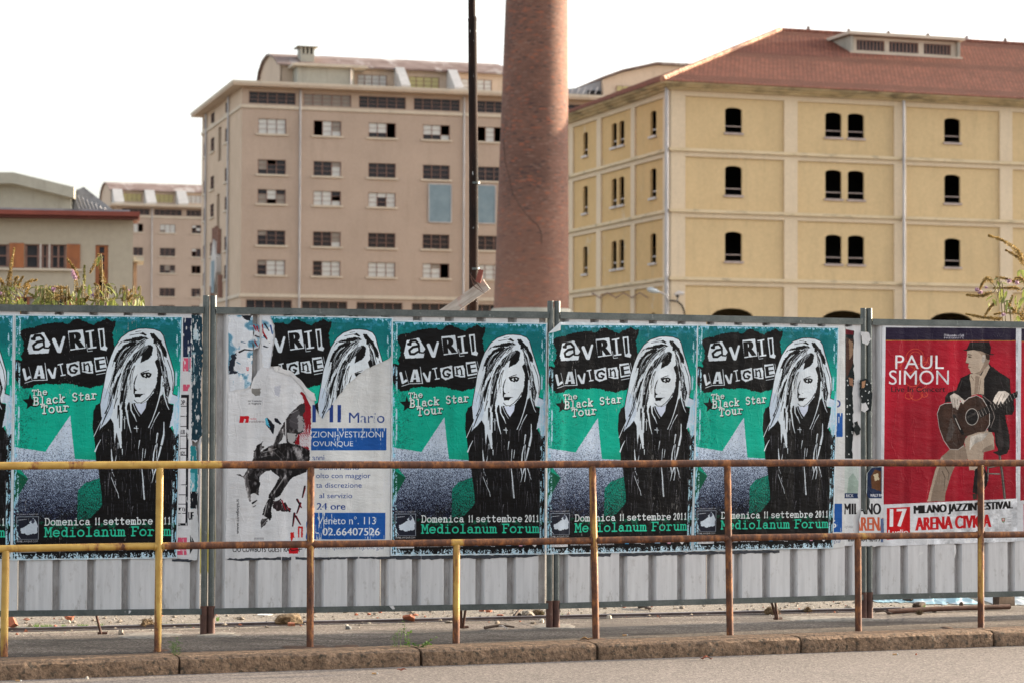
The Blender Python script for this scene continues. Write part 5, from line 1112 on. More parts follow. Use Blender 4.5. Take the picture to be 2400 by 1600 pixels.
# ------------------------------------------------------------------ distant block of the same kind
qF = lambda X, Y: (X/4.481, 380+Y/4.481)
stF = [[['fff', 'ooo'], ['ffg', 'fff', 'fff'], ['fod', 'dfd']], [['ddd', 'ddd'], D3, ['foo', 'ddd']], [None, ['ddd', 'ggd', 'ddg'], ['ooo', 'ooo']], [None, D3, ['ddd', 'ddg']], [None, D3, D3]]
rf, ff, if_ = block(372, (1225/4.481, 560), R(17), qF, dict(label='distant beige warehouse block between the low cream building and the large warehouse', x0=1760, ycol=950,
    rows=[(657, 743), (905, 990), (1083, 1167), (1325, 1412), (1505, 1590)], cols=[(1398, 1502), (1677, 1842), (2012, 2110)], attic=(500, 562, 520), acols=[(1280, 1572), (1620, 1910), (1957, 2200)], top=480, U=80, W=12, states=stF,
    ov=1.0, pipes=[(1595, 800)], ad=3.4, eave=(1600, 306), ridge=(1600, 238), ug=-.5, aw=12, awin=[(1290, 1488, 330, 412, 'y'), (1630, 1822, 340, 422, 'y'), (1962, 2150, 352, 432, 'f')], fins=[(1225, 280), (1562, 290), (1895, 300)], finw=.75))

# ------------------------------------------------------------------ low cream building and hall on the left
oL = at(311, 640, 75); fl_ = Frame(oL, R(9.3)); rl = empty('low_building', fl_.o, fl_.yaw, label='low cream building with red eaves and orange shutter boards at the far left', cat='building')
HLw = lambda X, Y, y=0: fl_.hit(*qF(X, Y), y)
def R4(a_, b_, t_, bt): u0, z1 = HLw(a_, t_); return u0, HLw(b_, t_)[0], HLw(a_, bt)[1], z1
zc = HLw(1300, 612)[1]; w1 = R4(-300, 97, 860, 1098); w2 = R4(260, 695, 862, 1112); w3 = R4(1003, 1138, 872, 1520); w4 = R4(160, 700, 1412, 1640)
wall(rl, 'front_wall', rectp(-22, 0, 0, zc), [rectp(*w1), rectp(*w2), rectp(*w3), rectp(*w4)], mapF, .3, m_cream)
MB().box(-.1, -.002, .001, 9, 0, zc).box(-22, -.11, 8.9, 9, 0, zc).box(-22, -.11, .5, 8.89, zc-.2, zc-.01).build('rear_walls', m_cream, rl)
MB().box(-21.9, -.5, 3.0, 3.1, 0, zc-.3).build('inner_wall', m_dark, rl)
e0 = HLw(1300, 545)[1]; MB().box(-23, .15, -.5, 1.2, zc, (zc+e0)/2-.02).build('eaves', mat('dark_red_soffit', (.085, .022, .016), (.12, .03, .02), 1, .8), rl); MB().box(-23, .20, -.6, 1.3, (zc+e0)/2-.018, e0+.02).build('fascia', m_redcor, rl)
MB().box(-22, -.1, -.3, 9, e0+.022, e0+.1).build('roof', m_roofm, rl)
for (a_, b_, t_, bt) in ((97, 258, 852, 1112), (697, 846, 864, 1126), (-460, -300, 850, 1100)): u0, u1, z0, z1 = R4(a_, b_, t_, bt); MB().box(u0+.01, u1-.01, -.06, -.003, z0, z1).build('shutter_board', m_woodp, rl)
window(rl, mapF, 'x', *w1, ['dd', 'dd'], rows=2, dep=.12, sill=False, fw=.09)
u0, u1, z0, z1 = w2
for (a_, b_, st_) in ((260, 415, ['dd']), (436, 508, ['dd']), (530, 695, ['dd', 'dd'])): window(rl, mapF, 'x', HLw(a_, 980)[0], HLw(b_, 980)[0], z0, z1, st_, rows=2, dep=.14, sill=False, fw=.07)
MB().box(HLw(415, 980)[0], HLw(436, 980)[0], .0, .2, z0, z1).box(HLw(509, 980)[0], HLw(529, 980)[0], .0, .2, z0, z1).build('mullion', m_wwhite, rl)
MB().box(HLw(-500, 1120)[0], HLw(860, 1120)[0], -.12, -.004, HLw(500, 1142)[1], HLw(500, 1122)[1]).build('window_sill', m_creamtrim, rl)
window(rl, mapF, 'x', *w3, ['dddoodd'], rows=7, dep=.12, sill=False, fw=.12, mframe=m_woodp)
window(rl, mapF, 'x', *w4, ['dd', 'gg', 'dd', 'dd'], rows=2, dep=.12, sill=False, fw=.1, mframe=m_woodp)
for (a_, b_) in ((175, 250), (690, 860)): u0, u1, z0, z1 = R4(a_, b_, 1420, 1600); MB().box(u0, u1, -.06, -.003, z0, z1).build('shutter_board', m_woodp, rl)
u0, u1, z0, z1 = R4(1400, 1512, 995, 1035); MB().box(.01, u1, .2, 2.2, z0, z1).build('side_canopy', m_greyc, rl); MB().box(.01, HLw(1440, 1100)[0], .8, 1.8, 0, z0-.002).build('side_porch', mat('brown_porch', (.16, .11, .075), (.22, .15, .11), 1, .8), rl)

oH = at(168, 700, 100); fh = Frame(oH, R(6)); rh = empty('gabled_hall', fh.o, fh.yaw, label='grey concrete hall with low gable rising behind the low cream building', cat='building')
HH = lambda X, Y, y=0: fh.hit(*qF(X, Y), y)
gb = [HH(-420, 260), HH(0, 150), HH(150, 150), HH(750, 305)]; base = [(gb[-1][0], 0), (gb[0][0], 0)]
MB().prism(list(reversed(gb))+list(reversed(base)), mapF, 0, 20).build('gable_wall', m_greyc, rh)
b = MB(); rp = [HH(-460, 240), HH(0, 122), HH(152, 122), HH(788, 277)]
for i in range(3):
    (ua_, za_), (ub_, zb_) = rp[i], rp[i+1]; b.hexa([(ua_, -.5, za_-.45), (ub_, -.5, zb_-.45), (ub_, 20.5, zb_-.45), (ua_, 20.5, za_-.45), (ua_, -.5, za_), (ub_, -.5, zb_), (ub_, 20.5, zb_), (ua_, 20.5, za_)])
b.build('roof', m_greyc, rh)
b = MB(); cr = [HH(-420, 320, -.08), HH(0, 232, -.08), HH(150, 232, -.08), HH(750, 380, -.08)]
for i in range(3):
    (ua_, za_), (ub_, zb_) = cr[i], cr[i+1]; b.hexa([(ua_, -.10, za_-.08), (ub_, -.10, zb_-.08), (ub_, -.004, zb_-.08), (ua_, -.004, za_-.08), (ua_, -.10, za_), (ub_, -.10, zb_), (ub_, -.004, zb_), (ua_, -.004, za_)])
b.build('moulding', m_greyc, rh)
xm, zm = HH(752, 312); b = MB(); p1 = HH(785, 322, 1); p2 = HH(1005, 432, 8); p3 = HH(1090, 440, 12); p4 = HH(1215, 540, 2); p5 = HH(752, 530, 1)
b.prism([(p1[0], p1[1]), (p2[0], p2[1]), (p4[0], p4[1]), (p4[0], 0), (p5[0], 0)][::-1], mapF, .4, 11); b.build('metal_lean_to', m_roofm, rh)
for k in range(9):
    t = k/9; xa = p1[0]+(p4[0]-p1[0])*t; za = p1[1]+(p4[1]-p1[1])*t
    MB().tube([(xa, .3, za-.1), (xa+.6, .3, za-1.6)], .03, 5).build('seam', m_zinc, rh)

# ------------------------------------------------------------------ ochre warehouse with tiled hip roof
q4 = lambda X, Y: (1500+X/2.178, 40+Y/2.178)
oY = at(1573, 400, 150); fy = Frame(oY, R(18.6)); ry = empty('ochre_warehouse', fy.o, fy.yaw, label='ochre yellow warehouse with arched black openings and red tiled hip roof on the right', cat='building')
HY = lambda X, Y, y=0: fy.hit(*q4(X, Y), y); HYL = lambda X, Y, x=0: fy.hitL(*q3(X, Y), x)
UY, WY = 62.0, 28.0; XA = 480
zw = [(HY(XA, b_)[1], HY(XA, a_)[1]) for a_, b_ in ((462, 592), (760, 911), (1096, 1248))]
uw = [(HY(a_, 850)[0], HY(b_, 850)[0]) for a_, b_ in ((438, 525), (950, 1034), (1065, 1149), (1558, 1640))]
per = uw[3][0]-uw[0][0]; uw += [(uw[3][0]+(uw[1][0]-uw[0][0])+.2, uw[3][0]+(uw[1][0]-uw[0][0])+2.4)]
zband = [(HY(190, b_)[1], HY(190, a_)[1]) for a_, b_ in ((668, 684), (980, 996), (1326, 1343))]; zecv = HY(190, 372)[1]
gz = HY(XA, 1487)[1]; ug_ = [(HY(a_, 1500)[0], HY(b_, 1500)[0]) for a_, b_ in ((366, 585), (932, 1160), (1484, 1705))]
holes = [archp(u0, u1, z0, z1, (u1-u0)*.16) for (z0, z1) in zw for (u0, u1) in uw]+[archp(u0, u1, .3, gz, (u1-u0)*.2) for u0, u1 in ug_]
wall(ry, 'front_wall', rectp(0, UY, 0, zecv), holes, lambda u, z, d: (u, d+.12, z), .14, m_yel)
lw = [(HYL(b_, 1000)[0], HYL(a_, 1000)[0]) for a_, b_ in ((642, 664), (783, 808), (819, 845), (975, 1004))]
lh = [archp(u0, u1, z0, z1, (u1-u0)*.16) for (z0, z1) in zw for (u0, u1) in lw]+[archp(u0-.5, u1+.5, .3, gz-.2, 1.2) for u0, u1 in lw]
wall(ry, 'side_wall', rectp(.12, WY, 0, zecv), lh, lambda u, z, d: (d+.12, u, z), .16, m_yelL)
MB().box(.1, UY, WY-.1, WY, 0, zecv).box(UY-.1, UY, .2, WY-.11, 0, zecv).build('rear_walls', m_yel, ry)
floors(ry, .9, UY-.5, .9, WY-.6, [zband[2][0], zband[1][0], zband[0][0], zecv-.2])
for (z0, z1) in zw:
    for (u0, u1) in uw:
        s = MB().box(u0-.08, u1+.08, .02, .24, z0-.12, z0+.02).build('window_sill', m_ssill, ry); MB().tube([(u0+.002, .2, z0+.42), (u1-.002, .2, z0+.42)], .035, 6).build('guard_bar', m_ssill, s)
    for (u0, u1) in lw: s = MB().box(-.02, .3, u0-.12, u1+.12, z0-.14, z0).build('window_sill', m_stone, ry); MB().tube([(.3, u0+.002, z0+.42), (.3, u1-.002, z0+.42)], .05, 6).build('guard_bar', m_stone, s)
pil = [(0, HY(232, 850)[0]), (HY(737, 850)[0], HY(805, 850)[0]), (HY(1298, 850)[0], HY(1362, 850)[0]), (HY(1838, 850)[0], HY(1902, 850)[0])]
zs = [0]+[v for z0, z1 in reversed(zband) for v in (z0-.62, z1+.02)]+[zecv]
segs = [(0, zband[2][0]-.30), (zband[2][1], zband[1][0]-.30), (zband[1][1], zband[0][0]-.30), (zband[0][1], zecv-.35)]
for (u0, u1) in pil+[(pil[3][0]+per*.5, pil[3][1]+per*.5)]:
    b = MB()
    for a_, c_ in segs: b.box(u0, u1, .002, .118, a_, c_)
    b.build('pilaster', m_ytrim, ry)
lp = [(HYL(905, 1000)[0], HYL(885, 1000)[0]), (HYL(737, 1000)[0], HYL(715, 1000)[0]), (HYL(598, 1000)[0], HYL(578, 1000)[0]), (.13, 1.4)]
for (u0, u1) in lp:
    b = MB()
    for a_, c_ in segs: b.box(.002, .118, max(u0, .13), u1, a_, c_)
    b.build('pilaster', m_ytrim, ry)
for (z0, z1) in zband:
    MB().box(0, UY, .0, .118, z0-.30, z0-.002).box(.0, .118, .12, WY, z0-.30, z0-.002).build('wall_band', m_ytrim, ry)
    MB().box(-.16, UY, -.16, .10, z0, z1).box(-.16, .10, .101, WY, z0, z1).build('string_course', m_ysill, ry)
MB().box(0, UY, .0, .118, zecv-.35, zecv).box(.0, .118, .12, WY, zecv-.35, zecv).build('wall_band', m_ytrim, ry)
zc1 = HY(190, 338)[1]; st = (zc1-zecv)/3
for k in range(3): MB().box(-.3-.28*k, UY, -.3-.28*k, WY+.3+.28*k, zecv+st*k+.001, zecv+st*(k+1)).build('cornice', m_ycorn, ry)
for (X, Y) in ((1337, 850),): u = HY(X, Y)[0]; MB().tube([(u, -.25, 0), (u, -.25, zecv)], .10, 8).build('drainpipe', m_zinc, ry)
MB().tube([(-.28, .05, 0), (-.28, .05, zecv+.1)], .13, 8).build('drainpipe', m_zinc, ry)
# hip roof, tiles laid in courses
ov = .98; ez = zecv+st*3; xa = 13.9; zr_ = HY(712, 70, xa)[1]; sl = (zr_-ez)/(xa+ov)
def tile_mat():
    k = N('red_roof_tiles'); v = k.coord(); n = k.noise(v, .35, 6, .65); n2 = k.noise(v, 6, 4, .8)
    c = k.ramp(n, [(.3, (.180, .064, .042)), (.7, (.245, .094, .062))]); c = k.mix(k.ramp(n2, [(.5, 0.0), (.75, .6)]), c, (.31, .15, .115)); c = k.mix(k.ramp(k.noise(v, 3, 8, .8), [(.58, 0.0), (.72, .55)]), c, (.10, .055, .045))
    bk = k.n('TexBrick', {'Vector': v, 'Color1': (.72, .70, .68), 'Color2': (1.12, 1.08, 1.02), 'Mortar': (.5, .46, .43), 'Scale': 1.0, 'Mortar Size': .035, 'Bias': .1, 'Brick Width': .30, 'Row Height': .34}).outputs[0]; c = k.mix(1.0, c, bk, 'MULTIPLY'); c = k.mix(1.0, c, (1.25, 1.25, 1.25), 'MULTIPLY')
    w_ = k.n('TexWave', {'Vector': v, 'Scale': 1.3, 'Distortion': .6}, wave_type='BANDS', bands_direction='X').outputs[0]
    c = k.mix(1.0, c, k.ramp(w_, [(0, .72), (.5, 1.08)]), 'MULTIPLY'); k.set('Base Color', c); k.set('Roughness', .85); return k.m
m_tile = tile_mat(); b = MB(); nC = 46; run = xa+ov; WX = UY+1
for i in range(nC):
    t0, t1 = i/nC, (i+1)/nC; y0, y1 = -ov+run*t0, -ov+run*t1; z0, z1 = ez+sl*run*t0, ez+sl*run*t1; lift = .07
    xs0 = y0; n = 80
    b.add([(y0, y0, z0+lift), (WX, y0, z0+lift), (WX, y1, z1+.01), (y1, y1, z1+.01), (y0, y0, z0-.03), (WX, y0, z0-.03)], [(0, 1, 2, 3), (4, 5, 1, 0)])
b.build('front_roof_tiles', m_tile, ry, fix=False).data; ry.children[-1]['kind'] = 'stuff'
b = MB()
for i in range(nC):
    t0, t1 = i/nC, (i+1)/nC; x0, x1 = -ov+run*t0, -ov+run*t1; z0, z1 = ez+sl*run*t0, ez+sl*run*t1
    b.add([(x0, x0, z0+.07), (x1, x1, z1+.01), (x1, WY-x1, z1+.01), (x0, WY-x0, z0+.07), (x0, x0, z0-.03), (x0, WY-x0, z0-.03)], [(0, 1, 2, 3), (4, 0, 3, 5)])
o = b.build('side_roof_tiles', m_tile, ry, fix=False); o['kind'] = 'stuff'
for c in ry.children:
    if c.name.startswith('front_roof'): c['kind'] = 'stuff'
zt2 = ez+sl*run
MB().add([(WX, WY+ov, ez), (xa, WY-xa, zt2), (WX, xa, zt2), (-ov, WY+ov, ez)], [(0, 3, 1, 2)]).build('rear_roof', m_tile, ry, fix=False)
m_hip = mat('mortar_hip_tiles', (.42, .25, .16), (.56, .37, .26), 2.5, .85, dirt=(.25, .09, .06), dscale=3, dlo=.45, dhi=.6)
P0h, P1h = Vector((-ov, -ov, ez+.08)), Vector((xa, xa, zt2+.08)); b = MB()
for i in range(44): a_, c_ = P0h.lerp(P1h, i/44), P0h.lerp(P1h, (i+1.05)/44); b.tube([a_, c_+Vector((0, 0, .03))], [.20, .14], 7)
b.build('hip_tiles', m_hip, ry); b = MB()
for i in range(70): x = xa+i*.7; b.tube([(x, xa, zt2+.06), (x+.72, xa, zt2+.09)], [.17, .12], 7)
b.build('ridge_tiles', m_tile, ry)
for i in range(16): MB().box(xa+2+i*3.1, xa+2.16+i*3.1, xa-.1, xa+.1, zt2+.1, zt2+.42).build('ridge_vent', m_roofb, ry)
# long skylight dormer: its front stands where the roof passes the sill
def roofz(y): return ez+sl*(y+ov)
best = min((abs(fy.hit(*q4(1085, 182), y)[1]-roofz(y)), y) for y in [i*.1 for i in range(20, 139)])[1]
yd = best; (d0, dz0), (d1, dzt) = fy.hit(*q4(1084, 182), yd), fy.hit(*q4(1614, 128), yd); dzt = fy.hit(*q4(1084, 97), yd)[1]
fwall = [rectp(fy.hit(*q4(a_, 150), yd)[0], fy.hit(*q4(b_, 150), yd)[0], dz0+(dzt-dz0)*.16, dz0+(dzt-dz0)*.80) for a_, b_ in ((1105, 1249), (1271, 1422), (1448, 1588))]
mpd = lambda u, z, d: (u, yd+d, z); wall(ry, 'dormer_front', rectp(d0, d1, dz0-.3, dzt), fwall, mpd, .3, m_creamtrim)
for r_ in fwall: window(ry, mpd, 'x', r_[0][0], r_[1][0], r_[0][1], r_[2][1], ['d']*8, rows=1, dep=.15, sill=False, fw=.1)
ytop = min(xa, yd+(dzt-roofz(yd))/sl*.96); sd_ = lambda u, z, d: (d, u, z)
for (xx0, xx1) in ((d0-.2, d0-.001), (d1+.001, d1+.2)): MB().prism([(yd-.2, roofz(yd)-.3), (yd-.2, dzt), (ytop, dzt+.05), (ytop, roofz(ytop)-.2)], sd_, xx0, xx1).build('dormer_cheek', m_greyc, ry)
MB().box(d0-.45, d1+.45, yd-.45, ytop+.4, dzt+.052, dzt+.26).build('dormer_lid', m_creamtrim, ry); MB().box(d0-.3, d1+.3, yd-.35, yd-.21, dz0-.45, dz0+.05).build('dormer_sill', m_creamtrim, ry)
MB().box(d0, d1, yd+.9, yd+1.0, dz0, dzt).build('dormer_lining', m_dark, ry)
# bracket lamp, camera and cable at the corner
def part3(px, py, y): u, z = fy.hit(px, py, y); return Vector((u, y, z))
lamp = empty('bracket_lamp', fy.world(-.3, -.3, 0), fy.yaw, label='grey street lamp on a bent bracket at the corner of the ochre warehouse', cat='lamp')
def LP(px, py, y=-.8): v = part3(px, py, y); return (v.x+.3, v.y+.3, v.z)
MB().tube([LP(1568, 728, -.3), LP(1566, 705, -.5), LP(1560, 692, -.8), LP(1549, 686), LP(1538, 683)], .055, 8).build('bracket', m_zinc, lamp)
a_, c_ = Vector(LP(1545, 685)), Vector(LP(1517, 678)); MB().tube([a_, a_.lerp(c_, .3), a_.lerp(c_, .75), c_], [.07, .15, .18, .07], 10).build('lamp_head', mat('lamp_shell', (.42, .47, .50), (.52, .56, .58), 3, .4), lamp)
cam_ = empty('security_camera', fy.world(0, -.3, 0), fy.yaw, label='small white dome camera on the front corner of the ochre warehouse', cat='camera')
v = part3(1591, 692, -.6); MB().tube([(v.x, -.3+.3, v.z-.35), (v.x, -.3-.0, v.z), (v.x+.02, -.3, v.z+.05)], .05, 6).build('arm', m_zinc, cam_)
MB().tube([(v.x-.25, -.3, v.z+.02), (v.x, -.3, v.z+.12), (v.x+.3, -.3, v.z+.10)], [.09, .15, .12], 10).build('housing', m_stone, cam_); MB().tube([(v.x-.1, -.3, v.z-.16), (v.x-.1, -.3, v.z)], [.05, .12], 10).build('dome', m_dark, cam_)
cab = [Vector(part3(*p, -.12)) for p in ((1566, 706), (1575, 705), (1588, 707), (1598, 716), (1603, 728), (1606, 745))]
o = MB().tube([p for p in cab], .05, 6).build('cable', m_dark); o.location = fy.o; o.rotation_euler = (0, 0, fy.yaw); tag(o, 'black cable sagging under the dome camera on the ochre wall', 'cable')
cab = [(HYL(700+i*40, 1455+(26 if i % 2 else 0))) for i in range(0, 8)]
o = MB().tube([(-.12, y_, z_) for y_, z_ in cab], .035, 5).build('cable', m_wframe); o.location = fy.o; o.rotation_euler = (0, 0, fy.yaw); tag(o, 'thin wavy cable along the foot of the ochre side wall behind the fence', 'cable')

# ------------------------------------------------------------------ brick chimney
def brick_mat():
    k = N('chimney_brick'); v = k.n('TexCoord').outputs['UV']
    br = k.n('TexBrick', {'Vector': v, 'Color1': (.145, .058, .038), 'Color2': (.21, .092, .062), 'Mortar': (.17, .125, .10), 'Scale': 1.0, 'Mortar Size': .008, 'Mortar Smooth': .2, 'Bias': 0.0, 'Brick Width': .26, 'Row Height': .075})
    o = k.coord(); c = br.outputs[0]
    c = k.mix(k.ramp(k.noise(o, .32, 7, .65), [(.40, 0.0), (.66, .55)]), c, (.066, .034, .028))
    sp = k.n('TexVoronoi', {'Vector': k.n('Mapping', {0: v, 'Scale': (3.8, 13.3, 1)}).outputs[0], 'Scale': 1.0}); g = k.n('SeparateColor', {0: sp.outputs['Color']}).outputs[0]
    c = k.mix(k.ramp(g, [(.93, 0.0), (.95, .6)]), c, (.34, .10, .05)); c = k.mix(k.ramp(g, [(.05, .7), (.08, 0.0)]), c, (.05, .035, .035)); c = k.mix(k.ramp(g, [(.45, 0.0), (.47, .35), (.53, .35), (.55, 0.0)]), c, (.26, .165, .13))
    gz_ = k.n('SeparateXYZ', {0: o}).outputs[2]
    low = k.n('MapRange', {0: gz_, 1: 16.0, 2: 7.0, 3: 0.0, 4: .42}).outputs[0]; c = k.mix(low, c, (.30, .155, .110))
    k.set('Base Color', c); k.set('Roughness', .9); k.bump(br.outputs[1], .35, .01); return k.m
cb_ = at(1245, 735, 145); cr_ = empty('brick_chimney', (cb_.x, cb_.y, 0), 0, label='tall round tapering brick chimney in the middle, cut off by the top edge', cat='chimney')
Hc = 38.0; r0_ = 177/2/5700*145; dz = (735)/5700*145; k_ = (r0_-147/2/5700*145)/dz; zb0 = at(1245, 735, 145).z
bm = bmesh.new(); nu, nv = 64, 60; uvl = bm.loops.layers.uv.new('UVMap'); gr = []
sh = (1253-1245+2.4)/5700*145/dz
for j in range(nv+1):
    z = .0+Hc*j/nv; r = r0_-k_*(z-zb0); gr.append([bm.verts.new((math.cos(2*math.pi*i/nu)*r+sh*(z-zb0), math.sin(2*math.pi*i/nu)*r, z)) for i in range(nu)])
for j in range(nv):
    for i in range(nu):
        f = bm.faces.new((gr[j][i], gr[j][(i+1) % nu], gr[j+1][(i+1) % nu], gr[j+1][i])); f.smooth = True
        for l, (a_, c_) in zip(f.loops, ((i, j), (i+1, j), (i+1, j+1), (i, j+1))): l[uvl].uv = (a_/nu*2*math.pi*2.0, Hc*c_/nv)
me = bpy.data.meshes.new('stack'); bm.to_mesh(me); bm.free(); me.materials.append(brick_mat()); link(bpy.data.objects.new('stack', me), cr_)
rt = r0_-k_*(Hc-zb0); MB().tube([(sh*(Hc-zb0), 0, Hc-.9), (sh*(Hc-zb0), 0, Hc-.5), (sh*(Hc-zb0), 0, Hc+.3)], [rt+.02, rt+.22, rt+.22], 48).build('crown', m_ycorn, cr_)
zpl = at(1245, 725, 145).z; MB().tube([(0, 0, 0), (0, 0, zpl-.25), (0, 0, zpl)], [r0_+.25, r0_+.25, r0_+.10], 48).build('plinth', m_greyc, cr_)
m_crack = mat('crack_wire_line', (.05, .03, .025), None, 1, .9)  # dark brown of the thin wire line down the stack
crk = [(228, 610), (255, 700), (262, 800), (282, 880), (300, 960), (340, 1030), (385, 1085), (425, 1120), (443, 1160), (443, 1215)]; b = MB(); pts = []
for X, Y in crk:
    px, py = q3(X, Y); d_ = ray(px, py); 
    oc = CO-Vector((cb_.x, cb_.y, 0)); z_ = (CO+d_*(143/d_.y)).z; r = r0_-k_*(z_-zb0)+.005; ox, oy = oc.x-sh*(z_-zb0), oc.y
    A_ = d_.x**2+d_.y**2; B_ = 2*(ox*d_.x+oy*d_.y); C_ = ox*ox+oy*oy-r*r; disc = B_*B_-4*A_*C_
    if disc > 0: t = (-B_-math.sqrt(disc))/(2*A_); p = oc+d_*t; pts.append((p.x, p.y, p.z))
b.tube(pts, .022, 5).build('hanging_wire', m_crack, cr_)
# ------------------------------------------------------------------ pole and lashed plank behind the hoarding
m_pole = mat('black_peeling_pole', (.008, .007, .007), (.030, .015, .011), 8, .8, spec=.12, stretch=(1, 1, .25), bump=.4, bscale=40, bd=.004, dirt=(.42, .42, .42), dscale=30, dlo=.665, dhi=.69, dstretch=(1, 1, .35))
pb = at(1112, 800, 24); pt_ = at(1107, 47, 24); pt2 = at(1105, -130, 24)
pole = empty('lamp_pole', (pb.x, pb.y, 0), 0, label='thin black rusty pole standing in front of the brick chimney, left of it', cat='pole')
rel = lambda v, o: (v.x-o[0], v.y-o[1], v.z)
P_ = (pb.x, pb.y); rp_ = 21.5/2/5700*24
MB().tube([(0, 0, 0), rel(at(1110, 400, 24), P_), rel(pt_, P_)], [rp_*1.03, rp_, rp_*.93], 16).build('lower_tube', m_pole, pole)
MB().tube([rel(at(1107, 49, 24), P_), rel(at(1107, 43, 24), P_), rel(at(1106, 40, 24), P_)], [rp_*.98, rp_*.98, rp_*.80], 16).build('collar', m_pole, pole)
MB().tube([rel(at(1106, 41, 24), P_), rel(pt2, P_)], [rp_*.80, rp_*.78], 16).build('upper_tube', m_pole, pole)
for z in (1.9, 2.75, 3.6): MB().tube([(0, 0, z), (0, 0, z+.02)], rp_*1.12, 14).build('strap', m_galv, pole)
m_plank = mat('weathered_plank', (.34, .29, .25), (.50, .45, .41), 6, .85, stretch=(1, 6, 6), bump=.35, bscale=20, bd=.004, dirt=(.40, .22, .19), dscale=3, dlo=.60, dhi=.72)
def beam(name, a, b, wd, th, m, parent=None, seg=8):
    a, b = Vector(a), Vector(b); L = (b-a).length; o = MB()
    for i in range(seg): pass
    o.box(0, L, -th/2, th/2, -wd/2, wd/2); ob = o.build(name, m, parent); X = (b-a).normalized(); Y = Vector((0, 1, 0)); Z = X.cross(Y).normalized(); Y = Z.cross(X)
    ob.matrix_world = Matrix.Translation(a) @ Matrix((X, Y, Z)).transposed().to_4x4(); return ob
A_ = at(985, 775, 23.9); B_ = at(1141, 667, 23.8)
pk = beam('plank', A_, B_, 27/5700*23.9, .03, m_plank); tag(pk, 'pale weathered plank leaning diagonally against the black pole, tied with wire', 'plank')
rough_bm(pk, 5, .003, 6)
wp = [at(*p, 23.72) for p in ((1100, 641), (1110, 655), (1118, 665), (1137, 689), (1112, 672), (1103, 650))]
o = MB().tube(wp, .006, 6).build('tie_wire', m_foot); tag(o, 'rusty wire tying the plank to the black pole', 'wire')
o = beam('wood_block', at(1128, 632, 23.75), at(1120, 662, 23.75), .05, .05, mat('red_painted_wood', (.15, .035, .025), (.24, .07, .05), 9, .8)); rough_bm(o, 3, .005, 12); tag(o, 'short red wooden block wedged beside the black pole above the plank', 'wood block')

# ------------------------------------------------------------------ tram rail in the yard
m_steel = mat('dull_rail_steel', (.075, .062, .070), (.15, .125, .135), 6, .38, .5, bump=.2, bscale=50, bd=.002)
ra, rb = ground(-700, 1486, .02), ground(2110, 1421, .02); yaw_r = math.atan2(rb.y-ra.y, rb.x-ra.x); Lr = (rb-ra).length
tr = empty('tram_rail', (ra.x, ra.y, 0), yaw_r, label='old grooved steel tram rail running along the ground behind the hoarding', cat='rail')
MB().box(0, Lr, -.008, .040, -.05, .016).build('rail_head', m_steel, tr); MB().box(0, Lr, -.098, -.084, -.05, .005).box(0, Lr, -.0839, -.0081, -.05, -.004).build('guard_lip', m_steel, tr)

# ------------------------------------------------------------------ rubble and litter
m_terra = mat('terracotta', (.26, .085, .045), (.38, .14, .085), 14, .9, bump=.4, bscale=60, bd=.003, dirt=(.14, .08, .06), dscale=22, dlo=.52, dhi=.68)
m_rock = mat('rubble_stone', (.20, .17, .14), (.36, .32, .27), 14, .95, bump=.6, bscale=60, bd=.005, dirt=(.08, .065, .05), dscale=24, dlo=.5, dhi=.65)
m_pale = mat('pale_mortar_lump', (.42, .39, .34), (.58, .55, .49), 16, .95, bump=.6, bscale=50, bd=.005, dirt=(.22, .19, .16), dscale=24, dlo=.54, dhi=.68)
m_darkw = mat('dark_rotten_wood', (.035, .025, .02), (.09, .06, .045), 12, .9, stretch=(.3, 1, 1), bump=.5, bscale=40, bd=.004)
m_straw = mat('dry_straw', (.10, .070, .042), (.22, .16, .095), 60, .95, bump=.8, bscale=70, bd=.01)
m_leaf = mat('dead_leaf', (.20, .045, .022), (.34, .10, .045), 30, .8)
m_butt = mat('cigarette_filter', (.50, .26, .10), (.62, .36, .16), 60, .8)
def rock(name, px, py, wpx, hpx, m, label, cat, seed, flat=None, group=None):
    g = ground(px, py+hpx*.15, 0); s = g.y/5700; bm = bmesh.new(); bmesh.ops.create_icosphere(bm, subdivisions=3, radius=.5)
    for v in bm.verts:
        n = mn.noise_vector(v.co*2.2+Vector((seed*3.1, 0, 0))); v.co += n*.22; v.co += mn.noise_vector(v.co*7+Vector((seed, 5, 0)))*.05
        v.co.z = max(v.co.z, -.3)
    w_, h_ = wpx*s, hpx*s
    for v in bm.verts: v.co = Vector((v.co.x*w_, v.co.y*w_*(flat or .7), (v.co.z+.28)*h_*1.2))
    if m is m_straw:
        r9 = random.Random(seed); vv = [v.co.copy() for v in bm.verts if v.co.z > .004]
        for v in bm.verts: v.co += mn.noise_vector(v.co*90)*.008
        for _ in range(420):
            p = r9.choice(vv); d_ = Vector((r9.gauss(0, 1), r9.gauss(0, .7), r9.uniform(-.2, .7))).normalized()*r9.uniform(.012, .035); e_ = d_.orthogonal().normalized()*.0012
            bm.faces.new([bm.verts.new(p-e_), bm.verts.new(p+e_), bm.verts.new(p+d_)])
    me = bpy.data.meshes.new(name); bm.to_mesh(me); bm.free(); me.materials.append(m); o = link(bpy.data.objects.new(name, me)); o.location = (g.x, g.y, 0); o.rotation_euler = (0, 0, seed)
    return tag(o, label, cat, group)
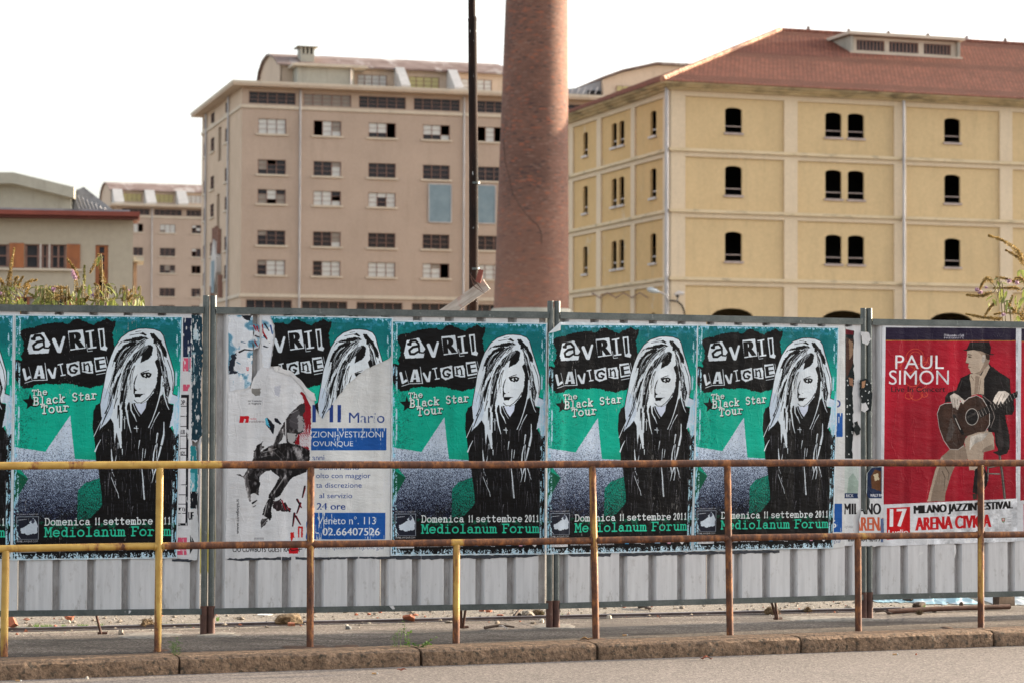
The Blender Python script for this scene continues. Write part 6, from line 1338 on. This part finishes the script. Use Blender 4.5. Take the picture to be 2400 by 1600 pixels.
def shard(name, px, py, wpx, tilt, m, label, cat, seed, dep=.7, th=.018, z=0, up=0):
    g = ground(px, py, z); s = g.y/5700; rr = random.Random(seed); n = rr.randint(5, 7); w_ = wpx*s/2
    pts = [(w_*math.cos(2*math.pi*i/n+rr.uniform(-.3, .3))*rr.uniform(.75, 1.1), w_*dep*math.sin(2*math.pi*i/n+rr.uniform(-.3, .3))*rr.uniform(.7, 1.1)) for i in range(n)]
    o = MB().prism(pts, lambda u, v, d: (u, v, d), 0, th).build(name, m); o.location = (g.x, g.y, z+abs(math.sin(tilt))*w_*dep*.9+.001+up); o.rotation_euler = (tilt, rr.uniform(-.1, .1)*(th > .01), rr.uniform(-.5, .5)); return tag(o, label, cat)
GT = 'terracotta fragments in the yard'
shard('roof_tile_fragment', 30, 1474, 34, 1.1, m_terra, 'large upright terracotta tile fragment at the far left behind the first post', 'tile fragment', 1, 1.0, .03)
shard('roof_tile_fragment', 162, 1455, 24, .7, m_terra, 'tilted terracotta fragment under the left panel, beyond the rail', 'tile fragment', 2, 1.0, .03)
rock('stone', 155, 1458, 20, 9, m_pale, 'flat pale stone just below the tilted terracotta fragment on the left', 'stone', 3)
rock('grass_clod', 345, 1466, 36, 18, m_straw, 'dry grass clod lying on the tram rail behind the yellow post', 'clod', 4)
rock('stone', 284, 1484, 17, 14, m_rock, 'broken hollow stone lump left of the pale mortar patch', 'stone', 5)
rock('stone', 564, 1450, 20, 9, m_rock, 'small brown stone beyond the rail, right of the left post pair', 'stone', 6)
rock('grass_clod', 678, 1458, 82, 25, m_straw, 'long dry matted grass clod behind the third tall handrail post', 'clod', 7, .45)
shard('paper_litter', 618, 1441, 50, .1, m_white, 'white paper lying flat behind the dry matted grass clod', 'paper', 8, .5, .003)
shard('roof_tile_fragment', 684, 1466, 20, .1, m_terra, 'flat terracotta chip just in front of the matted grass clod', 'tile fragment', 9)
for i, (x, y, w_, lb) in enumerate(((835, 1440, 9, 'tiny brick chip at the left of the row under the torn poster'), (865, 1439, 11, 'brick chip in the middle of the row under the torn poster'), (891, 1434, 8, 'smallest brick chip under the seam of the middle left panel'), (973, 1441, 15, 'brick chip right of the tilted flat tile piece'))):
    rock('brick_chip', x, y, w_, 5, m_terra, lb, 'brick chip', 10+i, .8)
shard('roof_tile_fragment', 957, 1456, 34, -.5, m_terra, 'flat salmon tile piece tilted on the tram rail above the green weeds', 'tile fragment', 15, .9, .014)
rock('stone', 817, 1472, 16, 8, mat('slate_grey_stone', (.11, .12, .13), (.17, .18, .19), 9, .9), 'grey squared stone left of the green weeds', 'stone', 16, .8)
rock('stone', 812, 1465, 12, 5, m_pale, 'flat ochre stone just above the grey squared stone', 'stone', 17)
rock('stone', 865, 1460, 11, 4, m_pale, 'white chip on the rail above the grey squared stone', 'stone', 18)
rock('brick_chip', 1129, 1431, 15, 5, m_terra, 'dark flat brick chip behind the short yellow post', 'brick chip', 19)
rock('brick_chip', 1146, 1432, 19, 8, m_terra, 'larger brick chip right of the short yellow post', 'brick chip', 20)
rock('brick_chip', 1171, 1441, 17, 4, m_terra, 'salmon flat chip midway between short yellow post and middle posts', 'brick chip', 21)
rock('stone', 1052, 1458, 18, 6, m_rock, 'brown stone lying left of the iron brace feet', 'stone', 22)
rock('stone', 1165, 1459, 14, 7, m_rock, 'brown stone on the rail right of the iron braces', 'stone', 23)
for i, (x, y, w_, h_, m_, lb) in enumerate(((1238, 1442, 44, 16, m_rock, 'biggest rubble lump left of the middle posts'), (1262, 1440, 24, 14, m_straw, 'straw coloured lump touching the middle posts'), (1212, 1443, 22, 10, m_darkw, 'dark rotten lump at the left end of the rubble by the middle posts'), (1270, 1456, 16, 10, m_pale, 'pale rubble lump at the foot of the middle posts'), (1250, 1460, 14, 7, m_rock, 'small rubble lump in front of the tram rail by the middle posts'))):
    rock('rubble_lump', x, y, w_, h_, m_, lb, 'rubble', 30+i)
def stick(px0, py0, px1, py1, r, m, label, z0=.01, z1=.01):
    a, b = ground(px0, py0, z0), ground(px1, py1, z1); a.z, b.z = z0, z1; o = MB().tube([a, a.lerp(b, .5)+Vector((0, .01, .012)), b], [r, r*.9, r*.6], 6).build('stick', m); return tag(o, label, 'stick')
stick(1135, 1470, 1205, 1468, .010, m_darkw, 'long dark stick lying left of the middle posts')
stick(1163, 1468, 1190, 1472, .006, m_plank, 'thin pale stick beside the long dark stick')
stick(1205, 1444, 1228, 1424, .012, m_darkw, 'dark bent stick leaning on the rubble by the middle posts', .01, .05)
stick(1498, 1420, 1524, 1426, .014, m_darkw, 'dark curved bark piece under the middle right panel')
stick(2052, 1432, 2092, 1437, .007, m_darkw, 'thin black stick right of the right post pair')
rock('stone', 1428, 1447, 14, 9, m_pale, 'white stone on the rail beside the leaning rusty post', 'stone', 40)
rock('stone', 1418, 1425, 10, 6, m_rock, 'little brown stone beyond the rail near the leaning rusty post', 'stone', 41)
rock('brick_chip', 1462, 1422, 13, 4, m_terra, 'reddish chip beyond the rail, centre right', 'brick chip', 42)
rock('stone', 1598, 1424, 14, 7, m_rock, 'flat brown stone beyond the rail below the fourth whole poster', 'stone', 43)
rock('stone', 1808, 1436, 32, 18, m_straw, 'mossy clod at the left of the bent iron braces', 'clod', 44); rock('stone', 1819, 1446, 12, 7, m_rock, 'brown stone in front of the mossy clod', 'stone', 45)
rock('grass_clod', 1892, 1432, 18, 10, m_straw, 'small tuft lump on the rail right of the bent iron braces', 'clod', 46)
rock('stone', 1856, 1411, 14, 5, m_rock, 'flat stone beyond the rail above the bent iron braces', 'stone', 47)
rock('stone', 1967, 1413, 12, 4, m_rock, 'flat dark stone beyond the rail, left of the short rusty post', 'stone', 48)
rock('stone', 2155, 1438, 10, 8, m_straw, 'tiny straw tuft on bare ground under the red poster', 'clod', 49); rock('stone', 2190, 1433, 9, 4, m_rock, 'small stone under the dark pipe', 'stone', 50)
# pipe, brick end and plastic
ppa, ppb = ground(2080, 1428, .03), ground(2366, 1417, .03)
o = MB().tube([(ppa.x, ppa.y, .018), (ppa.x*.6+ppb.x*.4, ppa.y*.6+ppb.y*.4, .024), (ppb.x, ppb.y, .020)], .017, 12).build('pipe', m_foot); tag(o, 'dark rusty pipe lying on the ground under the red poster panel', 'pipe')
o = beam('timber_end', Vector((*ground(2334, 1424).xy, .05)), Vector((*ground(2370, 1422).xy, .05)), .07, .06, m_darkw); rough_bm(o, 3, .006, 9); tag(o, 'dark brown timber stub at the right end of the pipe', 'timber')
rock('stone', 2153, 1420, 38, 13, m_darkw, 'dark rotten wood lump behind the pipe below the blue plastic', 'wood', 51, .5); rock('stone', 2253, 1417, 13, 9, m_darkw, 'round black lump on the pipe', 'stone', 52)
rock('stone', 2128, 1407, 26, 10, m_darkw, 'dark lump between the two blue plastic sheets', 'wood', 53, .6)
m_tarp = mat('blue_white_plastic', (.12, .30, .38), (.22, .42, .50), 7, .35, dirt=(.45, .47, .50), dscale=9, dlo=.54, dhi=.62)
m_tarp2 = mat('dirty_white_plastic', (.30, .34, .37), (.44, .48, .50), 9, .35, dirt=(.10, .15, .15), dscale=9, dlo=.50, dhi=.62)
def tarp(px0, px1, y0, y1, hgt, m, label, seed):
    a, b = ground(px0, (y0+y1)/2), ground(px1, (y0+y1)/2); nx, ny = 60, 22; dp = (ground(px0, y0).y-ground(px0, y1).y)+.25; d = (b-a); vs = []
    for j in range(ny+1):
        for i in range(nx+1):
            u, v = i/nx, j/ny; p = a+d*u+Vector((0, (v-.35)*dp, 0)); e = min(u*6, (1-u)*6, v*4, 1)
            n1 = abs(mn.noise(Vector((u*d.length*7+seed, v*3, seed)))); n2 = mn.noise(Vector((u*d.length*22, v*8, seed)))
            z = max(.004, (hgt*(.35+.9*n1)+.025*n2)*max(e, 0)*(.25+.75*v)); p += Vector((n2*.03, mn.noise(Vector((u*9, seed, v)))*.10, z)); vs.append(p)
    o = MB().add(vs, [(j*(nx+1)+i, j*(nx+1)+i+1, (j+1)*(nx+1)+i+1, (j+1)*(nx+1)+i) for j in range(ny) for i in range(nx)], True).build('plastic_sheet', m); return tag(o, label, 'plastic sheet')
tarp(2042, 2130, 1400, 1411, .06, m_tarp, 'small pale blue plastic sheet right of the right post pair', 3)
tarp(2132, 2285, 1398, 1416, .13, m_tarp, 'larger light blue plastic sheet behind the pipe', 8)
tarp(2305, 2440, 1394, 1419, .14, m_tarp2, 'crumpled dirty white plastic at the right edge behind the pipe', 14)
# leaves and butts on kerb, pavement and road
def leaf(px, py, z, wpx, m, label, seed, curl=.35):
    g = ground(px, py, z); s = g.y/5700*wpx; n = 8; vs = []
    for i in range(n+1):
        t = i/n; w_ = s*.20*math.sin(math.pi*min(1, t*1.02))+.0008; zz = curl*s*.5*abs(math.sin(t*5+seed)); x = (t-.5)*s
        vs += [(x, -w_, zz+.004+w_*.3), (x, 0, zz+.002), (x, w_, zz+.004+w_*.5)]
    o = MB().add(vs, [(i*3+j, i*3+j+1, i*3+j+4, i*3+j+3) for i in range(n) for j in range(2)], True).build('leaf', m, fix=False); o.location = (g.x, g.y, z+.001); o.rotation_euler = (0, 0, .3*math.sin(seed)); return tag(o, label, 'leaf')
leaf(942, 1573, -.085, 24, m_leaf, 'dark red curled leaf on the road in the middle', 1); leaf(1655, 1546, -.085, 32, m_leaf, 'orange brown leaf in the gutter right of the centre', 2); leaf(1374, 1501, .002, 30, mat('tan_leaf', (.32, .17, .06), (.44, .26, .11), 20, .8), 'tan curled leaf at the foot of the leaning rusty post', 3)
def butt(px, py, z, label, seed):
    g = ground(px, py, z); a = .25*math.sin(seed*3); dx, dy = math.cos(a)*.0125, math.sin(a)*.0125
    o = MB().tube([(g.x-dx, g.y-dy, z+.0052), (g.x+dx, g.y+dy, z+.0052)], .004, 8).build('cigarette_butt', m_butt); MB().tube([(g.x+dx*1.02, g.y+dy*1.02, z+.0052), (g.x+dx*1.6, g.y+dy*1.6, z+.0052)], .0039, 8).build('paper_end', m_back, o); return tag(o, label, 'cigarette butt')
butt(877, 1579, -.085, 'cigarette butt on the road left of the dark red leaf', 1); butt(2097, 1534, -.085, 'cigarette butt in the gutter on the right', 2); butt(1464, 1489, .001, 'cigarette butt on the pavement right of the leaning rusty post', 3); butt(42, 1596, -.085, 'cigarette butt at the bottom left corner of the road', 4)
rock('pebble', 204, 1589, 8, 6, m_pale, 'white pebble in the gutter at the left', 'pebble', 60); rock('pebble', 2147, 1533, 6, 4, m_leaf, 'brown crumb in the gutter right of the right cigarette butt', 'pebble', 61)
# litter crust round post feet and the pale mortar patches
m_mort = mat('dusty_mortar', (.17, .15, .125), (.30, .27, .23), 20, .95, bump=.6, bscale=60, bd=.004, dirt=(.09, .078, .065), dscale=18, dlo=.48, dhi=.62)
m_crust = mat('leaf_crust', (.045, .022, .014), (.13, .07, .04), 40, .95, bump=.8, bscale=90, bd=.006)
def patch(name, px, py, wpx, hpx, m, seed, lift=.006):
    g = ground(px, py); a, b = ground(px-wpx/2, py), ground(px+wpx/2, py); rx = (b-a).length/2; ry = abs(ground(px, py-hpx/2).y-ground(px, py+hpx/2).y)/2; vs = [(0, 0, lift)]; n = 40
    for k, rr in enumerate((.5, .8, 1)):
        for i in range(n):
            q = 2*math.pi*i/n; n_ = 1+.35*mn.noise(Vector((math.cos(q)*2+seed, math.sin(q)*2, k*.2)))+.12*mn.noise(Vector((math.cos(q)*9+seed, math.sin(q)*9, 0)))
            vs.append((math.cos(q)*rx*rr*n_, math.sin(q)*ry*rr*n_, (lift, lift*.8, .0008)[k]+(.0015*mn.noise(Vector((i, k, seed))) if k < 2 else 0)))
    fs = [(0, 1+i, 1+(i+1) % n) for i in range(n)]+[(1+k*n+i, 1+(k+1)*n+i, 1+(k+1)*n+(i+1) % n, 1+k*n+(i+1) % n) for k in range(2) for i in range(n)]
    o = MB().add(vs, fs, True).build(name, m, fix=False); o.location = (g.x, g.y, 0); return tag(o, kind='structure')
for i, (x, y, w_, h_) in enumerate(((375, 1524, 32, 9), (713, 1519, 120, 16), (812, 1515, 60, 9), (1398, 1499, 80, 10), (2220, 1470, 24, 5), (2016, 1482, 40, 6))): patch('leaf_litter', x, y, w_, h_, m_crust, i*3.3, .005)
for i, (x, y, w_, h_) in enumerate(((350, 1488, 150, 16), (510, 1487, 90, 12), (1945, 1449, 230, 12), (1300, 1467, 90, 12))): patch('mortar_patch', x, y, w_, h_, m_mort, 20+i*2.7, .006)

# gravel in the yard and grit on the pavement: nobody could count it
def gravel(name, n, ylo, yhi, smin, smax, m, seed, dens=None, z=0):
    r = random.Random(seed); b = MB()
    for _ in range(n):
        x = r.uniform(-2.2, 9.5); y = r.uniform(ylo, yhi); w_ = FK.world(x, y, 0); s = smin+(smax-smin)*r.random()**3; q = r.uniform(0, 6.28)
        ring = [(w_.x+math.cos(q+k*1.57)*s*r.uniform(.7, 1.2), w_.y+math.sin(q+k*1.57)*s*r.uniform(.6, 1), z+s*r.uniform(.05, .4)) for k in range(4)]
        b.add(ring+[(w_.x, w_.y, z+s*r.uniform(.6, 1.0)), (w_.x, w_.y, z-.002)], [(0,1,4),(1,2,4),(2,3,4),(3,0,4),(1,0,5),(2,1,5),(3,2,5),(0,3,5)])
    o = b.build(name, m, fix=False); return tag(o, kind='stuff')
gravel('gravel', 2600, 1.7, 3.6, .003, .016, m_rock, 1); gravel('rubble_bits', 190, 1.75, 3.6, .010, .032, m_rock, 9); gravel('tile_bits', 60, 1.75, 3.6, .010, .028, m_terra, 10); gravel('brick_grit', 500, 1.6, 3.8, .003, .014, m_terra, 2); gravel('pale_gravel', 1300, 1.5, 4.2, .002, .012, m_pale, 3); gravel('pavement_grit', 500, .30, 1.6, .0012, .004, m_pale, 4); gravel('gutter_grit', 500, -.25, -.02, .001, .0035, m_rock, 5, z=-.085)

# ------------------------------------------------------------------ plants
def lf_mat(name, a, b):
    k = N(name); col = k.ramp(k.n('ObjectInfo').outputs['Random'], [(0, a), (1, b)]); col = k.mix(.5, col, k.ramp(k.noise(k.coord(), 30, 4), [(.3, a), (.7, b)]))
    k.set('Base Color', col); k.set('Roughness', .6); tb = k.t.nodes.new('ShaderNodeBsdfTranslucent'); k.t.links.new(col, tb.inputs[0]); ms = k.t.nodes.new('ShaderNodeMixShader'); ms.inputs[0].default_value = .4
    out = k.t.nodes['Material Output']; k.t.links.new(k.b.outputs[0], ms.inputs[1]); k.t.links.new(tb.outputs[0], ms.inputs[2]); k.t.links.new(ms.outputs[0], out.inputs[0]); return k.m
m_bl = lf_mat('buddleia_leaf', (.11, .14, .035), (.24, .26, .07)); m_seed = lf_mat('dry_seed_spike', (.20, .125, .035), (.38, .26, .085)); m_seedg = lf_mat('green_seed_spike', (.15, .14, .04), (.28, .26, .08))
m_fl = lf_mat('pink_florets', (.36, .20, .30), (.52, .36, .44)); m_stem = mat('thin_stem', (.12, .09, .04), (.20, .16, .07), 9, .8); m_weed = lf_mat('weed_green', (.06, .13, .025), (.14, .24, .05))
def leaf_mesh(name, L, W, m, droop=.3):
    n = 6; vs = []
    for i in range(n+1):
        t = i/n; w_ = W*math.sin(math.pi*(t*.92+.04))**.8; vs += [(t*L, -w_, -droop*L*t*t+w_*.4), (t*L, 0, -droop*L*t*t), (t*L, w_, -droop*L*t*t+w_*.4)]
    me = bpy.data.meshes.new(name); me.from_pydata(vs, [], [(i*3+j, i*3+j+1, i*3+j+4, i*3+j+3) for i in range(n) for j in range(2)])
    for p in me.polygons: p.use_smooth = True
    me.materials.append(m); return me
lm_big = leaf_mesh('leaf', .085, .013, m_bl, .35); lm_small = leaf_mesh('leaf', .05, .010, m_bl, .2)
def spline(pts, n=24):
    out = []; P = [pts[0]]+list(pts)+[pts[-1]]
    for i in range(1, len(P)-2):
        for k in range(n//max(1, len(pts)-1)):
            t = k/(n//max(1, len(pts)-1)); a, b, c, d = P[i-1], P[i], P[i+1], P[i+2]
            out.append(.5*((2*b)+(c-a)*t+(2*a-5*b+4*c-d)*t*t+(3*b-a-3*c+d)*t*t*t))
    return out+[pts[-1]]
def shrub(label, q, stems, Y, leaves, pinks, seed, zmin=1.0):
    leaves = [(a, b, max(1, int(n*(.55 if Y < 16.7 else .8)))) for a, b, n in leaves]; pinks = [(a, b, w*.5) for a, b, w in pinks]; stems = [(p, f, w*1.15, g) for p, f, w, g in stems]
    rr = random.Random(seed); o0 = at(*q(*stems[0][0][0]), Y); root = empty('buddleia', (o0.x, o0.y, 0), 0, label=label, cat='shrub', group='wild buddleia bushes behind the hoarding'); O = Vector((o0.x, o0.y, 0))
    if Y < 16.7:
        lo_, hi_ = min(s_[0][0][0] for s_ in stems), max(s_[0][0][0] for s_ in stems); ext = []
        for k in range(4 if hi_-lo_ > 60 else 2):
            x = rr.uniform(lo_-40, hi_+60); h_ = rr.uniform(40, 150); dx = rr.uniform(-130, 130); ext.append(([(x, 1520), (x+dx*.3, 1500-h_*.5), (x+dx, 1500-h_)], rr.choice((.62, .75, .9)), rr.uniform(.007, .013), rr.random() < .6))
        stems = stems+ext; leaves = leaves+[(rr.uniform(lo_-20, hi_+40), rr.uniform(1420, 1500), 3) for _ in range(5)]
    for (pts, f0, wd, green) in stems:
        dy = rr.uniform(-.25, .25); P = [at(*q(*p), Y+dy+i*rr.uniform(-.05, .05))-O for i, p in enumerate(pts)]; P = [Vector((P[0].x*.6, P[0].y, zmin*.3))]+P if P[0].z > .6 else P
        C_ = spline(P, 36); m = len(C_); MB().tube([p for p in C_], [.0028*(1-.7*i/m)+.0009 for i in range(m)], 5, smooth=False).build('stem', m_stem, root, fix=False)
        if f0 < 1:
            b = MB(); L0 = P[1] if len(P) > len(pts) else P[0]; seg = C_[int(m*(1-(1-f0)*(len(pts)-1)/max(1, len(P)-1))):]
            tot = sum((seg[i+1]-seg[i]).length for i in range(len(seg)-1)); N_ = int(tot*3000); nc_ = max(3, int(tot/.016)); cl_ = [rr.uniform(.45, 1.25) for _ in range(nc_+1)]
            for _ in range(N_):
                ci = rr.randrange(nc_); t = min(.999, max(0, (ci+.5+rr.gauss(0, .22))/nc_)); k = min(len(seg)-2, int(t*(len(seg)-1))); p = seg[k].lerp(seg[k+1], t*(len(seg)-1)-k); rad = wd*(1-.75*t)*cl_[ci]*rr.random()**.6
                dv = Vector((rr.gauss(0, 1), rr.gauss(0, 1), rr.gauss(0, 1))).normalized(); p = p+dv*rad; s = rr.uniform(.0022, .0060); u = Vector((rr.gauss(0, 1), rr.gauss(0, 1), rr.gauss(0, 1))).normalized(); v = dv.cross(u).normalized()
                b.add([p-u*s, p+v*s*.6, p+dv*s*1.4, p-v*s*.6+u*s], [(0, 1, 2), (0, 2, 3)])
            b.build('seed_spike', m_seedg if green else m_seed, root, fix=False)
        for k in range(int(1+m/20)):
            p = C_[rr.randint(int(m*.35), int(m*max(.45, f0)))-1 if f0 > .36 else int(m*.3)]; l = bpy.data.objects.new('leaf', lm_small if rr.random() < .5 else lm_big); link(l, root); l.location = p; l.rotation_euler = (rr.uniform(-.6, .6), rr.uniform(-.5, 1.1), rr.uniform(0, 6.28)); s = rr.uniform(.6, 1.1); l.scale = (s, s, s)
    for (X, Yy, n) in leaves:
        for _ in range(n):
            p = at(*q(X+rr.uniform(-45, 45), Yy+rr.uniform(-30, 30)), Y+rr.uniform(-.2, .2))-O; l = bpy.data.objects.new('leaf', lm_big); link(l, root); l.location = p; l.rotation_euler = (rr.uniform(-.6, .6), rr.uniform(.2, 1.5), rr.uniform(0, 6.28)); s = rr.uniform(.6, 1.25); l.scale = (s, s, s)
    for (X, Yy, w_) in pinks:
        b = MB(); c = at(*q(X, Yy), Y-.1)-O
        for _ in range(110):
            p = c+Vector((rr.gauss(0, w_), rr.gauss(0, w_), rr.gauss(0, w_*.9))); s = rr.uniform(.003, .006); u = Vector((rr.gauss(0, 1), rr.gauss(0, 1), rr.gauss(0, 1))).normalized(); v = u.orthogonal().normalized(); b.add([p-u*s, p+v*s, p+u*s, p-v*s], [(0, 1, 2, 3)])
        b.build('flower', m_fl, root, fix=False)
    return root
W_s = .020
shrub('bushy buddleia at the far left edge with one tall upright seed spike', qF, [([(70,1510),(92,1300),(108,1150),(150,905)], .35, .020, 0), ([(30,1510),(0,1380),(-60,1240)], .5, .018, 0), ([(100,1500),(180,1380),(200,1280),(245,1200)], .5, .017, 0), ([(120,1500),(230,1360),(300,1260),(385,1240)], .4, .017, 0),
    ([(60,1510),(150,1400),(160,1240),(190,1210)], .5, .016, 0), ([(0,1500),(60,1380),(20,1260),(-40,1200)], .5, .018, 0), ([(160,1510),(260,1400),(310,1290)], .5, .015, 0), ([(20,1510),(80,1420),(60,1330)], .4, .016, 1), ([(-20,1500),(10,1430),(40,1400)], .4, .016, 0), ([(150,1510),(90,1420),(100,1330)], .5, .014, 1)],
    16.6, [(60, 1440, 16), (150, 1450, 14), (250, 1460, 10), (340, 1450, 6), (0, 1420, 8)], [(10, 1380, .01)], 1)
shrub('low buddleia with horizontal drooping seed spikes, second from the left', qF, [([(420,1520),(440,1420),(540,1330),(700,1325)], .45, .020, 0), ([(380,1520),(360,1420),(300,1380)], .4, .018, 1), ([(470,1520),(520,1400),(600,1390),(690,1370)], .3, .022, 1), ([(500,1520),(560,1440),(640,1400),(640,1300)], .4, .016, 0), ([(560,1520),(600,1450),(590,1440)], .3, .02, 0),
    ([(420,1520),(480,1450),(540,1420),(480,1330)], .3, .022, 1), ([(620,1520),(680,1460),(740,1420)], .3, .016, 0), ([(380,1520),(430,1440),(560,1400)], .3, .024, 1)], 16.4, [(420, 1440, 14), (520, 1450, 12), (600, 1470, 8)], [(560, 1340, .012)], 2)
shrub('buddleia with a pink flower hanging under its bent spike, before the orange shutter', qF, [([(855,1520),(860,1400),(810,1180),(705,1015)], .6, .019, 0), ([(865,1520),(880,1350),(888,1085)], .62, .010, 1), ([(780,1420),(820,1360),(875,1290)], .2, .012, 0), ([(880,1520),(900,1460),(928,1410)], .2, .014, 0), ([(700,1520),(720,1440),(690,1430)], .3, .014, 0)],
    16.6, [(840, 1250, 3), (900, 1310, 4), (780, 1330, 3), (860, 1460, 8), (700, 1440, 5)], [(775, 1180, .014), (790, 1215, .012), (765, 1150, .010)], 3)
shrub('tallest buddleia with a forked seed spike in front of the tall brown window', qF, [([(1085,1520),(1090,1300),(1060,1120),(1033,970)], .4, .022, 0), ([(1075,1300),(1040,1000),(985,1090),(945,1168)], .5, .014, 0), ([(1100,1520),(1140,1400),(1070,1330),(990,1278)], .4, .022, 0), ([(1130,1520),(1175,1380),(1165,1320),(1125,1283)], .3, .012, 1), ([(1040,1520),(1020,1420),(1040,1320)], .3, .018, 0), ([(1060,1520),(1090,1420),(1110,1380)], .3, .022, 0),
    ([(1010,1520),(1010,1440),(1000,1400)], .3, .018, 0)], 16.5, [(1090, 1450, 12), (1030, 1460, 8)], [(1105, 1490, .014), (975, 1400, .008)], 4)
shrub('sparse buddleia sprigs nearest to the left pair of posts', qF, [([(1300,1520),(1330,1400),(1415,1322)], .4, .014, 0), ([(1320,1520),(1350,1450),(1385,1398)], .3, .014, 0), ([(1290,1520),(1295,1460),(1290,1440)], .2, .012, 0), ([(1470,1520),(1480,1460),(1502,1420)], .8, .006, 1), ([(1200,1520),(1240,1440),(1268,1330)], .7, .006, 1), ([(1410,1520),(1412,1450)], .5, .008, 0)],
    16.6, [(1200, 1460, 5), (1300, 1450, 4), (1480, 1440, 3)], [(1345, 1350, .008)], 5)
q8 = lambda X, Y: (2050+X/5.6, 500+Y/5.6)
shrub('buddleia with long arching seed spikes and pink florets at the right edge', q8, [([(2060,1450),(2040,900),(1960,680),(1880,500),(1700,370),(1495,292)], .42, .021, 0), ([(2060,900),(1960,660),(1850,560),(1718,483)], .35, .017, 0), ([(2060,1400),(1960,860),(1850,900),(1720,860),(1592,840)], .4, .014, 0),
    ([(1790,1420),(1740,1260),(1610,1040),(1560,940),(1480,850),(1410,930),(1365,1050)], .52, .016, 0), ([(1660,1120),(1560,1040),(1400,1085),(1208,1072)], .45, .015, 0), ([(2060,1300),(1900,1010),(1760,985),(1560,985)], .35, .014, 0), ([(1700,1140),(1590,1170),(1500,1265),(1425,1380)], .35, .011, 0),
    ([(1790,1450),(1640,1392),(1390,1362),(1198,1322)], .3, .014, 0), ([(1900,1450),(1830,1290),(1740,1180)], .35, .016, 0), ([(1790,1420),(1770,1250),(1808,1078)], .6, .009, 0), ([(1980,1450),(1930,1340),(1840,1280)], .3, .018, 0), ([(2100,1300),(1990,950),(1900,850),(1840,860)], .3, .016, 0), ([(2100,1450),(1960,1390),(1860,1380)], .3, .014, 0), ([(2040,1450),(1980,1330),(1700,1310),(1570,1328)], .4, .011, 0), ([(2150,1400),(2120,800),(2080,560),(2160,400)], .5, .018, 0)],
    16.8, [(1585, 1060, 3), (1510, 1140, 3), (1940, 760, 4), (1930, 1090, 6), (1720, 1130, 3), (1740, 1030, 2), (1850, 1070, 3), (1880, 1370, 4), (1920, 1180, 3), (2000, 1000, 6), (1690, 970, 2)],
    [(1340, 1005, .013), (1390, 1040, .012), (1765, 890, .013), (1870, 915, .013), (1690, 1330, .011), (1465, 975, .007)], 6, 1.2)
# weeds on the pavement
def weed(label, px, py, sprigs, seed, lw=.5, n=14, bushy=False):
    rr = random.Random(seed); g = ground(px, py); root = empty('weed', (g.x, g.y, 0), 0, label=label, cat='weed'); s = g.y/5700; lm = leaf_mesh('leaf', .016 if not bushy else .022, .0055*lw if not bushy else .0012, m_weed, .15)
    for (dx, h_, lean) in sprigs:
        P = [Vector((dx*s, 0, 0)), Vector(((dx+lean*.4)*s, rr.uniform(-.02, .02), h_*s*.55)), Vector(((dx+lean)*s, rr.uniform(-.04, .04), h_*s))]; C_ = spline(P, 16); MB().tube(C_, .0011, 4, smooth=False).build('stem', m_weed, root, fix=False)
        for k in range(n): p = C_[rr.randint(2, len(C_)-1)]; l = bpy.data.objects.new('leaf', lm); link(l, root); l.location = p; l.rotation_euler = (rr.uniform(-1, 1), rr.uniform(-.9, .3), rr.uniform(0, 6.28)); q = rr.uniform(.6, 1.3); l.scale = (q, q, q)
weed('feathery green weed standing upright in the kerb joint beside the yellow post', 412, 1537, [(0, 44, 2), (-4, 36, -3), (4, 34, 5), (-2, 28, -8)], 1, n=30, bushy=True)
weed('tall leafy weed in the joint of the kerb, middle of the picture', 955, 1517, [(-5, 62, -4), (-2, 40, 8), (4, 22, -10)], 2, 1.0, 12); weed('feathery weed left of the tall leafy weed', 930, 1518, [(0, 38, 3), (8, 42, 4), (-5, 26, -4)], 3, n=24, bushy=True)
weed('spreading low weed right of the tall leafy weed', 985, 1518, [(0, 20, 28), (4, 26, 34), (0, 10, -16), (8, 12, 14)], 4, 1.0, 12)
def tufts(name, lst, m, hmax):
    b = MB(); r = random.Random(5)
    for (px, py, w_, n) in lst:
        for _ in range(n):
            g = ground(px+r.uniform(-w_, w_), py+r.uniform(-2, 2)); h_ = r.uniform(.3, 1)*hmax; dx, dy = r.uniform(-.5, .5)*h_, r.uniform(-.5, .5)*h_; b.add([(g.x-.0012, g.y, 0), (g.x+.0012, g.y, 0), (g.x+dx, g.y+dy, h_)], [(0, 1, 2)])
    return tag(b.build(name, m, fix=False), kind='stuff')
tufts('grass_tufts', [(110, 1471, 14, 160), (195, 1470, 12, 130), (150, 1470, 5, 50), (85, 1468, 6, 40), (235, 1468, 8, 40), (510, 1453, 3, 40), (1270, 1441, 5, 60), (1317, 1445, 2, 30), (2166, 1421, 3, 30), (60, 1474, 30, 60), (400, 1466, 60, 60)], m_weed, .03)
# overgrown strip seen through the gaps beside the posts
tufts('yard_grass', [(480+random.uniform(-30, 30), 1300+random.uniform(-20, 60), 12, 60) for _ in range(14)], m_seedg, .5)
